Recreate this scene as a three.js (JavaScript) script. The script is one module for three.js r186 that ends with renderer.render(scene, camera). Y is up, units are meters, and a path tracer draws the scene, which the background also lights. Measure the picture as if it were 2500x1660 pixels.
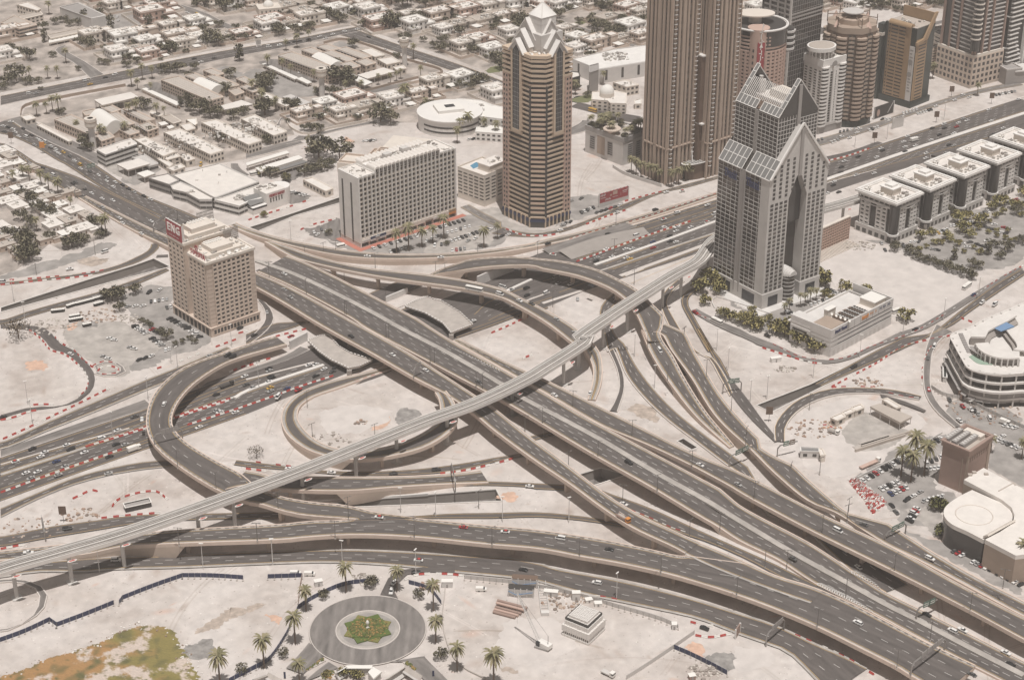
import*as THREE from 'three';
import{mergeGeometries}from 'three/addons/utils/BufferGeometryUtils.js';
import{createNoise2D}from 'simplex-noise';
import{FontLoader}from 'three/addons/loaders/FontLoader.js';
import{TextGeometry}from 'three/addons/geometries/TextGeometry.js';

// ------------------------------------------------------------ camera, sky, sun, exposure
const W=1024,HT=679,PITCH=27.4*Math.PI/180,FOC=4440,EYE=530;
const scene=new THREE.Scene();
const camera=new THREE.PerspectiveCamera(2*Math.atan(830/FOC)*180/Math.PI,W/HT,5,9000);
camera.position.set(0,EYE,0);
camera.rotation.set(-PITCH,0,0);
const renderer=new THREE.WebGLRenderer({antialias:true});
renderer.setSize(W,HT);
renderer.toneMapping=THREE.LinearToneMapping;
renderer.toneMappingExposure=0.8;
renderer.shadowMap.enabled=true;
renderer.shadowMap.type=THREE.PCFSoftShadowMap;
const sunDir=new THREE.Vector3().setFromSphericalCoords(1,(90-76)*Math.PI/180,12*Math.PI/180);
{ // hazy, dusty desert sky: pale overhead, a little brighter and warmer towards the horizon and round the sun
const w=128,h=64,d=new Float32Array(w*h*4);
for(let y=0;y<h;y++)for(let x=0;x<w;x++){
const el=((y+0.5)/h-0.5)*Math.PI,az=((x+0.5)/w-0.5)*2*Math.PI,i=(y*w+x)*4;
const v=new THREE.Vector3(Math.cos(el)*Math.cos(az),Math.sin(el),Math.cos(el)*Math.sin(az)),g=Math.max(0,v.dot(sunDir)),k=1-Math.max(0,Math.sin(el));
const L=0.27+0.15*k*k+0.5*Math.pow(g,24);
d[i]=L*(0.97+0.05*k);d[i+1]=L*0.95;d[i+2]=L*(0.95-0.07*k);d[i+3]=1;
}
const t=new THREE.DataTexture(d,w,h,THREE.RGBAFormat,THREE.FloatType);
t.mapping=THREE.EquirectangularReflectionMapping;t.magFilter=THREE.LinearFilter;t.needsUpdate=true;
scene.background=t;scene.environment=t;
}
const sun=new THREE.DirectionalLight(new THREE.Color(1,0.965,0.925),4.6);
sun.position.copy(sunDir).multiplyScalar(1500).add(new THREE.Vector3(0,0,-1000));
sun.target.position.set(0,0,-1000);
sun.castShadow=true;sun.shadow.mapSize.set(4096,4096);
Object.assign(sun.shadow.camera,{left:-900,right:900,top:1000,bottom:-1000,near:100,far:4000});
scene.add(sun,sun.target);
scene.fog=new THREE.FogExp2(new THREE.Color(0.95,0.885,0.845),0.00012);

// ------------------------------------------------------------ helpers
let seed=7;
const rnd=()=>{seed=(seed+0x6d2b79f5)|0;let t=Math.imul(seed^(seed>>>15),1|seed);t=(t+Math.imul(t^(t>>>7),61|t))^t;return((t^(t>>>14))>>>0)/4294967296;};
const rr=(a,b)=>a+(b-a)*rnd(),pick=(a)=>a[Math.floor(rnd()*a.length)];
const noise=createNoise2D(rnd),V=(x,y,z)=>new THREE.Vector3(x,y,z),D2R=Math.PI/180;
const SN=Math.sin(PITCH),CS=Math.cos(PITCH);
// survey point (sighted from the viewing deck) to a place on the level at height h, in metres
function P(x,y,h=0){
const dx=(x-1250)/FOC,dy=(830-y)/FOC,wy=dy*CS-SN,t=(EYE-h)/-wy;
return V(dx*t,h,(-CS-dy*SN)*t);
}
const hAt=(g,ytop)=>{const k=(830-ytop)/FOC;return EYE+g.z*(SN-k*CS)/(CS+k*SN);};
const proj=(v)=>{const y=(v.y-EYE)*CS-v.z*SN,z=(v.y-EYE)*SN+v.z*CS;return[1250-FOC*v.x/z,830+FOC*y/z];};
const SHEET={a:[0,0],b:[600,0],c:[1200,0],d:[1800,0],e:[0,400],f:[600,400],g:[1200,400],k:[1800,400],m:[0,800],n:[600,800],o:[1200,800],p:[1800,800],r:[0,1195],s:[600,1195],t:[1200,1195],u:[1800,1195]};
// survey sheets: 'f100,1040,8' = sheet f, place 100,1040, level 8 m (the level carries on until changed)
function T(str,h0=0){
let h=h0;
return str.trim().split(/\s+/).map((q)=>{
const m=q.slice(1).split(',').map(Number),s=SHEET[q[0]];
if(m.length>2)h=m[2];
if(!s)return{x:m[0],y:m[1],h}; // x = whole view
return{x:s[0]+m[0]/3.3714,y:s[1]+m[1]/3.3714,h};
});
}
const HF=(s)=>s.replace(/([a-z]-?\d+,-?\d+),([\d.]+)/g,(q,a,h)=>a+','+(h*1.25).toFixed(2)); // deck levels surveyed low: raised by a quarter
const TP=(str,h0=0)=>T(str,h0).map((q)=>P(q.x,q.y,q.h));
const at=(tok,h=0)=>TP(tok,h)[0];

const used={};
const numbered=(name)=>{const k=used[name]=(used[name]??-1)+1;return k?`${name}_${String(k).padStart(3, '0')}`:name;};
function thing(name,label,category,pos=V(0,0,0),turn=0,group){
const o=new THREE.Group();o.name=numbered(name);scene.add(o);o.position.copy(pos);o.rotation.y=turn;
o.userData={label,category};if(group)o.userData.group=group;
return o;
}
function tag(o,label,category,group,kind){o.userData={label,category};if(group)o.userData.group=group;if(kind)o.userData.kind=kind;return o;}
function mesh(name,geo,mat,parent=scene,kind){
const g=Array.isArray(geo)?merge(geo):geo,o=new THREE.Mesh(g,mat);
o.name=numbered(name);o.castShadow=o.receiveShadow=true;parent.add(o);
if(kind)o.userData.kind=kind;
return o;
}
const struct=(name,geo,mat)=>mesh(name,geo,mat,scene,'structure');
function copyOf(o,pos,turn,label,group){
const c=o.clone();c.name=numbered(o.name.replace(/_\d+$/,''));scene.add(c);c.position.copy(pos);c.rotation.y=turn;
c.userData={...o.userData};if(label)c.userData.label=label;if(group)c.userData.group=group;
return c;
}
function merge(list){
const g=list.map((q)=>{const n=q.index?q.toNonIndexed():q;for(const k of Object.keys(n.attributes))if(!['position','normal','uv','color'].includes(k))n.deleteAttribute(k);return n;});
const col=g.some((q)=>q.attributes.color);
if(col)for(const q of g)if(!q.attributes.color)q.setAttribute('color',new THREE.BufferAttribute(new Float32Array(q.attributes.position.count*3).fill(1),3));
return g.length===1?g[0]:mergeGeometries(g);
}
const paint=(g,c)=>{const n=g.attributes.position.count,a=new Float32Array(n*3),q=new THREE.Color().setRGB(c[0],c[1],c[2]);for(let i=0;i<n;i++)a.set([q.r,q.g,q.b],i*3);g.setAttribute('color',new THREE.BufferAttribute(a,3));return g;};
// box from low corner to high corner, texture laid in metres
function bx(x0,y0,z0,x1,y1,z1){
const w=Math.abs(x1-x0),h=Math.abs(y1-y0),d=Math.abs(z1-z0),g=new THREE.BoxGeometry(w,h,d),uv=g.attributes.uv,dims=[[d,h],[d,h],[w,d],[w,d],[w,h],[w,h]];
for(let i=0;i<24;i++){const q=dims[i>>2];uv.setXY(i,uv.getX(i)*q[0],uv.getY(i)*q[1]);}
return g.translate((x0+x1)/2,(y0+y1)/2,(z0+z1)/2);
}
const bc=(x,y,z,w,h,d,ry=0)=>{const g=bx(-w/2,0,-d/2,w/2,h,d/2);if(ry)g.rotateY(ry);return g.translate(x,y,z);};
function bar(a,b,t,t2=t){ // square bar between two points
const d=b.clone().sub(a);if(d.length()<1e-3)d.set(0,0.01,0);const L=d.length(),g=bx(-t/2,0,-t2/2,t/2,L,t2/2);
return g.applyQuaternion(new THREE.Quaternion().setFromUnitVectors(V(0,1,0),d.divideScalar(L))).translate(a.x,a.y,a.z);
}
const cyl=(r0,r1,h,n=10)=>new THREE.CylinderGeometry(r1,r0,h,n).translate(0,h/2,0);
function poly(points,y,uvs=1){ // flat sheet over an outline (metres), facing up
const s=new THREE.Shape(points.map((q)=>new THREE.Vector2(q.x,-q.z))),g=new THREE.ShapeGeometry(s);
g.rotateX(-Math.PI/2).translate(0,y,0);
const p=g.attributes.position,uv=g.attributes.uv;
for(let i=0;i<p.count;i++)uv.setXY(i,p.getX(i)/uvs,p.getZ(i)/uvs);
return g;
}
function prism(points,y0,y1){ // upright prism over an outline (metres)
const s=new THREE.Shape(points.map((q)=>new THREE.Vector2(q.x,-q.z)));
return new THREE.ExtrudeGeometry(s,{depth:y1-y0,bevelEnabled:false}).rotateX(-Math.PI/2).translate(0,y0,0);
}

// ------------------------------------------------------------ materials
function canvasTex(n,draw,rep=1,srgb=true){
const c=document.createElement('canvas');c.width=c.height=n;draw(c.getContext('2d'),n);
const t=new THREE.CanvasTexture(c);t.wrapS=t.wrapT=THREE.RepeatWrapping;t.repeat.set(1/rep,1/rep);if(srgb)t.colorSpace=THREE.SRGBColorSpace;
return t;
}
// seamless value field: noise on a torus of n samples
function field(n,oct,f0,sd){
const a=new Float32Array(n*n),nz=createNoise2D(()=>{sd=(sd*16807)%2147483647;return sd/2147483647;});
for(let o=0,f=f0,amp=1;o<oct;o++,f*=2,amp*=0.55)for(let y=0;y<n;y++)for(let x=0;x<n;x++){
const u=x/n,v=y/n,wu=Math.min(1,Math.max(0,(u-0.85)/0.15)),wv=Math.min(1,Math.max(0,(v-0.85)/0.15));
const s=(p,q)=>nz(p*f+o*17,q*f);
const r0=s(u,v)*(1-wu)+s(u-1,v)*wu,r1=wv?s(u,v-1)*(1-wu)+s(u-1,v-1)*wu:0;
a[y*n+x]+=amp*(r0*(1-wv)+r1*wv);
}
return a;
}
function dataTex(n,rep,fn){
const d=new Uint8Array(n*n*4);
for(let i=0;i<n*n;i++){const c=fn(i,i%n,(i/n)|0);for(let k=0;k<3;k++)d[i*4+k]=Math.max(0,Math.min(255,255*Math.pow(Math.max(0,c[k]),1/2.2)));d[i*4+3]=255;}
const t=new THREE.DataTexture(d,n,n);t.wrapS=t.wrapT=THREE.RepeatWrapping;t.magFilter=THREE.LinearFilter;t.colorSpace=THREE.SRGBColorSpace;t.repeat.set(1/rep,1/rep);t.needsUpdate=true;
return t;
}
const mix=(a,b,t)=>a.map((q,i)=>q+(b[i]-q)*t),clamp01=(t)=>Math.max(0,Math.min(1,t));
const SAND=[0.535,0.48,0.445],SAND2=[0.41,0.35,0.315],PALE=[0.62,0.57,0.54];
const fA=field(1024,6,5,11),fB=field(1024,5,40,23),fC=field(512,5,4,37);
// sand: soft tone changes, grain, wheel tracks, scrapes, pebbles and litter
const sandTex=(()=>{
const n=2048,c=document.createElement('canvas'),c2=document.createElement('canvas');c.width=c.height=n;c2.width=c2.height=1024;
const g=c.getContext('2d'),g2=c2.getContext('2d'),im=g2.createImageData(1024,1024),D=im.data;
for(let i=0;i<1048576;i++){const a=fA[i],b=fB[i];let q=mix(SAND,PALE,clamp01(0.45+a*0.6));q=mix(q,SAND2,clamp01((-a-0.45)*0.9)*0.8);const k=1+b*0.075;for(let m=0;m<3;m++)D[i*4+m]=255*Math.pow(Math.min(1,q[m]*k),1/2.2);D[i*4+3]=255;}
g2.putImageData(im,0,0);g.drawImage(c2,0,0,n,n);
for(let i=0;i<130;i++){ // paired wheel tracks
let x=rr(0,n),y=rr(0,n),d=rr(0,6.3),w=rr(-0.012,0.012);const al=rr(0.05,0.2),dark=rnd()<0.6,L=rr(60,300);
for(const o of[0,11]){g.strokeStyle=dark?`rgba(120,98,82,${al})`:`rgba(248,240,232,${al})`;g.lineWidth=rr(2,5);g.beginPath();let px=x+o,py=y+o*0.4,dd=d;for(let k=0;k<L/5;k++){px+=Math.cos(dd)*7;py+=Math.sin(dd)*7;dd+=w;k?g.lineTo(px,py):g.moveTo(px,py);}g.stroke();}
}
for(let i=0;i<300;i++){const x=rr(0,n),y=rr(0,n),r=rr(8,46);g.save();g.translate(x,y);g.rotate(rr(0,6));g.scale(1,rr(0.2,0.7));const e=g.createRadialGradient(0,0,0,0,0,r),q=rnd()<0.55?'128,104,88':rnd()<0.25?'205,140,110':'250,244,238';e.addColorStop(0,`rgba(${q},${rr(0.1, 0.3)})`);e.addColorStop(1,`rgba(${q},0)`);g.fillStyle=e;g.fillRect(-r,-r,2*r,2*r);g.restore();}
for(let i=0;i<9000;i++){g.fillStyle=rnd()<0.7?`rgba(92,76,66,${rr(0.15, 0.5)})`:`rgba(255,250,244,${rr(0.2, 0.6)})`;const s=rr(1,3.4);g.fillRect(rr(0,n),rr(0,n),s,s*rr(0.5,1.4));}
const t=new THREE.CanvasTexture(c);t.wrapS=t.wrapT=THREE.RepeatWrapping;t.repeat.set(1/400,1/400);t.rotation=0.5;t.colorSpace=THREE.SRGBColorSpace;return t;
})();
const speck=(base,amp,f,n=512,rep=20)=>dataTex(n,rep,(i)=>{const k=1+f[i]*amp+(rnd()-0.5)*amp*0.9;return base.map((q)=>q*k);});
const M={};
const std=(name,c,rough=0.85,extra={})=>{const m=new THREE.MeshStandardMaterial({color:new THREE.Color().setRGB(c[0],c[1],c[2]),roughness:rough,...extra});m.name=name;return M[name]=m;};
const tex=(name,map,rough=0.9,extra={})=>{const m=new THREE.MeshStandardMaterial({map,roughness:rough,...extra});m.name=name;return M[name]=m;};
const ONE=[1,1,1];
const streak=(base,amp)=>{const n=512,line=Array.from({length:n},(_,x)=>Math.sin(x/n*6.283*7)*0.07+Math.sin(x/n*6.283*3+1)*0.06);const t=dataTex(n,1,(i,x,y)=>{const k=1+line[x]+fC[i]*amp+(rnd()-0.5)*0.12+(rnd()<0.004?-0.25:0);return base.map((q)=>q*k);});t.repeat.set(1/25.6,1/90);return t;};
const asphaltMap=streak([0.115,0.1,0.093],0.14),concreteMap=speck([0.46,0.415,0.38],0.09,fC,512,30),wallMap=speck(ONE.map((q)=>q*0.95),0.05,fC,512,40);
tex('sand',sandTex,1);tex('asphalt',asphaltMap,0.92);tex('concrete',concreteMap,0.9);
const walls=(name,c,rough=0.85)=>std(name,c,rough,{map:wallMap});
tex('asphaltOld',streak([0.21,0.19,0.178],0.2),0.95);tex('dusty',speck([0.43,0.395,0.365],0.16,fC,512,50),0.95);tex('yard',speck([0.40,0.35,0.315],0.32,fA,1024,120),1);tex('lot',speck([0.33,0.305,0.287],0.18,fC,512,60),0.95);tex('gravel',speck([0.30,0.28,0.265],0.25,fC,512,24),1);tex('redSand',speck([0.62,0.42,0.32],0.14,fC,512,24),1);tex('brownSand',speck([0.46,0.385,0.33],0.2,fC,512,24),1);tex('paleSand',speck([0.62,0.57,0.54],0.07,fC,512,60),1);
walls('parapet',[0.68,0.555,0.475]);walls('kerb',[0.64,0.585,0.545]);walls('girder',[0.56,0.455,0.38]);walls('retain',[0.36,0.325,0.30]);walls('metroC',[0.58,0.555,0.53]);walls('paleC',[0.74,0.70,0.665]);
std('white',[0.80,0.77,0.73]);std('lineW',[0.62,0.59,0.56],0.8);std('lineY',[0.60,0.40,0.17],0.8);std('red',[0.46,0.06,0.05],0.6);std('black',[0.03,0.028,0.027],0.7);
std('dark',[0.055,0.05,0.047],0.6);std('glass',[0.035,0.038,0.042],0.12,{metalness:0.1});std('steel',[0.32,0.30,0.285],0.5,{metalness:0.5});std('pole',[0.16,0.145,0.135],0.6);
const vcol=std('painted',ONE,0.5,{vertexColors:true}),vmat=std('mattePainted',ONE,0.92,{vertexColors:true});
// ------------------------------------------------------------ roads
let lift=0;
const STATIONS=[]; // every road's stations, used to set vehicles along the road
const spline=(pts,step)=>{if(pts.length<2)return pts;const c=new THREE.CatmullRomCurve3(pts,false,'centripetal'),n=Math.max(2,Math.round(c.getLength()/step));return c.getSpacedPoints(n);};
function stations(N,F,step=6){
const a=spline(TP(N),step),b=spline(TP(F),1.5),out=[];
let run=0;
for(let i=0;i<a.length;i++){
let best=null,bd=1e9;
for(const q of b){const d=(q.x-a[i].x)**2+(q.z-a[i].z)**2;if(d<bd){bd=d;best=q;}}
if(i)run+=a[i].distanceTo(a[i-1]);
out.push({a:a[i],b:best,w:Math.sqrt(bd),s:run});
}
out.forEach((q,i)=>{const u=out[Math.max(0,i-1)],v=out[Math.min(out.length-1,i+1)];q.t=v.a.clone().add(v.b).sub(u.a).sub(u.b).setY(0).normalize();});
return out;
}
const across=(q,o,dy=0)=>{const k=q.w>1e-6?o/q.w:0;return V(q.a.x+(q.b.x-q.a.x)*k,q.a.y+(q.b.y-q.a.y)*k+dy,q.a.z+(q.b.z-q.a.z)*k);};
// sweeps a cross-section [[offset from near edge, rise], ...] along the stations
function sweep(st,prof,ends=false){
const pos=[],uv=[],idx=[],n=prof(st[0]).length;
st.forEach((q)=>prof(q).forEach(([o,dy,abs])=>{const v=across(q,o,abs?0:dy);if(abs)v.y=dy;pos.push(v.x,v.y,v.z);uv.push(o+dy,q.s);}));
for(let i=0;i<st.length-1;i++)for(let j=0;j<n-1;j++){const k=i*n+j;idx.push(k,k+n,k+1,k+1,k+n,k+n+1);}
if(ends)for(const i of[0,st.length-1])for(let j=1;j<n-2;j++){const k=i*n;idx.push(k,k+j,k+j+1);}
const g=new THREE.BufferGeometry();
g.setAttribute('position',new THREE.Float32BufferAttribute(pos,3));g.setAttribute('uv',new THREE.Float32BufferAttribute(uv,2));g.setIndex(idx);
const h=g.toNonIndexed();h.computeVertexNormals();return h;
}
const tube=(st,f)=>sweep(st,(q)=>{const p=f(q);return[...p,p[0]];},true);
function quadStrip(list){ // little painted quads: each four corners
const pos=[],uv=[];
for(const[a,b,c,d]of list){for(const v of[a,b,c,a,c,d]){pos.push(v.x,v.y,v.z);uv.push(v.x,v.z);}}
const g=new THREE.BufferGeometry();
g.setAttribute('position',new THREE.Float32BufferAttribute(pos,3));g.setAttribute('uv',new THREE.Float32BufferAttribute(uv,2));g.computeVertexNormals();return g;
}
function alongMarks(st,o0,len,gap,wd,dy,ph=0){ // dashes at an offset (fraction 0..1 or metres from an edge)
const out=[],off=(q)=>(typeof o0==='function'?o0(q):o0);
for(let i=0,on=0;i<st.length-1;i++){
const A=st[i],B=st[i+1],L=B.s-A.s;if(L<=0)continue;
const lerpQ=(s)=>{const k=(s-A.s)/L,pa=across(A,off(A),dy),pb=across(B,off(B),dy);return pa.lerp(pb,k);};
const per=len+gap;
if(!gap){out.push([A.s,B.s,lerpQ]);continue;}
for(let k=Math.floor((A.s-ph)/per);k*per+ph<B.s;k++){const s0=Math.max(A.s,k*per+ph),s1=Math.min(B.s,k*per+ph+len);if(s1>s0+0.2)out.push([s0,s1,lerpQ]);}
}
return quadStrip(out.map(([s0,s1,f])=>{const p=f(s0),q=f(s1),n=q.clone().sub(p).setY(0).normalize(),c=V(-n.z,0,n.x).multiplyScalar(wd/2);return[p.clone().sub(c),p.clone().add(c),q.clone().add(c),q.clone().sub(c)];}));
}
function edgeBars(parent,name,st,mat,hgt,wd,sides='NF',base=0){
for(const sd of sides)mesh(name,tube(st,(q)=>sd==='N'?[[0,base],[0,hgt],[wd,hgt],[wd,base]]:[[q.w-wd,base],[q.w-wd,hgt],[q.w,hgt],[q.w,base]]),mat,parent);
}
function markLanes(parent,st,lanes,inset,dy,yellow='NF',mid=[]){
const W1=[],Y1=[];
for(let l=1;l<lanes;l++)W1.push(alongMarks(st,(q)=>inset+(q.w-2*inset)*l/lanes,4,8,0.24,dy,l*5));
for(const m of mid)W1.push(alongMarks(st,(q)=>q.w*m,10,0,0.3,dy));
for(const s of yellow)if(s!=='-')Y1.push(alongMarks(st,(q)=>s==='N'?inset:q.w-inset,10,0,0.22,dy));
if(W1.length)mesh('lane_marking',W1,M.lineW,parent,'stuff');
if(Y1.length)mesh('edge_line',Y1,M.lineY,parent,'stuff');
}
// a road lying on the ground (or on its own earth)
function road(name,N,F,o={}){
const st=stations(N,F,o.step??8);lift+=0.012;
const y=0.05+lift,r=struct(name,sweep(st,(q)=>[[0,y],[q.w,y]]),M[o.mat??'asphalt']);
if(o.shoulder)mesh('shoulder',[sweep(st,(q)=>[[0,y+0.02],[o.shoulder,y+0.02]]),sweep(st,(q)=>[[q.w-o.shoulder,y+0.02],[q.w,y+0.02]])],M[o.smat??'dusty'],r);
if(o.kerb)edgeBars(r,'kerb',st,M.kerb,y+0.2,0.6,o.kerb);
if(o.lanes!==0)markLanes(r,st,o.lanes??2,o.inset??(o.shoulder??0.4)+0.4,y+0.035,o.yellow??'NF',o.mid);
if(o.track!==0)STATIONS.push(...st.map((q)=>({p:across(q,q.w/2,y),t:q.t,w:q.w,y})));
return{r,st,y};
}
// an elevated road: deck, parapets, girder, piers; low stretches stand on solid retaining walls
function flyover(name,label,N,F,o={}){
const st=stations(HF(N),HF(F),o.step??6),t=thing(name,label,'flyover');lift+=0.004;
const y=lift,sh=o.shoulder??1.6,low=(q)=>Math.min(q.a.y,q.b.y)<(o.solid??3.2)*1.25;
mesh('road_surface',sweep(st,(q)=>[[sh,y],[q.w-sh,y]]),M.asphalt,t);
mesh('shoulder',[sweep(st,()=>[[0.3,y],[sh,y]]),sweep(st,(q)=>[[q.w-sh,y],[q.w-0.3,y]])],M[o.smat??'dusty'],t);
edgeBars(t,'parapet',st,M.parapet,1.1,0.65,o.sides??'NF',-1.0);
mesh('girder',tube(st,(q)=>{const e=Math.min(3,q.w*0.3);return low(q)?[[0.05,y-0.4],[0.05,-q.a.y-0.3],[e,-q.a.y-0.3],[q.w-e,-q.b.y-0.3],[q.w-0.05,-q.b.y-0.3],[q.w-0.05,y-0.4]]:[[0.05,y-0.4],[0.05,-0.9],[e,-2.3],[q.w-e,-2.3],[q.w-0.05,-0.9],[q.w-0.05,y-0.4]];}),M.girder,t);
markLanes(t,st,o.lanes??2,sh+0.4,y+0.03,o.yellow??'NF',o.mid);
if(o.dash)mesh('kerb_dash',[...o.dash].map((e)=>alongMarks(st,(q)=>(e==='N'?1:q.w-1),2.2,2.2,0.55,y+0.05)),M.pole,t,'stuff');
if(o.piers!==0){
const sp=o.piers??34;let last=st[0].s+(o.pier0??sp*0.6)-sp;
for(const q of st)if(!low(q)&&q.s-last>=sp){
last=q.s;const c=across(q,q.w/2),hh=c.y-2.3,wd=Math.min(q.w*0.5,o.pierW??5),yaw=Math.atan2(-(q.b.z-q.a.z),q.b.x-q.a.x);
const g=[bx(-wd/2*0.6,-0.5,-0.9,wd/2*0.6,hh-1,0.9),bx(-wd/2,hh-1.1,-1,wd/2,hh+0.1,1)];
mesh('pier',g.map((k)=>k.rotateY(yaw).translate(c.x,0,c.z)),M.girder,t);
}
}
STATIONS.push(...st.map((q)=>({p:across(q,q.w/2,y),t:q.t,w:q.w,y,up:1})));
return{t,st,y};
}
// a ribbon wall or low divider along a line of survey points
function ribbonPts(line,step=6){const a=spline(TP(line),step);return a;}
function lineStations(line,w,step=6){
const a=ribbonPts(line,step);let s=0;
return a.map((p,i)=>{const u=a[Math.max(0,i-1)],v=a[Math.min(a.length-1,i+1)],t=v.clone().sub(u).setY(0).normalize(),c=V(t.z,0,-t.x).multiplyScalar(w/2);if(i)s+=p.distanceTo(a[i-1]);return{a:p.clone().sub(c),b:p.clone().add(c),w,s,t};});
}
function divider(name,label,line,w,h,mat,cat){
const st=lineStations(line,w);lift+=0.004;
const o=mesh(name,tube(st,()=>[[0,-0.2],[0,h],[w,h],[w,-0.2]]),mat);
if(cat)tag(o,label,cat);else o.userData.kind='structure';
return o;
}
// a line of plastic barrier blocks, red and white by turns
const BLOCK=(()=>{const s=new THREE.Shape();for(const[x,y]of[[-0.4,0],[0.4,0],[0.4,0.25],[0.15,0.55],[0.12,1],[-0.12,1],[-0.15,0.55],[-0.4,0.25]])s.lineTo(x,y);return s;})();
function barrier(label,line,o={}){
const a=spline(TP(line),o.len??2.6),t=thing('road_barrier',label,'barrier'),parts=[[],[]],y=o.y??0;
for(let i=0;i<a.length-1;i++){
if(o.gap&&rnd()<o.gap)continue;
const p=a[i],q=a[i+1],L=p.distanceTo(q)*0.94,g=new THREE.ExtrudeGeometry(BLOCK,{depth:L,bevelEnabled:false});
g.scale(o.fat??1.1,o.tall??1.05,1).rotateY(Math.atan2(q.x-p.x,q.z-p.z)).translate(p.x,p.y+y,p.z);
parts[o.run?Math.floor(i/o.run)%2:i%2].push(g);
}
mesh('red_blocks',parts[0],M.red,t,'stuff');mesh('white_blocks',parts[1],M.white,t,'stuff');
return t;
}
// black-and-white kerb posts
function kerbPosts(parent,line,step,wd,mats,y=0.02,h=0.25){
const a=spline(TP(line),step),parts=[[],[]];
for(let i=0;i<a.length-1;i++){const p=a[i],q=a[i+1],L=p.distanceTo(q);parts[i%2].push(bx(-wd/2,0,0,wd/2,h,L).rotateY(Math.atan2(q.x-p.x,q.z-p.z)).translate(p.x,p.y+y,p.z));}
mesh('kerb_dark',parts[0],mats[0],parent,'stuff');mesh('kerb_pale',parts[1],mats[1],parent,'stuff');
}
function chevrons(parent,N,F,n,dy,wd=0.9){ // gore: arrow stripes between two edges
const a=new THREE.CatmullRomCurve3(TP(HF(N)),false,'centripetal'),b=new THREE.CatmullRomCurve3(TP(HF(F)),false,'centripetal'),out=[];
for(let i=0;i<n;i++){
const k=(i+0.5)/n,p=a.getPointAt(k),q=b.getPointAt(k),t=a.getTangentAt(k).setY(0),m=p.clone().lerp(q,0.5),w=p.distanceTo(q);if(w<0.6)continue;
m.addScaledVector(t,-w*0.45);
for(const e of[p,q]){const z=t.clone().multiplyScalar(wd);const E0=e.clone().setY(e.y+dy),M0=m.clone().setY(m.y+dy);out.push([E0,M0,M0.clone().add(z),E0.clone().add(z)]);}
}
if(out.length)mesh('gore_stripes',quadStrip(out),M.lineW,parent,'stuff');
}
// ------------------------------------------------------------ ground, with the open cuttings left as holes
const CUTS={
ramp:'n700,1442 n2060,1332 n2110,1432 n860,1482',mouth:'p160,640 p280,700 p700,490 p1120,285 p1150,200 p600,470',west:'e1260,780 e1400,850 e900,980 e0,1225 e0,1185 e700,960 e1090,840',
hotel:'f20,525 f330,425 f772,275 f772,325 f400,430 f100,555',pitA:'o715,1210 o905,1155 o1115,1215 o820,1310',pitB:'o1525,935 o1580,912 o1700,990 o1650,1010',pitC:'o1490,265 o1520,260 o1620,400 o1580,405',
};
const cutPts=Object.fromEntries(Object.entries(CUTS).map(([k,s])=>[k,TP(s)]));
{
const s=new THREE.Shape([[-4000,300],[4000,300],[4000,7000],[-4000,7000]].map((q)=>new THREE.Vector2(q[0],q[1])));
for(const k in cutPts)s.holes.push(new THREE.Path(cutPts[k].map((v)=>new THREE.Vector2(v.x,-v.z))));
const g=new THREE.ShapeGeometry(s).rotateX(-Math.PI/2),p=g.attributes.position,uv=g.attributes.uv;
for(let i=0;i<p.count;i++)uv.setXY(i,p.getX(i),p.getZ(i));
struct('ground',g,M.sand);
const depth={ramp:6,mouth:6.5,west:6,hotel:5,pitA:6,pitB:4,pitC:6};
for(const k in cutPts){
const pts=cutPts[k],d=depth[k],ws=[];
for(let i=0;i<pts.length;i++){const a=pts[i],b=pts[(i+1)%pts.length],g2=new THREE.BufferGeometry(),L=a.distanceTo(b);g2.setAttribute('position',new THREE.Float32BufferAttribute([a.x,0.5,a.z,b.x,0.5,b.z,b.x,-d,b.z,a.x,0.5,a.z,b.x,-d,b.z,a.x,-d,a.z],3));g2.setAttribute('uv',new THREE.Float32BufferAttribute([0,0,L,0,L,d,0,0,L,d,0,d],2));g2.computeVertexNormals();ws.push(g2);}
const w=struct('cutting',ws,M.retain);
mesh('cutting_floor',poly(pts,-d+0.05),M.asphaltOld,w);
for(let i=0;i<pts.length;i++){const a=pts[i].clone(),b=pts[(i+1)%pts.length].clone();a.y=b.y=0.25;mesh('coping',bar(a,b,0.6,0.5),M.paleC,w);}
}
}
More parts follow.
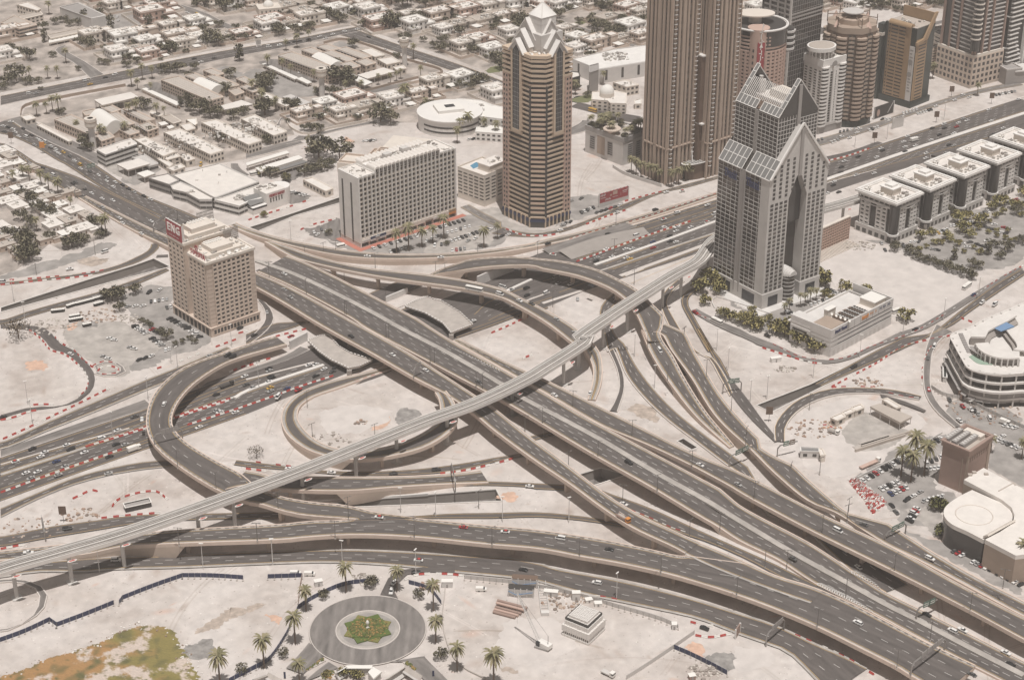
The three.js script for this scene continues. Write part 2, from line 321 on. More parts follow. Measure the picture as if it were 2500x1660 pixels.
// ------------------------------------------------------------ the wide highway that runs from lower left to upper right
{
const N='x-60,1246 m0,1430 m600,1212 m1250,985 m2020,715 n300,590 n700,430 n1000,310 f1750,1435 f2200,1250 g450,1180 g760,1050 g1180,910 g1900,660 k680,270 d2360,1095 x2620,283';
const F='x-60,1137 m0,1070 m600,865 m1200,668 m1660,490 n337,270 n560,165 f1870,1010 g330,760 g1000,560 g1920,272 d690,1352 d2360,800 x2620,199';
const h=road('highway',N,F,{lanes:0,step:12});
const y=h.y,W1=[],Y1=[];
const lane=(n,f,k,ed=0)=>{const st=stations(n,f,8);for(let l=ed?0:1;l<(ed?k+1:k);l++)W1.push(alongMarks(st,(q)=>q.w*l/k,4,8,0.26,y+0.04,l*5));for(const e of[0.01,0.99])Y1.push(alongMarks(st,(q)=>q.w*e,10,0,0.25,y+0.04));};
lane('m0,1330 m1000,995 n0,635 n720,390','m0,1225 m700,995 n0,540 n640,325',5);lane('m0,1195 m700,970 n0,515 n640,300','m0,1140 m1060,820 n0,445 n560,285',3);lane('m0,1120 m600,945 n0,420','m0,1080 m600,880 n0,385',2);lane('m0,1420 m600,1205 m1100,1030 m2020,710','m0,1360 m1000,1015 m2100,640',2);
lane('d690,1480 d2360,915','d690,1362 d2360,805',6);lane('k680,205 d690,1530 d2360,1055','d690,1512 d2360,950',5);
lane('g850,835 g1400,640 g1900,445','g720,800 g1400,560 g1900,405',4);lane('g1000,870 g1900,545','g880,845 g1900,465',3);lane('g1060,920 g1890,610','g920,885 g1900,555',3);lane('g700,785 g1920,365','g560,770 g1920,335',2);lane('g470,745 g1920,300','g400,740 g1920,275',2);lane('g1150,985 g1890,670','g1080,935 g1890,640',2);
lane('f2000,1290 g100,1230 g500,1100','f1880,1240 g0,1120 g300,1010',3);lane('g560,1060 g900,930','g300,1000 g760,870',4);
mesh('lane_marking',W1,M.lineW,h.r,'stuff');mesh('edge_line',Y1,M.lineY,h.r,'stuff');
for(const[ln,w,hh,mat]of[['m0,1212 m700,988',2.4,0.3,'dusty'],['m0,1132 m600,955 m1060,832',1.0,0.5,'kerb'],['m1930,585 n0,530 n640,312',2.6,0.9,'paleC'],['n0,430 n560,287',1.6,0.4,'kerb'],['g850,838 g1400,645 g1910,455',2.6,0.9,'paleC'],['d690,1495 d1500,1215 d2400,922',4.0,0.5,'paleC'],['g900,880 g1900,550',1.8,0.3,'dusty'],['g1060,925 g1500,765 g1890,620',3.4,0.5,'kerb'],['f1000,1290 f1700,1000',1.2,0.6,'kerb'],['g40,1090 g330,955',2.2,0.8,'paleC'],['g150,1180 g480,1060',1.4,0.5,'kerb'],['g420,1150 g760,1040',2.6,0.3,'kerb'],['g1100,925 g1250,865',2,0.4,'kerb'],['d690,1345 d1130,1200 d1700,1010 d2400,785',1.8,0.3,'kerb'],['k680,255 d700,1530 d1150,1395',0.8,0.2,'kerb']])
divider('central_reserve','',ln,w,hh,M[mat]);
struct('paved_slope',sweep(stations('m0,1062 m600,860 m1250,650','m0,1012 m600,805 m1260,570',8),(q)=>[[0,0.12],[q.w,0.3]]),M.asphaltOld);
struct('paved_slope',sweep(stations('m1650,492 n337,268 n520,180','m1700,455 m2360,225 n510,110',8),(q)=>[[0,0.12],[q.w,0.3]]),M.asphaltOld);
struct('paved_slope',sweep(stations('g480,750 g850,640 g1200,520','g330,745 g700,630 g1100,505',8),(q)=>[[0,0.3],[q.w,2.2]]),M.asphaltOld);
struct('paved_slope',sweep(stations('g660,790 g1000,680 g1300,575','g470,765 g900,620 g1250,545',8),(q)=>[[0,0.3],[q.w,2.4]]),M.retain);
}
const barriers=[
['long red and white barrier row along the middle of the highway at left','m700,985 m1200,820 m1420,740 m1930,575',0],['second barrier row, doubling the one in the middle of the highway left of the flyover','m730,975 m1200,832 m1440,748 m1920,590',0.1],
['red and white barrier row on the near carriageway at the lower left','m0,1362 m500,1180 m1000,1005',0],['red and white barrier row behind it, running to the small inner loop','m1540,805 m2000,655 m2360,528 n380,510 n720,400',0],
['red and white barrier row crossing the highway beyond the loop flyover','g700,808 g900,735 g1250,605 g1640,475',0],['red and white barrier row along the far side ramp behind the beige spire tower','g590,648 g800,575 g1200,468 g1500,368 g1920,228',0.1],
['red and white barrier row on the service road under the red hoarding','g780,500 g1000,418 g1130,378',0],['red and white barrier row from the red hoarding to the twin brown tower','g1100,310 g1250,270 g1400,232',0.15],
['barrier row at the bend of the street below the spire tower','g120,540 g260,590 g420,597 g560,578',0],['barrier row along the outside of the side street at the left edge','e0,965 e300,945 e700,905 e850,880',0.35],['barrier row along the near side of that side street at the left edge','e0,1000 e300,968 e600,940 e760,920',0.3],
['barrier row at the outer bend of the left service lane, below the lone tree','e240,1375 e330,1440 e420,1540 m520,220 m640,310 m720,420 m700,520 m640,575',0.2],['inner barrier row of the left service lane','e420,1400 e500,1480 m590,180 m680,270 m760,330',0.3],
['oval of barriers round the small sandy turning circle','m800,360 m840,325 m900,320 m970,345 m960,375 m900,390 m820,385 m800,360',0.1],['outer arc of barriers above the small turning circle','m760,320 m830,288 m960,295',0.1],
['barrier row along the kerb of the road above the highway at left','m20,920 m220,830 m430,730 m640,630 m900,500',0.25],['barrier row on the far kerb beside the car park of the office block','m1290,340 m1500,270 m1700,190 m1940,100',0.5],
['barrier row along the ramp deck behind the curved flyover','m1900,195 m2150,115 n0,155 n250,75 n530,5',0.1],['barrier row on the wall above the highway, near the curved flyover','m1850,385 m2000,325 m2200,260 n0,325 n200,255',0.35],
['barrier row inside the small loop, along its straight upper side','n900,455 n1050,400 n1200,355',0.05],['barrier row on the sand outside the upper flyover curve','g0,1395 g130,1340 g300,1260',0.3],
['upper barrier row beside the road below the small loop','n0,1100 n300,1140 n500,1160',0.3],['lower barrier row beside the road below the small loop','n0,1165 n300,1200',0.2],['barrier row in the wedge between the two lower roads','n1600,1205 n1800,1180 n2100,1110 n2200,1080',0.15],
['barrier row along the sandy edge of the road at lower left','r830,240 r1000,222 r1200,205 r1320,195',0.15],['barrier row at the near kerb of the lower left road, left of the sign gantry','r0,495 r100,475 r250,450',0.2],
['long barrier row up the right bank of the sunken road at right','p780,490 p940,405 p1140,300 p1400,150 k2000,1345 k1840,1270',0.1],['barrier row on the kerb between the sunken road and the white car park block','p760,270 p900,255 p1100,165 p1330,90 k1500,1370 k1800,1190',0.2],
['barrier row along the sunken road towards the right edge','k1950,1100 k2150,960 k2360,840',0.3],['barrier row on the sand left of the white car park block','p210,170 p400,230 p600,290 p700,300',0.1],['barrier row above it, beside the trees of the white car park block','p240,115 p330,160 p500,240 p650,270',0.4],
['barrier row on top of the bend of the curved exit road at right','p780,495 p950,492 p1180,497',0.1],['barrier row at the far end of the curved exit road at right','p1250,545 p1400,580 p1500,585',0.2],['barrier row along the lane past the round concrete shell','p1600,160 p1560,230 p1530,330 p1525,480',0.4],
['barrier row beside the hotel car park on the left','f450,545 f530,510 f640,480 f770,450',0.3],['barrier row between the bakery building and the hotel','f20,465 f150,420 f300,375 f520,300',0.35],
['barrier row in the gap between the two merging viaducts at lower right','t1150,180 t1300,240 t1500,330 t1600,360',0.1],['barrier row along the bottom right slip road','u390,1165 u650,1275 u900,1390 u1130,1530',0.35],['barrier row below the viaducts at the near right, beside the reddish hoarding','t1640,1095 t1720,1115 t1830,1128',0.2],['barrier row by the reddish hoarding at the bottom right','t1680,1205 t1800,1222 t1980,1192',0.15],
['barrier row on the verge above the grey site fence','t800,880 t950,895 t1080,925',0.5],['barrier row at the mouth of the roundabout road','s1270,770 s1330,735 s1420,705 s1640,700 s1800,715',0.3],['ring of barriers round the dark steel tank on the sand','r920,145 r950,100 r1080,45 r1280,20 r1370,80 r1410,105',0.25],['short barrier row near the steel tank on the sand','r595,80 r680,40 r750,10 r800,20',0.1],
['barrier row along the highway edge near the brown gabled tower foot','d690,1340 d900,1290 d1090,1225',0.05],['barrier row before the office block with the red roof sign','m1960,50 m2080,20',0.4],['barrier row along the service lane under the left road','m0,765 m100,745 m260,690 m430,680',0.3],['barrier row beside the left service lane bend','m270,640 m330,635 m440,638',0.2],
['barrier row on the sand before the metro piers at centre','n2200,295 n2260,265 n2360,225',0.2],['barrier row by the white car park block, on the far kerb','g1660,1220 g1760,1275 g1820,1290',0.4],['barrier row along the dark side road past the metro','g1680,1240 g1800,1290',0.4],
];
for(const[lab,line,gap]of barriers)barrier(lab,line,{gap,run:1,len:3,fat:1.25,tall:1.1});

// ------------------------------------------------------------ ground roads
road('street','x-80,352 a0,1215 a200,1345 e160,0 e400,142 e640,288 e1020,520 e1380,692','x-80,345 a0,1175 a300,1340 e330,0 e640,110 e840,205 e1090,325 e1345,455 e1700,620',{lanes:4,kerb:'',inset:1.5});
road('street','x-80,323 a0,1100 a240,1190 a480,1330 e520,0 e900,240 e1345,450 e1700,618','x-80,275 a0,965 a300,1110 a620,1255 e770,0 e1150,240 e1640,448 f60,700',{lanes:5,inset:1.5});
road('street','a0,870 a500,760 a1000,665 a1500,560 a2000,455 b300,395 b800,285 b1000,245','a0,790 a500,690 a1000,585 a1500,480 a2000,390 b300,340 b800,240 b1000,205',{lanes:4,mid:[0.5],inset:0.8,kerb:'NF'});
road('street','b760,290 b1200,420 b1700,590 b2150,730','b900,240 b1300,380 b1800,545 b2150,680',{lanes:4,inset:1,kerb:'NF',mid:[0.5]});
road('street','a0,1000 a60,990 a200,1070 a420,1180 a640,1280 a800,1360','a-60,900 a60,890 a200,965 a400,1060 a620,1170 a800,1265 ',{lanes:0,mat:'asphaltOld',kerb:'NF'});
road('lane','a740,650 a600,520 a470,440 a450,400 a520,375','a850,610 a700,510 a560,430 a520,395 a560,370',{lanes:0,mat:'asphaltOld',kerb:'NF'});
road('lane','a1200,360 a1130,290 a1110,275 a1200,240','a1360,400 a1180,280 a1220,262',{lanes:0,mat:'asphaltOld',kerb:'NF'});
road('lane','a1420,60 a1600,130 a1750,190 a1900,255 a2060,300 a2110,390','a1480,35 a1700,110 a1860,190 a2020,250 a2140,310 a2150,380',{lanes:0,mat:'asphaltOld',kerb:'NF'});
road('lane','b930,20 b1100,90 b1240,130 b1220,160','b1010,0 b1150,75 b1290,125 b1260,165',{lanes:0,mat:'asphaltOld',kerb:'NF'});
road('lane','b1270,165 b1500,120 b1800,60 b2000,0','b1290,130 b1500,85 b1700,40 b1900,-10',{lanes:0,mat:'asphaltOld',kerb:'NF'});
road('lane','b330,1190 b500,1150 b750,1080 b1000,1030 b1200,1000','b360,1100 b480,1120 b700,1070 b1000,1005 b1150,975',{lanes:0,mat:'asphaltOld',kerb:'NF'});
road('lane','b700,850 b900,800 b1200,740 b1400,690','b700,815 b900,760 b1200,700 b1380,660',{lanes:0,mat:'asphaltOld',kerb:'NF'});
road('lane','b250,1030 b300,960 b420,935','b360,1110 b280,1020 b300,985',{lanes:0,mat:'asphaltOld',kerb:'NF'});
road('lane','b0,1310 b200,1260 b480,1180','b0,1260 b200,1200 b420,1150',{lanes:0,mat:'asphaltOld',kerb:'NF'});
road('lane','c650,880 c800,920 c1000,980 c1230,1020','c660,830 c830,870 c1000,920 c1230,960',{lanes:0});
road('lane','c640,1120 c780,1080 c900,1000','c640,1060 c740,1000 c720,930',{lanes:0,mat:'asphaltOld',kerb:'NF'});
road('lane','c540,190 c720,260 c900,330 c1160,390','c570,165 c760,230 c960,300 c1200,360',{lanes:0,mat:'asphaltOld',kerb:'NF'});
road('lane','e1890,0 e1900,60 e1990,120','e1960,0 e1980,40 e2050,90',{lanes:0,mat:'asphaltOld',kerb:'NF'});
road('street','f1765,360 f2000,490 f2300,590 g200,590','f1770,300 f1950,400 f2120,500 g60,540',{lanes:3,inset:0.8,mat:'asphaltOld'});
road('street','g0,575 g180,600 g420,600 g620,555 g900,450 g1100,375 g1400,245 g1640,190 g1930,105','g0,490 g200,555 g380,575 g600,530 g880,430 g1100,330 g1400,225 g1640,160 g1930,85',{lanes:2});
road('street','g1930,105 d660,1210 d900,1140 d1200,1040 d1600,890 d2000,770 d2360,700','g1930,85 d660,1150 d900,1080 d1200,990 d1600,850 d2000,735 d2360,660',{lanes:2,mat:'asphaltOld'});
road('lane','d0,1640 d700,1340 d900,1285 d1200,1180','d690,1300 d900,1255 d1180,1160',{lanes:0});
road('lane','d1100,400 d1260,350 d1500,250 d1760,180','d1110,360 d1280,320 d1500,215 d1760,150',{lanes:0,mat:'asphaltOld',kerb:'NF'});
road('lane','d600,240 d720,285 d780,260','d610,190 d700,230 d780,250',{lanes:0});
// left side
road('street','x-40,690 e0,1000 e300,968 e760,915 e1000,855 e1180,790 e1300,700 e1310,655','x-40,686 e0,978 e300,952 e760,890 e960,840 e1120,770 e1210,720 e1240,660 e1180,610',{lanes:1,inset:0.5});
road('street','e1280,775 e1380,770','e1290,755 e1380,750',{lanes:0});
road('street','x-40,790 e0,1330 e240,1260 e500,1185 e850,1090 e1150,985 e1390,880','x-40,778 e0,1290 e220,1220 e500,1140 e800,1060 e1100,960 e1390,850',{lanes:2});
road('street','e0,1355 e120,1360 e260,1380 e350,1440 e430,1530 m540,220 m680,350 m720,420 m690,530 m600,610 m430,665 m200,690 m0,755','e0,1330 e130,1325 e330,1345 e440,1420 e500,1490 m620,200 m740,330 m775,400 m760,500 m660,600 m500,650 m250,660 m0,725',{lanes:0,inset:0.5});
road('street','m770,385 m860,410 m960,405 m1040,360 m960,290','m790,365 m870,392 m950,385 m990,350 m940,305',{lanes:0,mat:'asphaltOld',kerb:'NF'});
road('street','m790,365 m760,330 m820,290 m960,288','m810,350 m800,330 m840,305 m940,306',{lanes:0,mat:'asphaltOld',kerb:'NF'});
road('street','x-50,1105 m0,1010 m400,850 m800,690 m1180,530 m1500,400 m1700,290 m1900,180','x-50,1087 m0,945 m400,770 m800,600 m1200,430 m1500,310 m1800,185 m2100,70 m2300,0',{lanes:3,shoulder:1.2});
road('street','n0,140 n200,60 n340,20 n560,-60','n0,60 n140,0 f400,1290 f560,1330',{lanes:2});
road('street','f30,1490 f150,1400 f230,1290 f200,1190 f130,1120','f0,1460 f100,1370 f155,1290 f140,1190 f90,1130',{lanes:0,kerb:'NF'});
road('street','m0,1568 m300,1420 m600,1300 m900,1220 m1200,1170 m1420,1150','m0,1490 m300,1365 m600,1240 m900,1160 m1200,1105 m1420,1090',{lanes:2,shoulder:0.8});
// beneath and below the metro
road('street','n-100,1135 n0,1150 n350,1178 n700,1212 n1200,1222 n1700,1190 n2100,1100 n2360,1040 o300,960 o560,880','n-100,1095 n0,1105 n350,1150 n700,1185 n1200,1185 n1600,1150 n2000,1085 n2360,1005 o250,930 o500,860',{lanes:2});
road('street','n1720,1312 n2000,1305 n2360,1325 o337,1330 o600,1345','n1740,1268 n2000,1272 n2360,1285 o337,1285 o600,1300',{lanes:1});
road('street','x-60,1338 r0,475 r400,405 r800,340 r1150,285 r1700,255 r2360,245 s300,240','x-60,1313 r0,395 r400,315 r800,260 r1100,220 r1700,205 r2360,185 s300,180',{lanes:3,inset:0.7});
road('street','s930,240 s1300,245 s1700,245 t0,245 t400,235 t800,270 t1100,320','s1400,225 s1700,205 t0,200 t400,195 t800,235 t1100,285',{lanes:1});
road('street','x-60,1420 r0,735 r300,690 r700,690 r900,672 r1500,655 s0,632 s700,612 s1300,645 s1700,690 s2360,760 t500,800 t800,880 t1300,985 t1700,1075 t2000,1190 t2360,1315 u400,1340 u640,1568 u760,1700','x-60,1390 r0,655 r350,600 r800,562 r1400,545 s0,515 s900,498 s1800,545 s2360,585 t500,645 t1000,740 t1560,875 t2000,1010 t2360,1125 u600,1250 u1000,1430 u1250,1568 u1480,1690',{lanes:3,shoulder:1.5});
road('street','u560,1440 u660,1500 u740,1568','u600,1370 u700,1450 u800,1568',{lanes:0});
road('lane','x-60,1545 r0,1185 r150,1135 r250,1060 r310,960 r310,860 r240,800 r100,770 r-60,780','x-60,1535 r0,1160 r200,1110 r330,1020 r390,920 r380,850 r300,780 r130,745 r-60,755',{lanes:0,mat:'asphaltOld',kerb:'NF'});
road('lane','s1720,690 s1400,690 s1300,720 s1250,790 s1220,860 s1260,920','s1720,650 s1350,655 s1220,700 s1130,790 s1110,870 s1060,910',{lanes:0});
// under the main flyover, middle
road('street','n900,475 n1150,385 n1350,290 n1500,230','n1000,420 n1250,310 n1450,205',{lanes:0,kerb:''});
road('street','f1740,1440 f2000,1350 f2360,1220 g200,1290 g470,1190','f1700,1415 f2000,1310 f2360,1170 g150,1230 g440,1130',{lanes:1});
road('street','f1010,1075 f1180,1000 f1400,920','f1150,1140 f1330,1060 f1560,960',{lanes:1});
road('street','f1060,1310 f1250,1220 f1500,1110','f1100,1340 f1300,1260 f1560,1160',{lanes:1});
road('street','t870,40 t940,75 t1160,187 t1500,347 t1790,447 t2100,582 t2360,720 u500,795 u900,945 u1170,1062','t850,-20 t920,20 t1280,150 t1700,340 t2060,500 t2360,635 u500,718 u650,788 u1100,1005',{lanes:2});
// right: ramps on the sand
road('street','g1010,1060 g910,1150 g880,1240 g930,1450 g960,1568 o1000,160 o1110,400 o1250,580 o1450,770 o1700,960 o1950,1150 o2200,1330 u220,190 u560,345 u740,505 u940,685 u1210,860','g1090,1110 g1000,1200 g1000,1350 g1060,1450 o1080,110 o1200,320 o1350,520 o1550,720 o1800,915 o2010,1070 o2200,1230 p150,1250 p560,1568 u800,330 u1300,700 u1650,950 u2000,1130 u2360,1330',{lanes:3,shoulder:1.0,kerb:'NF'});
road('street','o940,150 o1030,350 o1050,500 o1010,620 o970,690','o1010,190 o1090,400 o1095,520 o1040,700',{lanes:0,kerb:'NF'});
road('street','g1530,960 g1420,1060 g1390,1150 g1430,1280 g1620,1568 o1750,235 o1880,420 o1960,570','g1610,960 g1490,1060 g1450,1150 g1490,1250 g1720,1568 o1800,240 o1930,410 o1990,550',{lanes:1,kerb:'NF'});
road('street','g1740,990 g1590,1070 g1560,1140 g1640,1310 g1790,1568 o1680,0 o1780,170 o1905,410','g1820,980 g1650,1080 g1620,1150 g1680,1280 g1850,1568 o1740,0 o1840,180 o1960,400',{lanes:1});
road('street','o1905,410 o1985,570 o2120,740 o2250,870 o2335,950','o1950,400 o2090,570 o2250,790 o2370,940',{lanes:2,yellow:'--'});
road('street','g1640,1215 g1750,1285 g1950,1385 g2150,1470 p100,120 p330,200 p600,290 p780,300 p950,260 p1150,170 p1350,90 k1560,1360 k2000,1090 k2360,870','g1690,1200 g1800,1260 g2000,1350 g2200,1420 p100,60 p330,150 p560,250 p780,275 p950,225 p1150,140 p1330,50 k1480,1350 k2000,1040 k2360,830',{lanes:0,mat:'asphaltOld',kerb:''});
road('street','p700,490 p1000,350 p1250,235 p1560,90 p1800,-30 k1900,1240 k2160,1060 k2400,900','p640,470 p900,330 p1200,170 p1500,40 k1560,1410 k1860,1200 k2100,1020 k2360,860',{lanes:2,inset:0.8});
road('lane','p1640,-20 p1580,100 p1540,250 p1535,480 p1560,580 p1640,700 p1790,830','p1900,0 p1700,90 p1620,200 p1600,330 p1600,500 p1650,620 p1760,740 p1900,860',{lanes:0,mat:'asphaltOld',kerb:'NF'});
road('street','p310,940 p305,820 p380,700 p520,590 p760,512 p1000,500 p1300,520 p1520,570','p400,950 p405,830 p480,720 p620,625 p830,562 p1080,550 p1300,570 p1500,605',{lanes:3,inset:0.7,kerb:'NF'});
road('lane','p1180,555 p1400,620 p1560,690','p1190,580 p1380,645 p1540,705',{lanes:0});
// ------------------------------------------------------------ elevated roads
const FL={};
const stB2=flyover('flyover','widest flyover, two carriageways side by side, crossing the whole interchange down to the right','f90,898,5.5 f350,1010,7 f860,1280,8 n960,0 n1500,290 n1990,550 o110,625 o840,1060 o1360,1355 o1650,1530,5 t1880,332,2.5 u0,428,1 u337,595,.3 u650,795,0 u1170,1060,0 u1600,1292,0 u2200,1600,0 u2400,1700','f70,695,5.5 f400,785,7 f1180,1165,8 f1960,1568 n1450,-45 n1700,120 n2022,300 o250,445 o480,572 o720,718 o1000,868 o1700,1240 o1950,1380,6 u0,125,4 u600,452,2 u740,540,.5 u1210,850,0 u1500,995,0 u1900,1195 u2360,1425 u2560,1520',{lanes:8,pierW:16,piers:42,solid:2.6,mid:[]});
FL.b1=flyover('flyover','long single flyover on the near side of the widest one, passing under the metro','e640,290,0 e1020,520 e1380,695,2 f100,1040,6 f660,1368,8 n1060,240 n1390,430 n1640,560 n1880,725 o0,845 o337,1095 o640,1300 t900,160 t1160,330 t1500,490 t1590,540','e705,272,0 e985,415 e1340,585,2 f90,905,6 f350,1018,7.5 f860,1295,8 f1340,1565 n1900,575 o0,655 o280,880 o560,1090 o750,1235 o1000,1420 t1250,235 t1500,350 t1755,465',{lanes:4,solid:4,yellow:'NF'});
flyover('flyover','small inner loop ramp curling round the sandy hollow under the metro','n1650,530,8 n1715,620 n1745,760 n1690,860 n1500,985,7 n1250,1060,6.5 n1000,1095,6 n800,1095,5 n560,1040,4 n400,950,3 n310,850,2 n290,740,1.2 n330,640,.6 n450,540,0 n700,445 n1000,370 n1240,300','n1390,432,8 n1510,500 n1580,585 n1598,700 n1570,790 n1450,880,7 n1250,965 n1000,1015,6 n760,1008,5 n600,950,4 n480,850,3 n425,750,1.5 n450,655,.6 n560,580,0 n760,510 n1000,425 n1250,340',{lanes:1,solid:5,shoulder:2.2,piers:30});
flyover('flyover','bottom viaduct that curves from the left edge to the lower right corner','x-60,1378,0 r0,600,0.1 r700,548,2 r1000,485,4 r1500,458,7 r2360,425,7.5 s500,408 s900,388 s1400,408 s2000,468 t400,505 t720,565 t1100,632 t1550,738 u0,885 u337,1010 u650,1142 u1000,1315 u1320,1478 u1450,1560 u1700,1700','x-60,1355,0 r0,520,.1 r700,440,2 r1100,378,4 r1600,335,7 r2360,292,7.5 s500,272 s800,262 s1100,215 s1400,248 s2030,312 t337,340 t900,422 t1300,502 t1600,558 t1755,468 t2050,590 t2360,725 u600,805 u900,930 u1600,1290 u2200,1568 u2450,1690',{lanes:4,solid:6.5,piers:40,shoulder:1.8,pier0:20,dash:'F'});
flyover('flyover','big outer loop flyover that swings over the highway at left and on under the metro','m2360,150,4 m2000,252,6 m1830,318,8 m1600,470 m1480,600 m1420,720 m1415,800 m1440,860 m1540,960 m1800,1120 m1990,1220 n100,1330,8 n270,1395 n500,1440 s840,145 s1080,202 s1400,245','m2400,50,4 m2150,108,6 m1900,192,8 m1500,342 m1290,520 m1212,680 m1205,850 m1270,985 m1450,1140 m1780,1348 m2023,1450 n0,1450 s100,130,8 s400,215 s900,260',{lanes:2,solid:3,piers:38,dash:'NF'});
flyover('flyover','ramp that leaves the outer loop and runs right below the metro to the sign gantry','m1850,1345,8 n0,1310,8 n270,1342,7.5 n820,1357,6.5 n1200,1330,4 n1720,1300,1 n2000,1290,0','m1545,965,8 m1800,1110 m2000,1180 m2250,1232 n250,1252,7.5 n430,1238 n1100,1238,5 n1700,1212,2 n2100,1155,.5 n2360,1080,0',{lanes:3,solid:6.2,piers:60});
flyover('flyover','curved ramp beside the hotel car park that joins the far side of the highway','e1880,520,0 f80,605,2 f480,712,3 f900,782 f1440,792 f2000,752 g240,716,2 g620,642,0 g830,582 g1300,455 g1930,250','e1900,470,0 f0,530,2 f300,622,3 f600,682 f1000,738 f1440,752 f1900,728 f2360,660 g400,640,2 g770,558,0 g1300,408 g1930,215',{lanes:1,solid:9,shoulder:2});
flyover('flyover','flyover with the long white bus, curving across the highway and under the metro','f150,650,2 f390,782,5 f560,832,7 f1000,925,8 f1400,985 f1800,1042 f2100,1112 g200,1172 g420,1300 g560,1402 g690,1500,7 o730,140,5 o832,330,3 o832,450,1 o790,600,0','f200,640,2 f350,690,5 f650,790,7 f1000,865,8 f1500,920 f1900,985 f2200,1068 g200,1090 g400,1188 g600,1300 g740,1400,7 o880,190,5 o915,330,3 o905,470,1 o850,625,0',{lanes:1,solid:4.5,piers:30,shoulder:2});
flyover('flyover','loop flyover arching over the highway in front of the twin brown tower','f1400,985,2 f1600,915,4 f1770,890,7 f2000,860,8 f2360,850 g400,870 g700,932 g950,1025 g1080,1112 g1180,1230 g1290,1480,8 o1230,20,7 o1300,200,6 o1440,430,4 o1690,752,1.5 o1960,1000,0','f1500,925,2 f1700,832,4 f1900,787,7 f2360,770,8 g300,777 g600,812 g850,872 g1050,962 g1200,1045 g1310,1150 g1440,1300,8 o1390,60,7 o1500,250,6 o1590,420,4 o1760,690,1.5 o2000,980,0',{lanes:2,solid:3.5,piers:34,shoulder:2,dash:'F'});
flyover('flyover','straight ramp beside the loop flyover, running down right to the green sign gantry','g1290,1400,7.5 o1380,50,7 o1480,200,6 o1640,420,5 o1850,750,4 o2130,1015,5 o2360,1240,6 p600,1450,7 u800,200 u1200,450 u1500,600,4 u1900,815,1 u2360,1060,.5 u2500,1130,.3','g1400,1260,7.5 o1440,-20,7 o1545,0 o1700,250,6 o1900,580,5 o2140,860,4 o2360,1070,5 p200,1000,6 p330,1080 p430,1120 p620,1290,7 p930,1540 u830,0 u1380,380 u1880,680,4 u2360,930,2 u2500,1000,2',{lanes:3,solid:4.6,piers:36,shoulder:1.6});
flyover('flyover','third parallel flyover at lower right, beyond the widest one and over the dusty underpass','n1700,120,8 n2022,300 o250,445 o480,572 o720,715 o930,830 o1300,985 o1650,1152 o2022,1355 u0,25,8 u560,330 u1290,690 u1920,1012 u2360,1250 u2500,1320','n1550,0,8 n2280,357 o400,418 o1170,800 o1700,1060 o2022,1190 u300,10,8 u700,215 u1320,510 u1900,830,6 u2360,1065 u2500,1130',{lanes:3,piers:36,shoulder:1.6,solid:2});
flyover('flyover','merging stretch where the near flyover joins the bottom viaduct at lower right','t1560,530,7.7 t1800,645 t2100,765 t2360,860 u600,950','t1700,447,7.7 t1755,468 t2050,592 t2360,727 u600,807 u900,932',{lanes:2,solid:3,piers:0,sides:'F'});
// median and gore paint on the decks
{
const L=stB2.t,Y=stB2.y;
for(const[ln,h]of[['f90,808,5.5 f420,930,7 f1050,1240,8 n1250,5 n1690,235 n2080,465 o200,560 o870,920 o1400,1235 o1800,1455,6 u0,262,3 u500,560,1 u900,780,.2 u1260,980,.1 u1480,1088,0 u1900,1310 u2360,1545',1]]){const st=lineStations(HF(ln),3.6);mesh('median',tube(st,()=>[[0,Y-0.5],[0,Y+0.6],[3.6,Y+0.6],[3.6,Y-0.5]]),M.dusty,L);}
chevrons(L,'n1440,50,8 n1800,230 n2100,375','n1380,30,8 n1760,200 n2100,355',30,Y+0.06,0.7);
chevrons(L,'u930,690,1 u1130,790 u1210,850','u975,670,1 u1130,770 u1210,850',14,0.5,0.7);
chevrons(L,'u650,790,.8 u900,910 u1170,1045','u690,775,.8 u930,890 u1170,1045',26,0.6,0.8);
}
{
const g=FL.b1.t;chevrons(g,'n1660,540,8 n1690,590 n1720,620','n1690,540,8 n1730,580 n1745,600',8,0.1,0.5);
chevrons(g,'t1780,632,8 t1950,700 t2150,765','t1800,605,8 t1960,690 t2150,755',14,0.12,0.9);
}
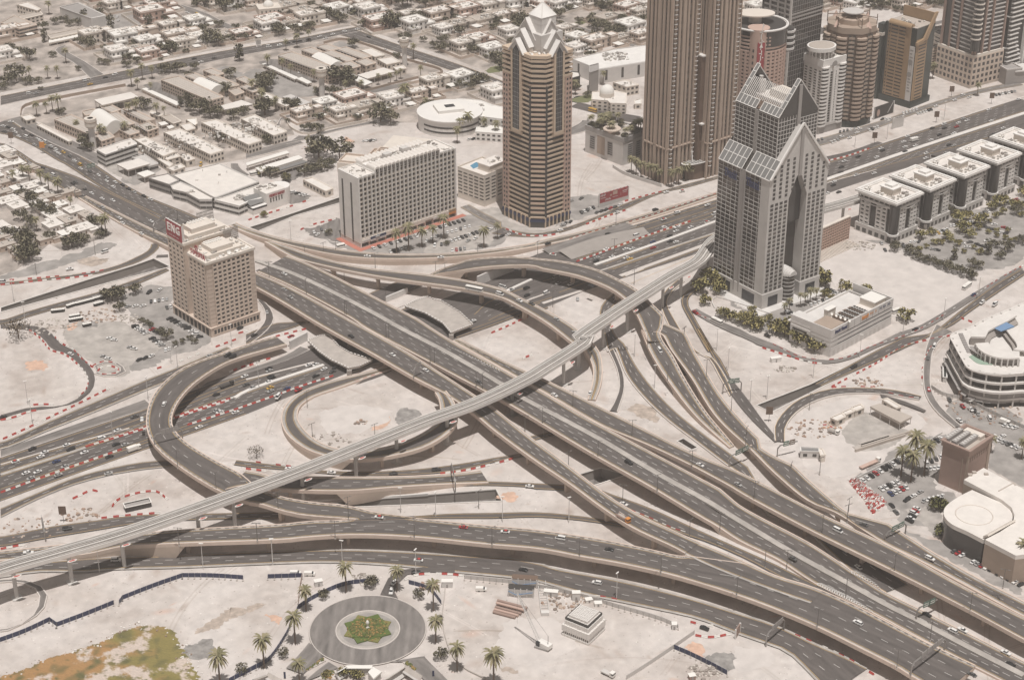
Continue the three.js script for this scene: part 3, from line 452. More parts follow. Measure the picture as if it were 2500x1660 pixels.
// ------------------------------------------------------------ metro viaduct
{
const line='x-70,1420,19 r0,662 r500,520 r1000,375 n0,1350 n500,1165 n1000,965 n1500,765 n1900,622 n2360,400 o400,360 o800,90 g700,1462 g1000,1240 g1240,1085 g1500,920 g1700,808 k-130,600 k660,388 k1000,290 d1700,1380 d2360,1120';
const st=lineStations(line,9.6,7),t=thing('metro_viaduct','pale concrete metro viaduct crossing the whole interchange above the roads','viaduct');
mesh('deck',tube(st,()=>[[0.3,0],[0.3,-0.5],[2.6,-2.3],[7,-2.3],[9.3,-0.5],[9.3,0]]),M.metroC,t);
for(const[a,b]of[[0,0.45],[9.15,9.6]])mesh('parapet',tube(st,()=>[[a,-0.9],[a,1.3],[b,1.3],[b,-0.9]]),M.paleC,t);
mesh('cable_trough',tube(st,()=>[[0.6,0],[0.6,0.5],[1.3,0.5],[1.3,0]]),M.paleC,t);mesh('cable_trough',tube(st,()=>[[8.3,0],[8.3,0.5],[9,0.5],[9,0]]),M.metroC,t);
for(const o of[3,6.6]){mesh('track_bed',sweep(st,()=>[[o-1.35,0.04],[o+1.35,0.04]]),M.dusty,t);for(const e of[-0.75,0.75])mesh('rail',tube(st,()=>[[o+e-0.1,0.05],[o+e-0.1,0.3],[o+e+0.1,0.3],[o+e+0.1,0.05]]),M.pole,t);}
mesh('walkway',tube(st,()=>[[4.45,0],[4.45,0.35],[5.15,0.35],[5.15,0]]),M.paleC,t);
TP('r62,850 r570,690 r1008,535 r1535,312 r1908,272 n395,1405 n875,1220 n1292,1142 n1665,978 n2108,700 o86,705 o455,432 o710,325 o912,172 g1105,1370 g1325,1150 g1530,1070 g1812,900 k765,466 k975,392').forEach((v)=>{
let best=st[0],bd=1e9;for(const q of st){const m=across(q,4.8),d=(m.x-v.x)**2+(m.z-v.z)**2;if(d<bd){bd=d;best=q;}}
const c=across(best,4.8),ax=best.b.clone().sub(best.a).setY(0).normalize(),nr=across(best,9.6),yaw=Math.atan2(-ax.z,ax.x);
const pier=mesh('pier',[cyl(1.05,1.05,c.y-2.2,14).translate(c.x,0,c.z),cyl(1.05,2.2,1.6,14).translate(c.x,c.y-3.8,c.z),bc(c.x,0,c.z,5,0.4,5,yaw)],M.metroC,t);
const sgn=across(best,0).z>nr.z?-1:1,e=c.clone().addScaledVector(ax,6.4*(nr.z>c.z?1:-1)),s=new THREE.Shape([[-2.6,0],[-1.4,-0.8],[1.4,-0.8],[2.6,0],[1.4,0.8],[-1.4,0.8]].map((q)=>new THREE.Vector2(...q)));
mesh('pier_bracket',new THREE.ExtrudeGeometry(s,{depth:0.3,bevelEnabled:false}).rotateX(-Math.PI/2).rotateY(yaw+Math.PI/2).translate(e.x,c.y-2.4,e.z),M.white,pier);mesh('bracket_mark',new THREE.ExtrudeGeometry(s,{depth:0.1,bevelEnabled:false}).scale(0.7,0.55,1).rotateX(-Math.PI/2).rotateY(yaw+Math.PI/2).translate(e.x,c.y-2.08,e.z),M.red,pier);
});
}
// ------------------------------------------------------------ buildings: shared construction
const font=await new FontLoader().loadAsync('fonts/droid/droid_sans_bold.typeface.json'),serif=await new FontLoader().loadAsync('fonts/droid/droid_serif_bold.typeface.json');
let POD;
const X=(x,y)=>({x,y,h:0}),tk=(q)=>(typeof q==='string'?T(q)[0]:q);
function plot(C,R,L){ // ground corner nearest the viewer, the corner to its right and the one to its left
const[c,r,l]=[C,R,L].map((q)=>{const k=tk(q);return P(k.x,k.y,0);}),u=r.clone().sub(c),v=l.clone().sub(c);
const a=Math.atan2(-u.z,u.x),b=Math.atan2(-v.x,-v.z),rot=Math.atan2(Math.sin(a)+Math.sin(b),Math.cos(a)+Math.cos(b));
return{pos:c,rot,w:u.length(),d:v.length(),top:(y)=>hAt(c,y)};
}
const SIDES={F:[0,(b)=>[0,0]],S:[-Math.PI/2,(b)=>[0,-b.d]],E:[Math.PI/2,(b)=>[b.w,0]],B:[Math.PI,(b)=>[b.w,-b.d]]};
// geometry drawn on a face (s along, y up, n outward) to the building's own space
function onFace(b,side,g){const[ry,o]=SIDES[side],[x,z]=o(b);return g.rotateY(ry).translate(x,0,z);}
const faceLen=(b,side)=>(side==='F'||side==='B'?b.w:b.d);
const GL=['glassA','glassB','glassC'].map((n,i)=>std(n,[[0.05,0.047,0.045],[0.075,0.07,0.066],[0.14,0.125,0.115]][i],[0.15,0.2,0.4][i]));
const boxCache={};
const unitBox=(w,h,d)=>boxCache[`${w.toFixed(2)},${h.toFixed(2)},${d.toFixed(2)}`]??=bx(-w/2,-h/2,-d/2,w/2,h/2,d/2);
// windows as single panes set between proud bands and piers
function windows(t,b,side,o){
const len=faceLen(b,side),s0=o.s0??0,s1=o.s1??len,cw=(s1-s0)/o.cols,ch=(o.y1-o.y0)/o.rows,ww=cw*(o.fw??0.6),wh=ch*(o.fh??0.55),off=ch*(o.fy??0.5),dp=o.dp??0.35,n0=o.n??0;
const[ry,oo]=SIDES[side],[ox,oz]=oo(b),g=unitBox(ww,wh,0.16),rest=[];
b.panes??=0;
for(let r=0;r<o.rows;r++)for(let c=0;c<o.cols;c++){
if(o.skip&&o.skip(c,r))continue;
const s=s0+(c+0.5)*cw,y=o.y0+r*ch+off,v=V(s,y,n0+0.02).applyAxisAngle(V(0,1,0),ry);
if(b.panes<300){b.panes++;const m=mesh(o.name??'window',g,o.glass??(rnd()<0.6?GL[0]:rnd()<0.6?GL[1]:GL[2]),t);m.position.set(v.x+ox,v.y,v.z+oz);m.rotation.y=ry;}else rest.push(onFace(b,side,g.clone().translate(s,y,n0+0.02)));
}
if(rest.length)mesh('windows',rest,GL[0],t,'stuff');
if(o.frame===false)return;
const q=[];
if(o.bands!==false)for(let r=0;r<=o.rows;r++){const a=r?o.y0+(r-1)*ch+off+wh/2:o.y0,e=r<o.rows?o.y0+r*ch+off-wh/2:o.y1;if(e>a+0.02)q.push(bx(s0,a,n0-0.1,s1,e,n0+dp-0.04));}
if(o.piers!==false)for(let c=0;c<=o.cols;c++){const a=c?s0+(c-0.5)*cw+ww/2:s0,e=c<o.cols?s0+(c+0.5)*cw-ww/2:s1;if(e>a+0.02)q.push(bx(a,o.y0+0.01,n0-0.1,e,o.y1-0.01,n0+dp));}
mesh(o.frameName??'facade',q.map((k)=>onFace(b,side,k)),o.wall,t);
}
function letters(t,b,side,text,s,y,size,mat,n=0.5,f=font,name='lettering',w){
const g=new TextGeometry(text,{font:f,size,depth:0.35,curveSegments:3,bevelEnabled:false});g.computeBoundingBox();
if(w)g.scale(w/(g.boundingBox.max.x-g.boundingBox.min.x),1,1);
return mesh(name,onFace(b,side,g.translate(s,y,n)),mat,t);
}
function scribble(t,b,side,s0,s1,y0,y1,n,mat,seedN=3){ // small print too far off to read
const q=[],k=Math.round((s1-s0)/((y1-y0)*0.7));
for(let i=0;i<k;i++){const s=s0+(i+0.15)*(s1-s0)/k,w=(s1-s0)/k*0.7;if((i*7+seedN)%5===0)continue;q.push(bx(s,y0,n,s+w*0.3,y1*((i*3+seedN)%3?1:0.99),n+0.1));if((i+seedN)%3)q.push(bx(s,y0+(y1-y0)*0.35,n,s+w,y0+(y1-y0)*0.6,n+0.08));}
mesh('small_print',q.map((g)=>onFace(b,side,g)),mat,t,'stuff');
}
function build(name,label,cat,p,group){const t=thing(name,label,cat,p.pos,p.rot,group);return t;}
const dishGeo=()=>new THREE.SphereGeometry(1,10,4,0,7,0,1.0).translate(0,-0.62,0).rotateX(-2.2);
// roof plant: fans, ducts, tanks, dishes
function clutter(t,x0,x1,z0,z1,y,n,o={}){
const q=[],pal=[[0.62,0.58,0.54],[0.45,0.42,0.39],[0.72,0.69,0.65],[0.33,0.3,0.28]];
for(let i=0;i<n;i++){
const x=rr(x0,x1),z=rr(z0,z1),k=rnd(),c=pick(pal);
if(k<0.5)q.push(paint(bc(x,y,z,rr(1,2.6),rr(0.7,1.6),rr(1,2.2)),c));
else if(k<0.7)q.push(paint(bc(x,y,z,rr(2.5,6),0.6,0.5,rnd()<0.5?0:Math.PI/2),c));
else if(k<0.85)q.push(paint(cyl(0.8,0.8,1.3,8).translate(x,y,z),[0.7,0.67,0.63]));
else q.push(paint(bc(x,y,z,0.3,1.8,0.3),[0.3,0.28,0.26]));
}
for(let i=0;i<(o.dishes??0);i++)q.push(paint(dishGeo().scale(1.3,1.3,1.3).translate(rr(x0,x1),y+1.3,rr(z0,z1)),[0.78,0.75,0.72]));
mesh('roof_equipment',q,vmat,t,'stuff');
}
const parapet=(w,d,y,hgt,th,x0=0,z1=0)=>[bx(x0,y,z1-th,x0+w,y+hgt,z1),bx(x0,y,z1-d,x0+w,y+hgt,z1-d+th),bx(x0,y,z1-d+th,x0+th,y+hgt,z1-th),bx(x0+w-th,y,z1-d+th,x0+w,y+hgt,z1-th)];
walls('beige',[0.64,0.53,0.45]);walls('beigeDark',[0.40,0.315,0.255]);walls('cream',[0.74,0.67,0.60]);walls('roofPale',[0.78,0.73,0.685]);walls('roofTan',[0.50,0.44,0.39]);walls('whiteWall',[0.82,0.79,0.76]);walls('pinkStone',[0.36,0.255,0.215]);walls('tanTower',[0.62,0.49,0.375]);walls('rose',[0.56,0.40,0.335]);walls('brownTower',[0.47,0.37,0.30]);walls('granite',[0.36,0.335,0.32]);walls('granite2',[0.60,0.57,0.545]);walls('offWhite',[0.70,0.67,0.645]);
std('navy',[0.035,0.045,0.10],0.6);std('blueText',[0.035,0.045,0.12],0.6);std('crimson',[0.36,0.055,0.065],0.7);std('orange',[0.65,0.26,0.06],0.7);std('pool',[0.10,0.28,0.42],0.1);std('curtain',[0.06,0.056,0.054],0.08,{metalness:0.25});std('curtain2',[0.10,0.09,0.083],0.05,{metalness:0.45});std('mullion',[0.62,0.59,0.565],0.5);
std('skylight',[0.22,0.215,0.21],0.25);std('bronze',[0.17,0.115,0.085],0.6);walls('gold',[0.40,0.27,0.16],0.5);std('greenGlass',[0.05,0.06,0.055],0.12,{metalness:0.2});walls('paveRed',[0.50,0.19,0.14]);

// ---- office block with the red roof sign
{
const p=plot(X(516.8,822.7),X(635.4,785.4),X(417,768)),H=p.top(644),{w,d}=p,t=build('office_block','beige office block with punched windows and a red ENG board on its roof','office building',p);
const dF=d*0.45,dB=d*0.43,zB=-d+dB,hB=H+4.5,st=H/17;
mesh('podium',[bx(-0.8,0,-d-0.5,w+0.8,st*2,0.8),bx(-1.2,st*2,-d-0.8,w+1.2,st*2+0.6,1.2)],M.beige,t);
mesh('front_block',bx(0,0,-dF,w,H,0),M.beige,t);mesh('rear_block',bx(0,0,-d,w,hB,zB),M.beige,t);mesh('link',bx(2.6,0,zB-0.5,w-2,H-1,-dF+0.5),M.cream,t);
const f={...p,w,d:dF,panes:0},y0=st*2+0.6;
windows(t,f,'F',{s0:w*0.12,s1:w*0.9,y0,y1:H-1.5,cols:8,rows:15,fw:0.62,fh:0.6,wall:M.beige,dp:0.5});
const fs={pos:0,w,d:dF,panes:f.panes};windows(t,fs,'S',{s0:0.4,s1:dF-1.2,y0,y1:H-1.5,cols:4,rows:15,fw:0.55,fh:0.55,wall:M.beige,dp:0.5});
const bk={w,d,panes:fs.panes};windows(t,bk,'S',{s0:0.6,s1:dB-0.4,y0,y1:hB-2,cols:4,rows:15,fw:0.55,fh:0.55,wall:M.beige,dp:0.5});
mesh('storey_groove',Array.from({length:15},(_,i)=>[bx(0.1,y0+(i+0.95)*(H-1.5-y0)/15,-0.2,w*0.12,y0+(i+0.95)*(H-1.5-y0)/15+0.25,0.06),bx(w*0.9,y0+(i+0.95)*(H-1.5-y0)/15,-0.2,w-0.1,y0+(i+0.95)*(H-1.5-y0)/15+0.25,0.06)]).flat(),M.beigeDark,t);
windows(t,{w:w+1.6,d:d+1.3,panes:300},'F',{s0:1,s1:w,y0:0.6,y1:st*1.9,cols:14,rows:1,fw:0.75,fh:0.6,wall:M.beige,n:0.85,dp:0.25});
mesh('shopfront',Array.from({length:9},(_,i)=>bx(-0.9,0.4,-d+2+i*d/9.5,-0.82,st*1.7,-d+2+(i+0.65)*d/9.5)),M.dark,t);
mesh('cornice',[...parapet(w+1.6,dF+1.6,H-0.9,1.7,1.2,-0.8,0.8),...parapet(w+1.4,dB+1.4,hB-0.9,1.7,1.2,-0.7,zB+0.7)],M.cream,t);
mesh('roof',[bx(0.2,H-0.1,-dF+0.2,w-0.2,H+0.12,-0.2),bx(0.2,hB-0.1,-d+0.2,w-0.2,hB+0.12,zB-0.2)],M.roofPale,t);
mesh('plant_room',[bx(3,H,-dF+1.5,w-4,H+3,-3.2),bx(8,H+3,-dF+3,w-12,H+6,-5),bx(5,hB,-d+2,w-3,hB+3.2,zB-2),bx(9,hB+3.2,-d+4,w-9,hB+6.4,zB-4)],M.cream,t);
mesh('fan_unit',Array.from({length:16},(_,i)=>cyl(0.8,0.8,0.7,9).translate(9.5+(i%8)*(w-23)/8,H+6,-dF+4+(i>>3)*2.6)).concat(Array.from({length:14},(_,i)=>cyl(0.8,0.8,0.7,9).translate(10.5+(i%7)*(w-21)/7,hB+6.4,-d+5.2+(i>>3)*2.2))),M.white,t,'stuff');
clutter(t,3,w-4,-3,-0.8,H,16,{dishes:2});clutter(t,4,w-5,-dF+2,-3.6,H+3,18);clutter(t,3,w-3,zB-3,zB-1,hB,14);clutter(t,5,w-4,-d+2.5,zB-2.4,hB+3.2,12);
mesh('satellite_dish',[dishGeo().scale(1.9,1.9,1.9).translate(w*0.5,H+2.4,-0.9),dishGeo().scale(1.5,1.5,1.5).translate(w*0.66,H+2.2,-0.9)],M.white,t);
const sb={w,d,panes:0},bd=mesh('sign_board',onFace(sb,'S',bx(0.6,hB+0.9,0.3,dB-0.6,hB+12.5,0.8)),M.crimson,t);bd.userData.label='red roof board reading ENG in white';
letters(bd,sb,'S','ENG',2,hB+5.4,5.2,M.white,0.8,font,'lettering',dB-4.6);scribble(bd,sb,'S',2.4,dB-2.6,hB+2.4,hB+3.6,0.82,M.offWhite);
mesh('sign_frame',[...Array.from({length:6},(_,i)=>onFace(sb,'S',bx(1+i*(dB-2)/5,hB,-1.6,1.2+i*(dB-2)/5,hB+12,0.3))),onFace(sb,'S',bx(0.6,hB+12.5,0.2,dB-0.6,hB+12.8,0.9))],M.offWhite,t);
letters(t,{w,d:dF},'S','TOYOTA',1.2,H+1.3,3.0,M.crimson,-0.8,font,'lettering',dF-3.2);
mesh('emblem',[new THREE.TorusGeometry(1.7,0.22,5,20),new THREE.TorusGeometry(0.8,0.2,5,16).scale(0.6,1.5,1),new THREE.TorusGeometry(1.2,0.2,5,16).scale(1.05,0.42,1).translate(0,0.7,0)].map((g)=>onFace({w,d:dF},'S',g.translate(dF*0.42,H+6.6,-0.8))),M.crimson,t);
mesh('sign_frame',[...Array.from({length:8},(_,i)=>onFace({w,d:dF},'S',bx(1.2+i*(dF-2.4)/7,H+0.5,-1.6,1.35+i*(dF-2.4)/7,H+5,-1.3)))],M.offWhite,t);
for(const[x0,z,L,hh]of[[w*0.62,-d+0.6,w*0.34,14],[w*0.72,-dF+1.2,w*0.3,9]])mesh('billboard_frame',[...Array.from({length:14},(_,i)=>bx(x0+i*L/13,H,z,x0+i*L/13+0.28,H+hh,z+0.25)),...Array.from({length:6},(_,i)=>bx(x0,H+2+i*hh/6.5,z-0.05,x0+L,H+2.35+i*hh/6.5,z+0.3))],M.steel,t);
}
// ---- slab hotel with the vaulted roof edge
{
const p=plot(X(882,604.5),X(1123,532),X(831,581)),H=p.top(437),{w,d}=p,N=24,cw=w/N,t=build('hotel','long pale slab hotel with round balcony cells, fins and a row of roof vaults','hotel',p);
const yB=H*0.115,R=13,ch=(H-yB)/(R+0.4);
mesh('core',[bx(0,yB,-d,w,H,-1.2),bx(0.4,0,-d,w,yB,-2.2)],M.cream,t);mesh('end_wall',bx(-0.8,0,-d-0.3,0,H+0.9,0.5),M.whiteWall,t);mesh('far_end_wall',bx(w,0,-d,w+0.8,H+0.9,0.5),M.whiteWall,t);
const b={w,d,panes:0};
windows(t,b,'F',{y0:yB+0.3,y1:H-0.1,cols:N,rows:R,fw:0.78,fh:0.85,fy:0.55,n:-1.2,frame:false});
const bal=new THREE.CylinderGeometry(cw*0.43,cw*0.43,ch*0.36,8,1,true,-Math.PI/2,Math.PI),balS=[];
for(let r=0;r<R;r++)for(let c=0;c<N;c++){const x=(c+0.5)*cw,y=yB+0.3+r*ch+ch*0.17;if(r*N+c<299){const m=mesh('balcony',bal,M.cream,t);m.position.set(x,y,-1.0);m.scale.z=0.7;}else balS.push(bal.clone().scale(1,1,0.7).translate(x,y,-1));}
mesh('balconies',balS,M.cream,t,'stuff');
mesh('slab_edge',Array.from({length:R+1},(_,r)=>bx(0,yB+0.2+r*ch,-1.3,w,yB+0.45+r*ch,-0.5)),M.cream,t,'stuff');
for(let c=0;c<=N;c++)mesh('fin',bx(c*cw-0.32,yB,-1.2,c*cw+0.32,H+(c>=4&&c<=20?3.4:0.4),0.45),M.whiteWall,t);
mesh('fascia',bx(-0.2,yB*0.52,-2.2,w,yB+0.15,0.55),M.cream,t);
for(let c=0;c<12;c++)mesh('shop_window',bx(c*2*cw+0.7,0.3,-1.9,(c+1)*2*cw-0.5,yB*0.52,-1.7),GL[c%2],t);
mesh('column',Array.from({length:13},(_,c)=>bx(c*2*cw-0.35,0,-2,c*2*cw+0.4,yB*0.52,0.2)),M.cream,t);
for(const[c0,c1,y0,y1,m,tx,tm]of[[0.1,2.1,0.55,0.86,'offWhite','','granite'],[2.2,6,0.7,1.0,'navy','ASICS','white'],[2.2,6,0.42,0.68,'offWhite','','granite'],[8.2,11,0.82,1.06,'beigeDark','','white'],[8.2,11,0.5,0.8,'offWhite','','crimson'],[16,17.9,0.5,0.72,'bronze','','offWhite'],[18,20,0.5,0.8,'offWhite','','granite'],[22.1,23.9,0.78,1.08,'gold','','bronze'],[22.1,23.9,0.48,0.76,'orange','','gold']]){const s=mesh('shop_sign',bx(c0*cw,yB*y0,0.55,c1*cw,yB*y1,0.8),M[m],t);if(tx)letters(s,b,'F',tx,c0*cw+cw*1.2,yB*(y0+0.08),yB*0.16,M[tm],0.8);else scribble(s,b,'F',c0*cw+0.8,c1*cw-0.8,yB*(y0+0.1),yB*(y1-0.1),0.82,M[tm],c0|0);}
for(const z of[-d*0.36,-d*0.8])mesh('stair_slot',bx(-0.86,2,z-0.9,-0.74,H-5,z+0.9),M.dark,t);
mesh('base_band',bx(-1,yB*0.5,-d-0.3,-0.8,yB*0.56,0.5),M.beigeDark,t);
const v0=4,v1=20;
mesh('upper_storey',bx(v0*cw,H-0.5,-d+1,v1*cw,H+3.2,-1.4),M.whiteWall,t);
for(let c=v0;c<v1;c++){mesh('roof_vault',new THREE.CylinderGeometry(cw*0.5,cw*0.5,d*0.46,10,1,false,0,Math.PI).rotateZ(Math.PI/2).rotateY(Math.PI/2).translate((c+0.5)*cw,H+3.2,-d*0.23+0.4),M.roofPale,t);mesh('roof_vault',new THREE.CylinderGeometry(cw*0.5,cw*0.5,d*0.34,10,1,false,0,Math.PI).rotateZ(Math.PI/2).rotateY(Math.PI/2).translate((c+0.5)*cw,H+3.2,-d*0.83),M.roofPale,t);mesh('window',bx((c+0.25)*cw,H+0.3,-1.4,(c+0.75)*cw,H+2.6,-1.3),M.dark,t);}
mesh('roof',[bx(0,H-0.05,-d,v0*cw-0.05,H+0.15,-0.9),bx(v1*cw+0.05,H-0.05,-d,w,H+0.15,-0.9)],M.roofPale,t);
mesh('roof_parapet',[...parapet(v0*cw,d,H,1.2,0.4),...parapet((N-v1)*cw,d,H,1.2,0.4,v1*cw)],M.whiteWall,t);
clutter(t,1,v0*cw-1,-d+1,-2,H,12);clutter(t,v0*cw+3,v1*cw-3,-d*0.64,-d*0.48,H+3.2,34,{dishes:3});clutter(t,v1*cw+1,w-1,-d+1,-2,H,10);
mesh('lift_room',[bx(w*0.37,H+3,-d*0.66,w*0.44,H+6.5,-d*0.47),bx(w*0.55,H+3,-d*0.66,w*0.62,H+7,-d*0.46)],M.granite2,t);
mesh('pavement',[bx(-5,0.02,-d-1,-0.9,0.12,5),bx(-0.9,0.02,0.6,w+6,0.12,5)],M.paveRed,t);
}
// ---- low hotel annexe behind the slab, with its walled roof courts
{
const p=plot('b1600,1250','b1740,1180','b990,1265'),t=build('hotel_annexe','low tan annexe with walled roof courts just behind the slab hotel','building',{...p,pos:at('b1560,1300'),rot:p.rot}),w=42,d=62;
mesh('wall',[bx(-22,0,-40,16,9,0),bx(-52,0,-44,-22,11,-14),bx(-48,0,-64,-30,8,-44)],M.cream,t);mesh('roof_court',[...parapet(26,26,11,2.2,0.8,-50,-16),...parapet(14,14,11,3,1.2,-36,-24),...parapet(16,18,8,1.6,0.6,-47,-45)],M.beige,t);clutter(t,-46,-26,-40,-20,11,16);
}
// ---- tan tower with the stepped gables and pyramid
{
const p=plot('g375,548','g628,448','g118,412'),H=p.top(139+8),{w,d}=p,t=build('spire_tower','tan apartment tower with stepped white gables, dark glass strips and a pyramid top','tower',p);
const n=36,st=H/n,cut=7;
const oct=(e)=>[V(cut,0,e),V(w+e,0,e),V(w+e,0,-d-e),V(-e,0,-d-e),V(-e,0,-cut)];
mesh('core',prism(oct(-1.3),0,H),M.glassA,t);
for(let i=2;i<n;i++)mesh('floor_band',prism(oct(i>n-6?0.5:i<3?0.4:0),i*st+st*0.05,i*st+st*(i>n-6?0.5:0.4)),M.tanTower,t);
mesh('top_band',prism(oct(0.6),H-st*0.25,H+1.4),M.tanTower,t);mesh('roof',prism(oct(-0.8),H+0.9,H+1.1),M.roofPale,t);
mesh('shop_base',prism(oct(0.3),0,st*1.6),GL[1],t);mesh('shop_fascia',prism(oct(0.7),st*1.2,st*1.8),M.navy,t);mesh('shop_column',Array.from({length:14},(_,i)=>i<7?bx(cut+i*(w-cut)/6.6,0,0,cut+i*(w-cut)/6.6+1,st*2.2,0.9):bx(-0.9,0,-cut-(i-7)*(d-cut)/6.6-1,0,st*2.2,-cut-(i-7)*(d-cut)/6.6)),M.tanTower,t,'stuff');
for(const sd of['F','S']){ // outer rose piers with square windows, and the glass strips
const L=sd==='F'?w:d,bb={w,d,panes:sd==='F'?0:70};
const[a,e]=sd==='F'?[L-6.2,L+0.3]:[-0.3,6.2];
mesh('corner_pier',onFace(bb,sd,bx(a,st*2,-1.4,e,H-st*4.6,0.35)),M.rose,t);
windows(t,bb,sd,{s0:a+0.6,s1:e-0.6,y0:st*2,y1:H-st*5,cols:2,rows:n-7,fw:0.55,fh:0.45,n:0.36,frame:false});
const c0=sd==='F'?L*0.5:L*0.3,c1=c0+L*0.2,y0=H*0.56,m=(c0+c1)/2;
mesh('glass_strip',onFace(bb,sd,new THREE.ExtrudeGeometry(new THREE.Shape([[c0,y0],[c1,y0],[c1,H+1],[m,H+6],[c0,H+1]].map((q)=>new THREE.Vector2(...q))),{depth:0.6,bevelEnabled:false}).translate(0,0,0.3)),M.glass,t);
mesh('strip_mullion',[...Array.from({length:3},(_,i)=>onFace(bb,sd,bx(c0+(i+1)*(c1-c0)/4-0.08,y0,0.85,c0+(i+1)*(c1-c0)/4+0.08,H+2,1.0))),...Array.from({length:17},(_,i)=>onFace(bb,sd,bx(c0,y0+i*(H-y0)/16.5,0.86,c1,y0+i*(H-y0)/16.5+0.2,0.98)))],M.granite,t,'stuff');
for(const[q0,q1]of[[c0-1.7,c0],[c1,c1+1.7]])mesh('strip_frame',onFace(bb,sd,bx(q0,y0-1.5,-1.4,q1,H+2,1.2)),M.tanTower,t);
mesh('strip_sill',onFace(bb,sd,bx(c0-1.7,y0-2.6,-1,c1+1.7,y0,1.15)),M.tanTower,t);
// dark slot beside the chamfer
mesh('dark_slot',onFace(bb,sd,sd==='F'?bx(cut+0.3,st*2,-1,cut+1.9,H-st*6,0.5):bx(L-cut-1.9,st*2,-1,L-cut-0.3,H-st*6,0.5)),M.dark,t);
// stepped white roof slabs over the glass strips
for(const[k,hgt]of[[0,9],[1,15],[2,22]]){const dz=-1.2-k*4.6,z0=c0-4.2-k*1.2,z1=c1+4.2+k*1.2,apex=H+hgt+1,eave=H+0.4+k*4.6;for(const[sa,sb2]of[[z0,m],[z1,m]]){const A=V(sa,eave,dz),B=V(sb2,apex,dz),g=new THREE.BoxGeometry(A.distanceTo(B)+0.6,0.5,4.6);g.rotateZ(Math.atan2(B.y-A.y,B.x-A.x)).translate((A.x+B.x)/2,(A.y+B.y)/2,dz+0.6);mesh('gable_slab',onFace(bb,sd,g),M.whiteWall,t);}const tri=new THREE.Shape([[z0,H],[z1,H],[z1,eave-0.3],[m,apex-0.5],[z0,eave-0.3]].map((q)=>new THREE.Vector2(...q)));mesh('gable_wall',onFace(bb,sd,new THREE.ExtrudeGeometry(tri,{depth:3.4,bevelEnabled:false}).translate(0,0,dz-1.4)),M.granite2,t);}
}
const s=6.6,cx=w*0.57,cz=-d*0.43,y1=H+25;
mesh('attic',bx(cx-10,H,cz-10,cx+10,H+14,cz+10),M.granite2,t);
mesh('top_shaft',bx(cx-s,H,cz-s,cx+s,y1,cz+s),M.offWhite,t);mesh('shaft_line',[bx(cx-s-0.1,y1-5,cz-s-0.1,cx+s+0.1,y1-4.7,cz+s+0.1),...[0.25,0.5,0.75].map((k)=>bx(cx-s+2*s*k,H+12,cz+s,cx-s+2*s*k+0.15,y1,cz+s+0.08))],M.granite2,t,'stuff');
mesh('pyramid_roof',new THREE.ConeGeometry(s*1.48,9,4).rotateY(Math.PI/4).translate(cx,y1+4.5,cz),M.whiteWall,t);mesh('ridge_cap',[[-1,1],[1,1],[-1,-1]].map(([a,e])=>bar(V(cx+a*s,y1+0.2,cz+e*s),V(cx,y1+9.2,cz),0.5)),M.white,t);
clutter(t,1,6,-d+2,-8,H+1,8,{dishes:2});clutter(t,w-6,w-1,-d+4,-4,H+1,8,{dishes:2});clutter(t,6,12,-8,-4,H+1,6,{dishes:2});
mesh('floor_rail',Array.from({length:n-8},(_,i)=>prism([V(cut+0.6,0,0.3),V(cut*1.25,0,0.6),V(-0.6,0,-cut*1.25),V(-0.3,0,-cut-0.6)],(i+3)*st+st*0.35,(i+3)*st+st*0.5)),M.rose,t,'stuff');
}
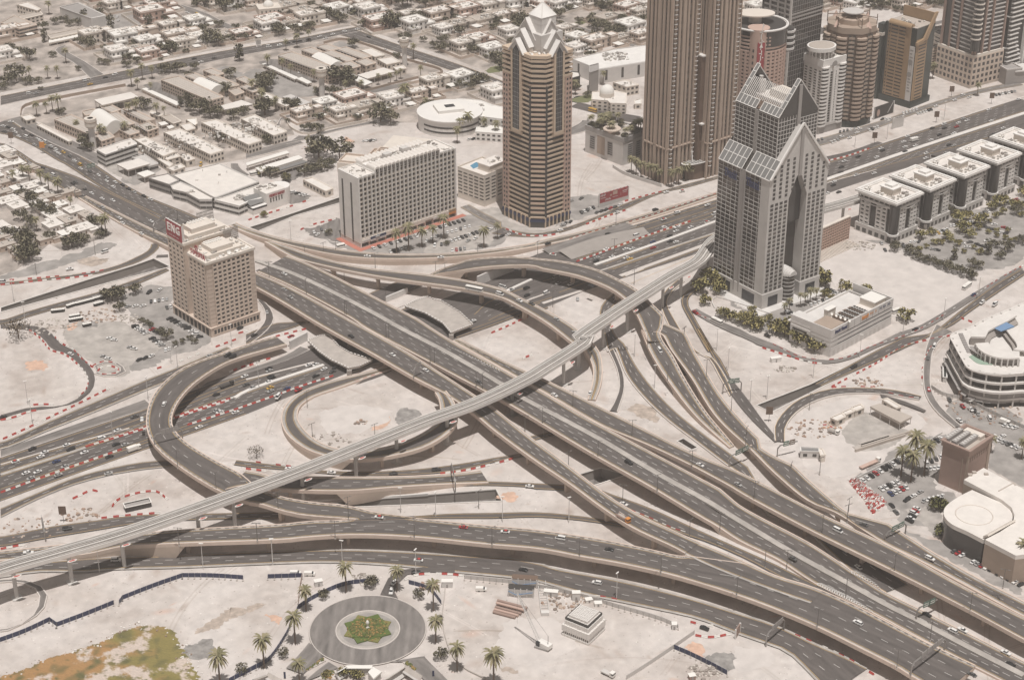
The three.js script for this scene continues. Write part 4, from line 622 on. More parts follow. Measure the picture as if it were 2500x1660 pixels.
// ---- twin striped brown tower
{
const pA=plot('c1432,1522','c1650,1440','c1252,1432'),pB=plot('c1760,1470','c1930,1375','c1640,1420'),H=205,t=build('twin_tower','very tall brown twin tower striped with dark window bays, a canopy at its foot','tower',pA);
const rel=pB.pos.clone().sub(pA.pos).applyAxisAngle(V(0,1,0),-pA.rot);
const vol=(x,z,w,d,H0,panesUsed)=>{
mesh('core',bx(x+1,0,z-d,x+w-1,H0,z-1),M.dark,t);
const b={w,d,panes:panesUsed},q=[],q2=[];
for(const sd of['F','S']){const L=faceLen(b,sd),n=Math.round(L/4.2);for(let i=0;i<=n;i++){const s=i*L/n,wide=i%3===0?1.5:0.95;q.push(onFace(b,sd,bx(Math.max(0,s-wide),0,-1.2,Math.min(L,s+wide),H0,i%3===0?0.5:0.1)).translate(x,0,z));}for(let f=3;f*3.6<H0;f++)q2.push(onFace(b,sd,bx(0.2,f*3.6,-1.1,L-0.2,f*3.6+0.9,-0.75)).translate(x,0,z));}
mesh('stone_stripe',q,M.brownTower,t);mesh('spandrel',q2,M.bronze,t,'stuff');
const nf=Math.floor(H0/3.6)-3,gp=unitBox(faceLen(b,'F')/Math.round(w/4.2)*0.5,2.2,0.1);
for(let c=0;c<Math.round(w/4.2);c+=2)for(let f=0;f<nf&&b.panes<300;f++){b.panes++;const m=mesh('window',gp,GL[(c+f)%3],t);m.position.set(x+(c+0.5)*w/Math.round(w/4.2),(f+3)*3.6+2.3,z-0.9);}
const bay=[];for(let f=0;f*3.6<H0-12;f++){bay.push(new THREE.CylinderGeometry(1.5,1.5,0.35,8,1,false,-Math.PI/2,Math.PI).translate(x+w*0.12,10+f*3.6,z+0.2));bay.push(new THREE.CylinderGeometry(1.5,1.5,0.35,8,1,false,-Math.PI/2,Math.PI).translate(x+w*0.88,10+f*3.6,z+0.2));}
mesh('bay_ring',bay,M.granite2,t,'stuff');
mesh('setback_ledge',bx(x-0.6,166,z-d,x+w+0.6,167,z+0.8),M.whiteWall,t);mesh('base_ledge',bx(x-0.5,28,z-d,x+w+0.5,29,z+0.7),M.brownTower,t);
return b.panes;
};
const u1=vol(0,0,pA.w,pA.d,H,0);vol(rel.x,rel.z,pB.w,pB.d,H+10,u1);
mesh('link',bx(pA.w-1,0,-pA.d,rel.x+1,96,rel.z-6),M.bronze,t);mesh('link_cap',[bx(pA.w-1,96,-pA.d,rel.x+1,97,rel.z-5),bx(pA.w-1,43,-pA.d,rel.x+1,44,rel.z-3)],M.offWhite,t);
const cx=pA.w+3,can=new THREE.Shape();can.absellipse(0,0,17,7,0,Math.PI*2);
mesh('canopy',new THREE.ExtrudeGeometry(can,{depth:0.7,bevelEnabled:false}).rotateX(-Math.PI/2).translate(cx,13,2),M.skylight,t);mesh('canopy_rib',[...Array.from({length:12},(_,i)=>bx(cx-14+i*2.5,13.7,-3.5,cx-13.6+i*2.5,14,7)),new THREE.TorusGeometry(1,0.05,5,40).rotateX(Math.PI/2).scale(17,8,7).translate(cx,13.6,2)],M.whiteWall,t);mesh('canopy_stay',[bar(V(cx-9,14,4),V(cx-3,42,-6),0.5),bar(V(cx+7,14,4),V(cx+2,42,-6),0.5)],M.whiteWall,t);mesh('lobby',cyl(11,11,12,20).scale(1.2,1,0.6).translate(cx,0,1),M.bronze,t);
}
// ---- parking podium with the roof pool
{
const p=plot('c1080,1365','c1262,1290','c783,1245'),H=p.top(341),{w,d}=p,t=build('pool_podium','grey stone podium with a palm garden and blue pool on its roof','building',p);
mesh('wall',bx(0,0,-d,w,H,0),M.granite2,t);mesh('parapet',parapet(w+0.8,d+0.8,H-2.6,3.8,1.4,-0.4,0.4),M.granite,t);mesh('roof',bx(0.5,H,-d+0.5,w-0.5,H+0.2,-0.5),M.roofTan,t);
const b={w,d,panes:0};for(const k of[0.13,0.6])windows(t,b,'S',{s0:d*k,s1:d*(k+0.13),y0:5,y1:H-6,cols:1,rows:6,fw:0.9,fh:0.6,wall:M.granite,glass:M.dark});mesh('recess',onFace(b,'S',bx(d*0.32,3,-0.2,d*0.52,H-4,0.1)),M.beigeDark,t);
for(const k of[0.2,0.55])windows(t,b,'F',{s0:w*k,s1:w*(k+0.2),y0:4,y1:H-5,cols:1,rows:7,fw:0.9,fh:0.62,wall:M.granite,glass:M.dark});
const ps=new THREE.Shape();ps.absellipse(0,0,10,5.5,0,7);ps.closePath();mesh('pool',new THREE.ShapeGeometry(ps,20).rotateX(-Math.PI/2).translate(w*0.42,H+0.36,-d*0.2),M.pool,t);
mesh('pool_bar',[cyl(7,7,0.8,18).translate(w*0.1,H+4,-d*0.36),cyl(3,3,4,12).translate(w*0.1,H,-d*0.36)],M.beige,t);mesh('sun_bed',Array.from({length:26},(_,i)=>bc(w*0.15+(i%13)*2.1,H+0.2,i<13?-d*0.45:-4,0.9,0.4,2)),M.white,t,'stuff');
t.userData.garden=null;delete t.userData.garden;POD={t,w,d,H,p};
}
// ---- garage beside the spire tower, pool on the roof
{
const p=plot('f1965,355','f2150,265','f1760,270'),H=p.top(432),{w,d}=p,t=build('parking_garage','cream parking garage with long dark openings and a small roof pool','car park building',p);
mesh('core',bx(0.6,0,-d,w,H-0.5,-0.6),M.dark,t);const b={w,d,panes:300};
windows(t,b,'S',{y0:4,y1:H-1,cols:5,rows:7,fw:0.72,fh:0.38,wall:M.cream,glass:M.dark,dp:0.1});windows(t,b,'F',{y0:4,y1:H-1,cols:4,rows:7,fw:0.66,fh:0.38,wall:M.cream,glass:M.dark,dp:0.1});
mesh('base',[bx(0,0,-d,w,4,0)],M.cream,t);mesh('roof',bx(0.1,H-1,-d,w,H,0),M.roofPale,t);mesh('parapet',parapet(w,d,H,1.3,0.5),M.cream,t);mesh('roof_hall',bx(w*0.3,H,-d*0.5,w-1,H+5,-2),M.cream,t);mesh('hall_roof',bx(w*0.28,H+5,-d*0.52,w-0.5,H+5.6,-1.5),M.roofPale,t);clutter(t,w*0.4,w-3,-d*0.4,-4,H+5.6,10);
const ps=new THREE.Shape([[0,0],[17,0],[17,5],[10,7.4],[3,6]].map((q)=>new THREE.Vector2(...q)));mesh('pool',new THREE.ShapeGeometry(ps).rotateX(-Math.PI/2).translate(6,H+0.1,-d*0.62),M.pool,t);
}
// ---- glass tower in two gabled steps
{
const p=plot(X(1859,754.5),X(1980.5,698),X(1755,686)),{w,d}=p,t=build('glass_tower','dark glass tower stepping up in two gables with grey granite legs around a tall notch','tower',p);
const H1=p.top(443),mid=w/2,x1=w*0.17,rise=1.28,pk1=H1+mid*rise;
const world=(x,z)=>V(x,0,z).applyAxisAngle(V(0,1,0),p.rot).add(p.pos),H2=hAt(world(x1,-5),288),pk2=H2+(mid-x1)*rise;
const yb=H1*0.115,n0=w*0.345,n1=w*0.655; // notch between the legs
const gable=(x0,x3,e,a)=>new THREE.Shape([[x0,yb],[n0,yb],[n0,H1*0.82],[mid-2,H1*0.98],[mid+2,H1*0.98],[n1,H1*0.82],[n1,yb],[x3,yb],[x3,e],[mid,a],[x0,e]].map((q)=>new THREE.Vector2(...q)));
const ext=(s,dep,z)=>new THREE.ExtrudeGeometry(s,{depth:dep,bevelEnabled:false}).translate(0,0,z);
mesh('lower_body',ext(gable(0,w,H1,pk1-1),8,-8),M.granite2,t);
const body=new THREE.Shape([[0.3,yb],[w-0.3,yb],[w-0.3,H1-0.5],[mid,pk1-2],[0.3,H1-0.5]].map((q)=>new THREE.Vector2(...q)));
mesh('glass_body',ext(body,d-8,-d),M.curtain2,t);
const up=new THREE.Shape([[x1,H1*0.6],[w-x1,H1*0.6],[w-x1,H2],[mid,pk2],[mid,pk2-3],[mid+1,H2+4],[x1+7,H2+4],[x1,H2]].map((q)=>new THREE.Vector2(...q)));
mesh('upper_body',ext(new THREE.Shape([[x1,H1*0.6],[w-x1,H1*0.6],[w-x1,H2-1],[x1,H2-1]].map((q)=>new THREE.Vector2(...q))),d-9,-d+4),M.curtain,t);
mesh('upper_gable',[-5.6,-d+4].map((z)=>ext(new THREE.Shape([[x1,H2-1],[w-x1,H2-1],[mid,pk2]].map((q)=>new THREE.Vector2(...q))),0.9,z)),M.curtain,t);
mesh('upper_roof_deck',bx(mid-1,H2-1,-d+5,w-x1-0.3,H2+2,-6),M.roofPale,t);mesh('roof_hut',bx(mid+3,H2+2,-d*0.72,w-x1-3,H2+7,-d*0.4),M.cream,t);
// notch back wall, base, entrances
mesh('notch_wall',bx(n0-0.3,0,-9.2,n1+0.3,H1*0.97,-8.6),M.curtain,t);
const notchB={w:n1-n0,d,panes:0};mesh('notch_mullion',[...Array.from({length:6},(_,i)=>bx(n0+i*(n1-n0)/5-0.15,14,-8.6,n0+i*(n1-n0)/5+0.15,H1*0.93,-8.3)),...Array.from({length:24},(_,i)=>bx(n0,14+i*(H1*0.9-14)/24,-8.6,n1,14.35+i*(H1*0.9-14)/24,-8.35))],M.granite,t,'stuff');
for(const[a,e]of[[0,n0],[n1,w]]){mesh('base',bx(a-0.5,0,-d-0.4,e+0.5,yb,0.6),M.granite2,t);mesh('entrance',bx(a+(e-a)*0.28,0.5,0.55,a+(e-a)*0.76,yb*0.72,0.72),M.glass,t);}
mesh('base',[bx(n0,0,-d-0.4,n1,yb,-10)],M.granite2,t);
const S={w,d,panes:0};
for(const k of[0.14,0.62])mesh('entrance',onFace(S,'S',bx(d*k,1,0.4,d*(k+0.24),yb*0.78,0.66)),M.glass,t);
// granite grid with punched windows on the gable face
const nR=27,rh=(H1-yb)/nR;
for(const[a,e,c]of[[1.2,n0-0.6,4],[n1+0.6,w-1.2,4]])windows(t,S,'F',{s0:a,s1:e,y0:yb+0.5,y1:H1*0.82,cols:c,rows:22,fw:0.62,fh:0.62,n:0.05,frame:false,glass:undefined});
for(let r=0;r<9;r++){const y=H1*0.84+r*rh*1.0,k=Math.max(0,y+3-H1)/rise;for(let c=0;c<9;c++){const x=1.6+(c+0.5)*(w-3.2)/9;if(x<k+1.2||x>w-k-1.2||(Math.abs(x-mid)<6.2-r*1.6&&y<H1))continue;const m=mesh('window',unitBox(2.1,rh*0.62,0.16),GL[0],t);m.position.set(x,y+rh*0.5,0.07);}}
// mullion grids: front glass wall with its middle slot, upper walls
const grid=(sd,s0,s1,y0,y1,c,r,n,dx=0,dz=0,bb=S)=>mesh('mullion_grid',[...Array.from({length:c+1},(_,i)=>onFace(bb,sd,bx(s0+i*(s1-s0)/c-0.13,y0,n,s0+i*(s1-s0)/c+0.13,y1,n+0.25)).translate(dx,0,dz)),...Array.from({length:r+1},(_,i)=>onFace(bb,sd,bx(s0,y0+i*(y1-y0)/r-0.13,n+0.01,s1,y0+i*(y1-y0)/r+0.13,n+0.22)).translate(dx,0,dz))],M.mullion,t,'stuff');
const sl=[d*0.455,d*0.53];
grid('S',0.3,sl[0],yb,H1-0.6,5,nR,-0.28);grid('S',sl[1],d-0.3,yb,H1-0.6,5,nR,-0.28);
mesh('middle_slot',[onFace(S,'S',bx(sl[0],4,-0.4,sl[1],H1,0.05)),onFace(S,'S',bx(sl[0]-0.8,4,-0.4,sl[0],H1+0.4,0.7)),onFace(S,'S',bx(sl[1],4,-0.4,sl[1]+0.8,H1+0.4,0.7))],M.granite,t);
for(let r=0;r<24;r++)for(let c=0;c<10;c++){const s=c<5?0.3+(c+0.5)*(sl[0]-0.3)/5:sl[1]+(c-4.5)*(d-0.3-sl[1])/5,y=yb+(r+0.5+(nR-24))*(H1-0.6-yb)/nR;if(S.panes>294)break;S.panes++;const m=mesh('window',unitBox(d*0.085,(H1-yb)/nR*0.9,0.1),rnd()<0.62?M.curtain:M.curtain2,t);m.position.set(0.2,y,-d+s);m.rotation.y=-Math.PI/2;}
const U={w:w-2*x1,d:d-9,panes:0},dl=U.d*0.46;
grid('S',0,dl,H1+6,H2-1,5,12,0.02,x1,-5,U);grid('S',dl+3.2,U.d,H1+6,H2-1,5,12,0.02,x1,-5,U);mesh('middle_slot',onFace(U,'S',bx(dl+0.4,H1+4,0.02,dl+2.8,H2,0.5)).translate(x1,0,-5),M.granite,t);
grid('F',0,U.w*0.44,H1+4,H2+2,6,13,0.02,x1,-5,U);grid('F',U.w*0.56,U.w,H1+4,H2-4,6,13,0.02,x1,-5,U);
mesh('gable_slot',[bx(mid-1.2,H1*0.98,-0.2,mid+1.2,pk1-2,0.9),bx(mid-1.3,pk1-6,-4.9,mid+1.3,pk2-3,-4)],M.granite,t);
// pitched roofs of framed glass panels
const slope=(xa,ya,xb,yb2,z0,z1,cols,rows,gap,nm='roof_panel')=>{const L=Math.hypot(xb-xa,yb2-ya),an=Math.atan2(yb2-ya,xb-xa),place=(g)=>g.rotateZ(an).translate(xa,ya,0);mesh('roof_pane',place(bx(0,0,z0,L,0.25,z1)),M.skylight,t);const fr=[];for(let i=0;i<=cols;i++){const z=z0+(z1-z0)*i/cols;fr.push(place(bx(0,0.2,z-0.22,L,0.5,z+0.22)));}for(let j=0;j<=rows;j++)fr.push(place(bx(L*j/rows-0.22,0.2,z0,L*j/rows+0.22,0.48,z1)));if(gap)fr.push(place(bx(0,0.2,gap[0],L,0.62,gap[1])));mesh('roof_frame',fr,M.whiteWall,t);};
slope(0,H1,x1,H1+x1*rise,-d*0.46,-0.2,5,2);slope(0,H1,x1,H1+x1*rise,-d+0.3,-d*0.54,5,2);
mesh('gable_beam',[bar(V(0,H1+0.6,0.5),V(mid,pk1+0.8,0.5),1.2),bar(V(w,H1+0.6,0.5),V(mid,pk1+0.8,0.5),1.2)],M.whiteWall,t);
const ux=(x)=>H2+(x-x1)*rise,m1=x1+(mid-x1)*0.22;
slope(x1,H2,m1,ux(m1),-d*0.46,-4.6,5,1);slope(x1,H2,m1,ux(m1),-d+4,-d*0.54,5,1);slope(m1,ux(m1),mid,pk2,-7.6,-4.6,1,4);slope(m1,ux(m1),mid,pk2,-d+4,-d+7,1,4);
const lv=[],ang=Math.atan2(pk2-5-ux(m1),mid*0.86-m1);for(let i=0;i<21;i++){const z=-d+8+i*(d-17)/20;lv.push(bar(V(m1+0.3,ux(m1),z),V(m1+(mid-m1)*0.62,ux(m1)+(mid-m1)*0.62*rise,z),0.6,0.3));}mesh('louvre',lv,M.whiteWall,t);mesh('louvre_pit',bx(x1+1,H2-1,-d+7.5,mid-1.5,H2+0.5,-8),M.bronze,t);
mesh('gable_frame',[bar(V(mid,pk2,-5),V(w-x1,H2,-5),0.7),bar(V(mid,pk2,-d+4.6),V(w-x1,H2,-d+4.6),0.7)],M.granite2,t);mesh('vent_shaft',[cyl(1.4,1.4,12,10).translate(mid+1,H2+2,-d+7),cyl(1.2,1.2,9,10).translate(mid+4,H2+2,-d+7)],M.granite2,t);
letters(t,S,'S','Dusit',d*0.14,H1-9.3,5.4,M.blueText,0.2,serif,'lettering',d*0.24);letters(t,S,'S','Thani',d*0.56,H1-9.3,5.4,M.blueText,0.2,serif,'lettering',d*0.25);
mesh('atrium_vault',[0,1,2,3].map((i)=>new THREE.CylinderGeometry(5.4-i*0.7,5.4-i*0.7,6,12,1,false,0,Math.PI).rotateZ(Math.PI/2).rotateY(Math.PI/2).translate(mid-1,17+i*0.4,-5+i*1.6)),M.offWhite,t);mesh('atrium',[cyl(5.2,5.2,17,14).translate(mid-1,0,-3)],M.curtain2,t);mesh('atrium_rib',Array.from({length:6},(_,i)=>cyl(5.4,5.4,0.5,14).translate(mid-1,2+i*2.8,-3)),M.granite2,t);
mesh('pavement',bx(-8,0.03,-d-6,w+5,0.14,7),M.offWhite,t);
}
// ---- round rose tower with the tall red banner
{
const c=P(1834,372),H=hAt(c,55),t=thing('round_tower','round rose stone tower with a tall red banner and a flat disc roof','tower',c,0),R=21.5;
mesh('core',cyl(R-1,R-1,H,36),M.dark,t);const n=34,fh=(H-10)/n;
mesh('floor_band',Array.from({length:n+1},(_,i)=>cyl(R,R,fh*0.48,40).translate(0,4+i*fh,0)),M.rose,t);
const q=[];for(let i=0;i<34;i++){const a=i/34*Math.PI*2;q.push(bc(0,0,R-0.5,1.7,H-16,1.6).rotateY(a));}mesh('pier',q,M.rose,t,'stuff');
const g=unitBox(2.0,fh*0.5,0.1);let k=0;for(let f=n-2;f>6&&k<300;f--)for(let i=0;i<12;i++,k++){const a=((i-6+0.5)/34)*Math.PI*2,m=mesh('window',g,GL[(f+i)%3],t);m.position.set(Math.sin(a)*(R-0.9),4+f*fh+fh*0.74,Math.cos(a)*(R-0.9));m.rotation.y=a;}
mesh('bow_front',[cyl(8.5,8.5,H+1,20).translate(-2,0,R-7)],M.rose,t);mesh('bow_window',Array.from({length:90},(_,i)=>{const f=(i/5)|0,a=((i%5)-2)*0.42+(((i%5)-2)===0?0.6:0);return bc(0,8+f*fh*1.7,8.45,1.3,fh*0.8,0.2).rotateY(a-0.1).translate(-2,0,R-7);}),M.dark,t,'stuff');
mesh('top_glass',cyl(R+0.3,R+0.3,12,36).translate(0.4,H-13,-0.4),M.curtain,t);mesh('roof_rim',new THREE.TorusGeometry(R+0.4,0.9,6,40).rotateX(Math.PI/2).translate(0,H,0),M.whiteWall,t);mesh('roof',cyl(R,R,0.4,36).translate(0,H-0.6,0),M.roofPale,t);
mesh('roof_disc',new THREE.CylinderGeometry(13,13,0.9,30).scale(1.15,1,0.8).translate(-3,H+7,-2),M.cream,t);mesh('roof_room',cyl(5,5,7,16).translate(-3,H,-2),M.granite2,t);mesh('balcony_ring',[0,1,2,3].map((i)=>cyl(6,6,1.6,18).translate(R+1.5,H-22+i*4.6,-5)),M.offWhite,t);mesh('balcony_core',cyl(5.2,5.2,18,16).translate(R+1.5,H-23,-5),M.dark,t);
const bn=mesh('banner',bc(-0.6,H*0.5,R+1.7,5.6,H*0.42,0.25),M.crimson,t);bn.userData.label='red banner hanging over white strip';mesh('banner_strip',bc(-0.6,H*0.34,R+1.7,5.4,H*0.155,0.25),M.whiteWall,t);
const st=[];for(let i=0;i<13;i++){const y=H*0.55+i*4.2,o=(i*37%5)-2;st.push(bc(-0.6+o*0.25,y,R+1.9,0.7,4,0.1));if(i%2)st.push(bc(-1.4+o*0.2,y+1,R+1.9,2,0.7,0.1));if(i%3===0)st.push(bc(1,y+2,R+1.9,0.8,0.8,0.1));}st.push(new THREE.ConeGeometry(1.6,3.4,6).scale(1,1,0.08).translate(-0.6,H*0.9,R+1.9));mesh('banner_script',st,M.white,t,'stuff');
const s2=[];for(let i=0;i<9;i++)s2.push(bc(-0.6,H*0.36+i*2.2,R+1.9,1.4,1.2,0.1));mesh('strip_script',s2,M.granite,t,'stuff');
}
// ---- dark glass tower behind it
{
const p=plot(X(1911,318),X(1966,285),X(1858,290)),{w,d}=p,H=250,t=build('dark_tower','tall black glass tower rising out of view behind the round rose tower','tower',p);
mesh('core',bx(0,0,-d,w,H,0),M.curtain,t);const b={w,d,panes:0};
mesh('mullion_grid',[...Array.from({length:15},(_,i)=>bx(i*w/14-0.1,0,0,i*w/14+0.1,H,0.14)),...Array.from({length:60},(_,i)=>bx(0,i*4.1,0.01,w,i*4.1+0.25,0.12))],M.granite,t,'stuff');
const q=[];for(let f=2;f<60;f++)q.push(onFace(b,'S',bx(d*0.1,f*4,-0.1,d-1,f*4+1.3,0.9)));for(const k of[0.28,0.55,0.8])q.push(onFace(b,'S',bx(d*k,0,-0.1,d*k+1.4,H,1.3)));mesh('side_balcony',q,M.granite,t,'stuff');mesh('corner_rib',bx(-0.7,0,-1,0.7,H,0.7),M.granite2,t);mesh('plant_band',[0,1,2].map((i)=>bx(0,H*0.36+i*3,0.1,w,H*0.36+i*3+1.2,0.5)),M.granite,t);
}
// ---- white tower with the oval crown
{
const p=plot(X(1997,327),X(2040,308),X(1962,306)),{w,d}=p,H=p.top(150),t=build('white_tower','white apartment tower with stacked balconies and an oval crown','tower',p),n=20,st=H/n,b={w,d,panes:0};
mesh('core',bx(0,0,-d,w,H,0),M.whiteWall,t);windows(t,b,'F',{s0:w*0.34,s1:w*0.66,y0:8,y1:H-10,cols:2,rows:n,fw:0.6,fh:0.7,frame:false,n:0.05,glass:GL[0]});windows(t,b,'S',{y0:8,y1:H-8,cols:4,rows:n,fw:0.5,fh:0.4,frame:false,n:0.05,glass:GL[0]});
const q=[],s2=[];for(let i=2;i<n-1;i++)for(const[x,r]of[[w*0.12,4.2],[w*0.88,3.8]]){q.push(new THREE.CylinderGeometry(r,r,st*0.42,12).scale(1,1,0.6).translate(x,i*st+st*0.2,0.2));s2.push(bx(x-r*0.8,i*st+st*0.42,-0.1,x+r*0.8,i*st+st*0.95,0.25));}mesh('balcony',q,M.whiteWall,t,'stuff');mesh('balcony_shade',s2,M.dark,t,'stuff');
mesh('centre_pier',bx(w*0.46,6,-0.2,w*0.56,H-6,1.2),M.whiteWall,t);mesh('crown',new THREE.CylinderGeometry(1,1,3,30).scale(w*0.5,1,d*0.5).translate(w*0.3,H+8,-d*0.5),M.whiteWall,t);mesh('crown_roof',new THREE.CylinderGeometry(1,1,0.5,30).scale(w*0.44,1,d*0.44).translate(w*0.3,H+9.5,-d*0.5),M.roofTan,t);mesh('crown_columns',Array.from({length:16},(_,i)=>cyl(0.5,0.5,7,6).translate(w*0.3+Math.cos(i*0.39)*w*0.4,H,-d*0.5+Math.sin(i*0.39)*d*0.4)),M.whiteWall,t,'stuff');
mesh('parapet',[...parapet(w+1,d+1,H-5,6,0.8,-0.5,0.5)],M.whiteWall,t);mesh('round_window',cyl(2.6,2.6,0.3,18).rotateX(Math.PI/2).translate(w*0.5,H-4,0.6),M.granite,t);mesh('base',bx(-1,0,-d,w+1,7,1),M.granite,t);mesh('shop_sign',bx(1,6,1,w-1,8,1.3),M.granite2,t);clutter(t,w*0.7,w-1,-d+2,-2,H,6);
}
// ---- brown eight-sided tower with disc
{
const p=plot(X(2063,318),X(2114,284),X(2034,298)),{w,d}=p,H=p.top(92),t=build('octagonal_tower','brown eight-sided tower of curved balconies under a steel disc','tower',p),cx=w*0.5,cz=-w*0.5,R=w*0.56,n=22,st=H/n;
mesh('core',cyl(R-1.4,R-1.4,H,8).rotateY(0.39).translate(cx,0,cz),M.bronze,t);mesh('base',cyl(R+0.6,R+0.6,st*1.4,8).rotateY(0.39).translate(cx,0,cz),M.greenGlass,t);
const q=[],gl=[];for(let i=2;i<n;i++)for(let k=0;k<8;k++){const a=k*Math.PI/4+0.39;q.push(new THREE.CylinderGeometry(4.6,4.6,st*0.45,10).scale(1,1,0.55).translate(0,0,R-1).rotateY(a).translate(cx,i*st,cz));gl.push(bc(0,i*st-st*0.1,R*0.925,4.5,st*0.5,0.4).rotateY(a+0.39).translate(cx,0,cz));}mesh('balcony',q,M.brownTower,t,'stuff');mesh('spandrel',gl,M.beigeDark,t,'stuff');
const wg=unitBox(2,st*0.45,0.2);for(let f=2;f<n;f++)for(let k=0;k<4;k++)for(const e of[-1.8,1.8]){const a=(k-1)*Math.PI/4,m=mesh('window',wg,GL[f%2],t);m.position.copy(V(e,f*st+st*0.55,R*0.925).applyAxisAngle(V(0,1,0),a).add(V(cx,0,cz)));m.rotation.y=a;}
mesh('crown_wall',cyl(R*0.95,R*0.95,5,8).rotateY(0.39).translate(cx,H,cz),M.beigeDark,t);mesh('crown_block',cyl(R*0.6,R*0.6,9,8).translate(cx,H,cz),M.brownTower,t);mesh('crown_gable',Array.from({length:4},(_,k)=>new THREE.ConeGeometry(3.4,6,3).translate(0,7,R*0.82).rotateY(k*Math.PI/2).translate(cx,H,cz)),M.rose,t);
mesh('disc',cyl(8.6,8.6,0.8,28).translate(cx,H+13,cz),M.granite2,t);mesh('disc_mast',[cyl(1.6,1.6,13,8).translate(cx,H,cz),...Array.from({length:6},(_,k)=>bar(V(cx,H+11,cz),V(cx+Math.cos(k)*R*0.9,H+10,cz+Math.sin(k)*R*0.9),0.6)),...Array.from({length:6},(_,k)=>bar(V(cx+Math.cos(k)*R*0.9,H+4,cz+Math.sin(k)*R*0.9),V(cx+Math.cos(k)*R*0.9,H+13,cz+Math.sin(k)*R*0.9),0.5))],M.bronze,t);clutter(t,cx-9,cx+9,cz-2,cz+11,H+1,14,{dishes:2});
}
// ---- gold tower with the slanting fin
{
const p=plot(X(2221,263),X(2255,243),X(2154,237)),{w,d}=p,H=p.top(72),t=build('gold_tower','gold banded office tower with a slanting fin, green glass sides and a long grey banner','tower',p),b={w,d,panes:0},n=24,st=H/n;
mesh('core',bx(0,0,-d,w,H,0),M.greenGlass,t);
mesh('clad_front',onFace(b,'S',bx(d*0.12,st*2,-0.5,d*0.83,H*1.03,0.3)),M.gold,t);windows(t,b,'S',{s0:d*0.2,s1:d*0.68,y0:st*2,y1:H,cols:2,rows:n-3,fw:0.86,fh:0.42,n:0.34,wall:M.gold,dp:0.2,glass:GL[0]});
windows(t,b,'S',{s0:d*0.12,s1:d*0.2,y0:st*2,y1:H,cols:1,rows:n-3,fw:0.4,fh:0.4,n:0.34,frame:false});mesh('clad_side',bx(w*0.02,st*2,-0.5,w*0.62,H*0.86,0.3),M.gold,t);windows(t,b,'F',{s0:w*0.12,s1:w*0.6,y0:st*2,y1:H*0.84,cols:1,rows:n-6,fw:0.8,fh:0.42,n:0.34,wall:M.gold,dp:0.2,glass:GL[0]});
mesh('rounded_top',new THREE.CylinderGeometry(3,3,d*0.7,12,1,false,0,Math.PI).rotateZ(Math.PI/2).rotateY(Math.PI/2).translate(1.5,H*1.0,-d*0.52),M.gold,t);
const fs=new THREE.Shape([[-1,H*0.8],[w*0.55,H*0.84],[w*1.02,H+10],[w*0.9,H+10],[w*0.35,H*0.86],[-1,H*0.84]].map((q)=>new THREE.Vector2(...q)));mesh('slanting_fin',new THREE.ExtrudeGeometry(fs,{depth:1.6,bevelEnabled:false}).translate(0,0,0.2),M.gold,t);mesh('fin_wall',new THREE.ExtrudeGeometry(new THREE.Shape([[0,H],[d,H],[d,H+9],[0,H+9]].map((q)=>new THREE.Vector2(...q))),{depth:1,bevelEnabled:false}).rotateY(Math.PI/2).translate(w-1.2,0,0),M.gold,t);
mesh('roof',bx(1,H,-d+1,w-2,H+0.4,-1),M.roofTan,t);clutter(t,3,w-5,-d+4,-4,H+0.4,22);
const bn=mesh('banner',onFace(b,'S',bx(d*0.84,st*2,0.4,d*1.0,H*0.78,0.6)),M.offWhite,t);const s=[];for(let i=0;i<5;i++)s.push(onFace(b,'S',bx(d*0.86,H*0.72-i*3,0.6,d*(0.96-(i%2)*0.03),H*0.72-i*3+1.1,0.7)));for(let i=0;i<6;i++)s.push(onFace(b,'S',bx(d*0.87,H*0.2+i*2.6,0.6,d*(0.97-(i%3)*0.02),H*0.2+i*2.6+1.2,0.7)));for(const y of[0.42,0.58])s.push(onFace(b,'S',cyl(2.2,2.2,0.1,14).rotateX(Math.PI/2).translate(d*0.9,H*y,0.66)));s.push(onFace(b,'S',bx(d*0.885,H*0.44,0.6,d*0.895,H*0.56,0.7)),onFace(b,'S',bx(d*0.94,H*0.4,0.6,d*0.955,H*0.55,0.7)));mesh('banner_print',s,M.granite,bn,'stuff');
mesh('base',bx(-1.4,0,-d-1,w+1.4,st*1.8,1.4),M.greenGlass,t);mesh('side_wing',bx(-3,0,-d-5,4,H*0.97,-d),M.greenGlass,t);mesh('wing_cap',bx(-3.6,H*0.82,-d-6,4.4,H*0.86,-d+0.4),M.cream,t);
}
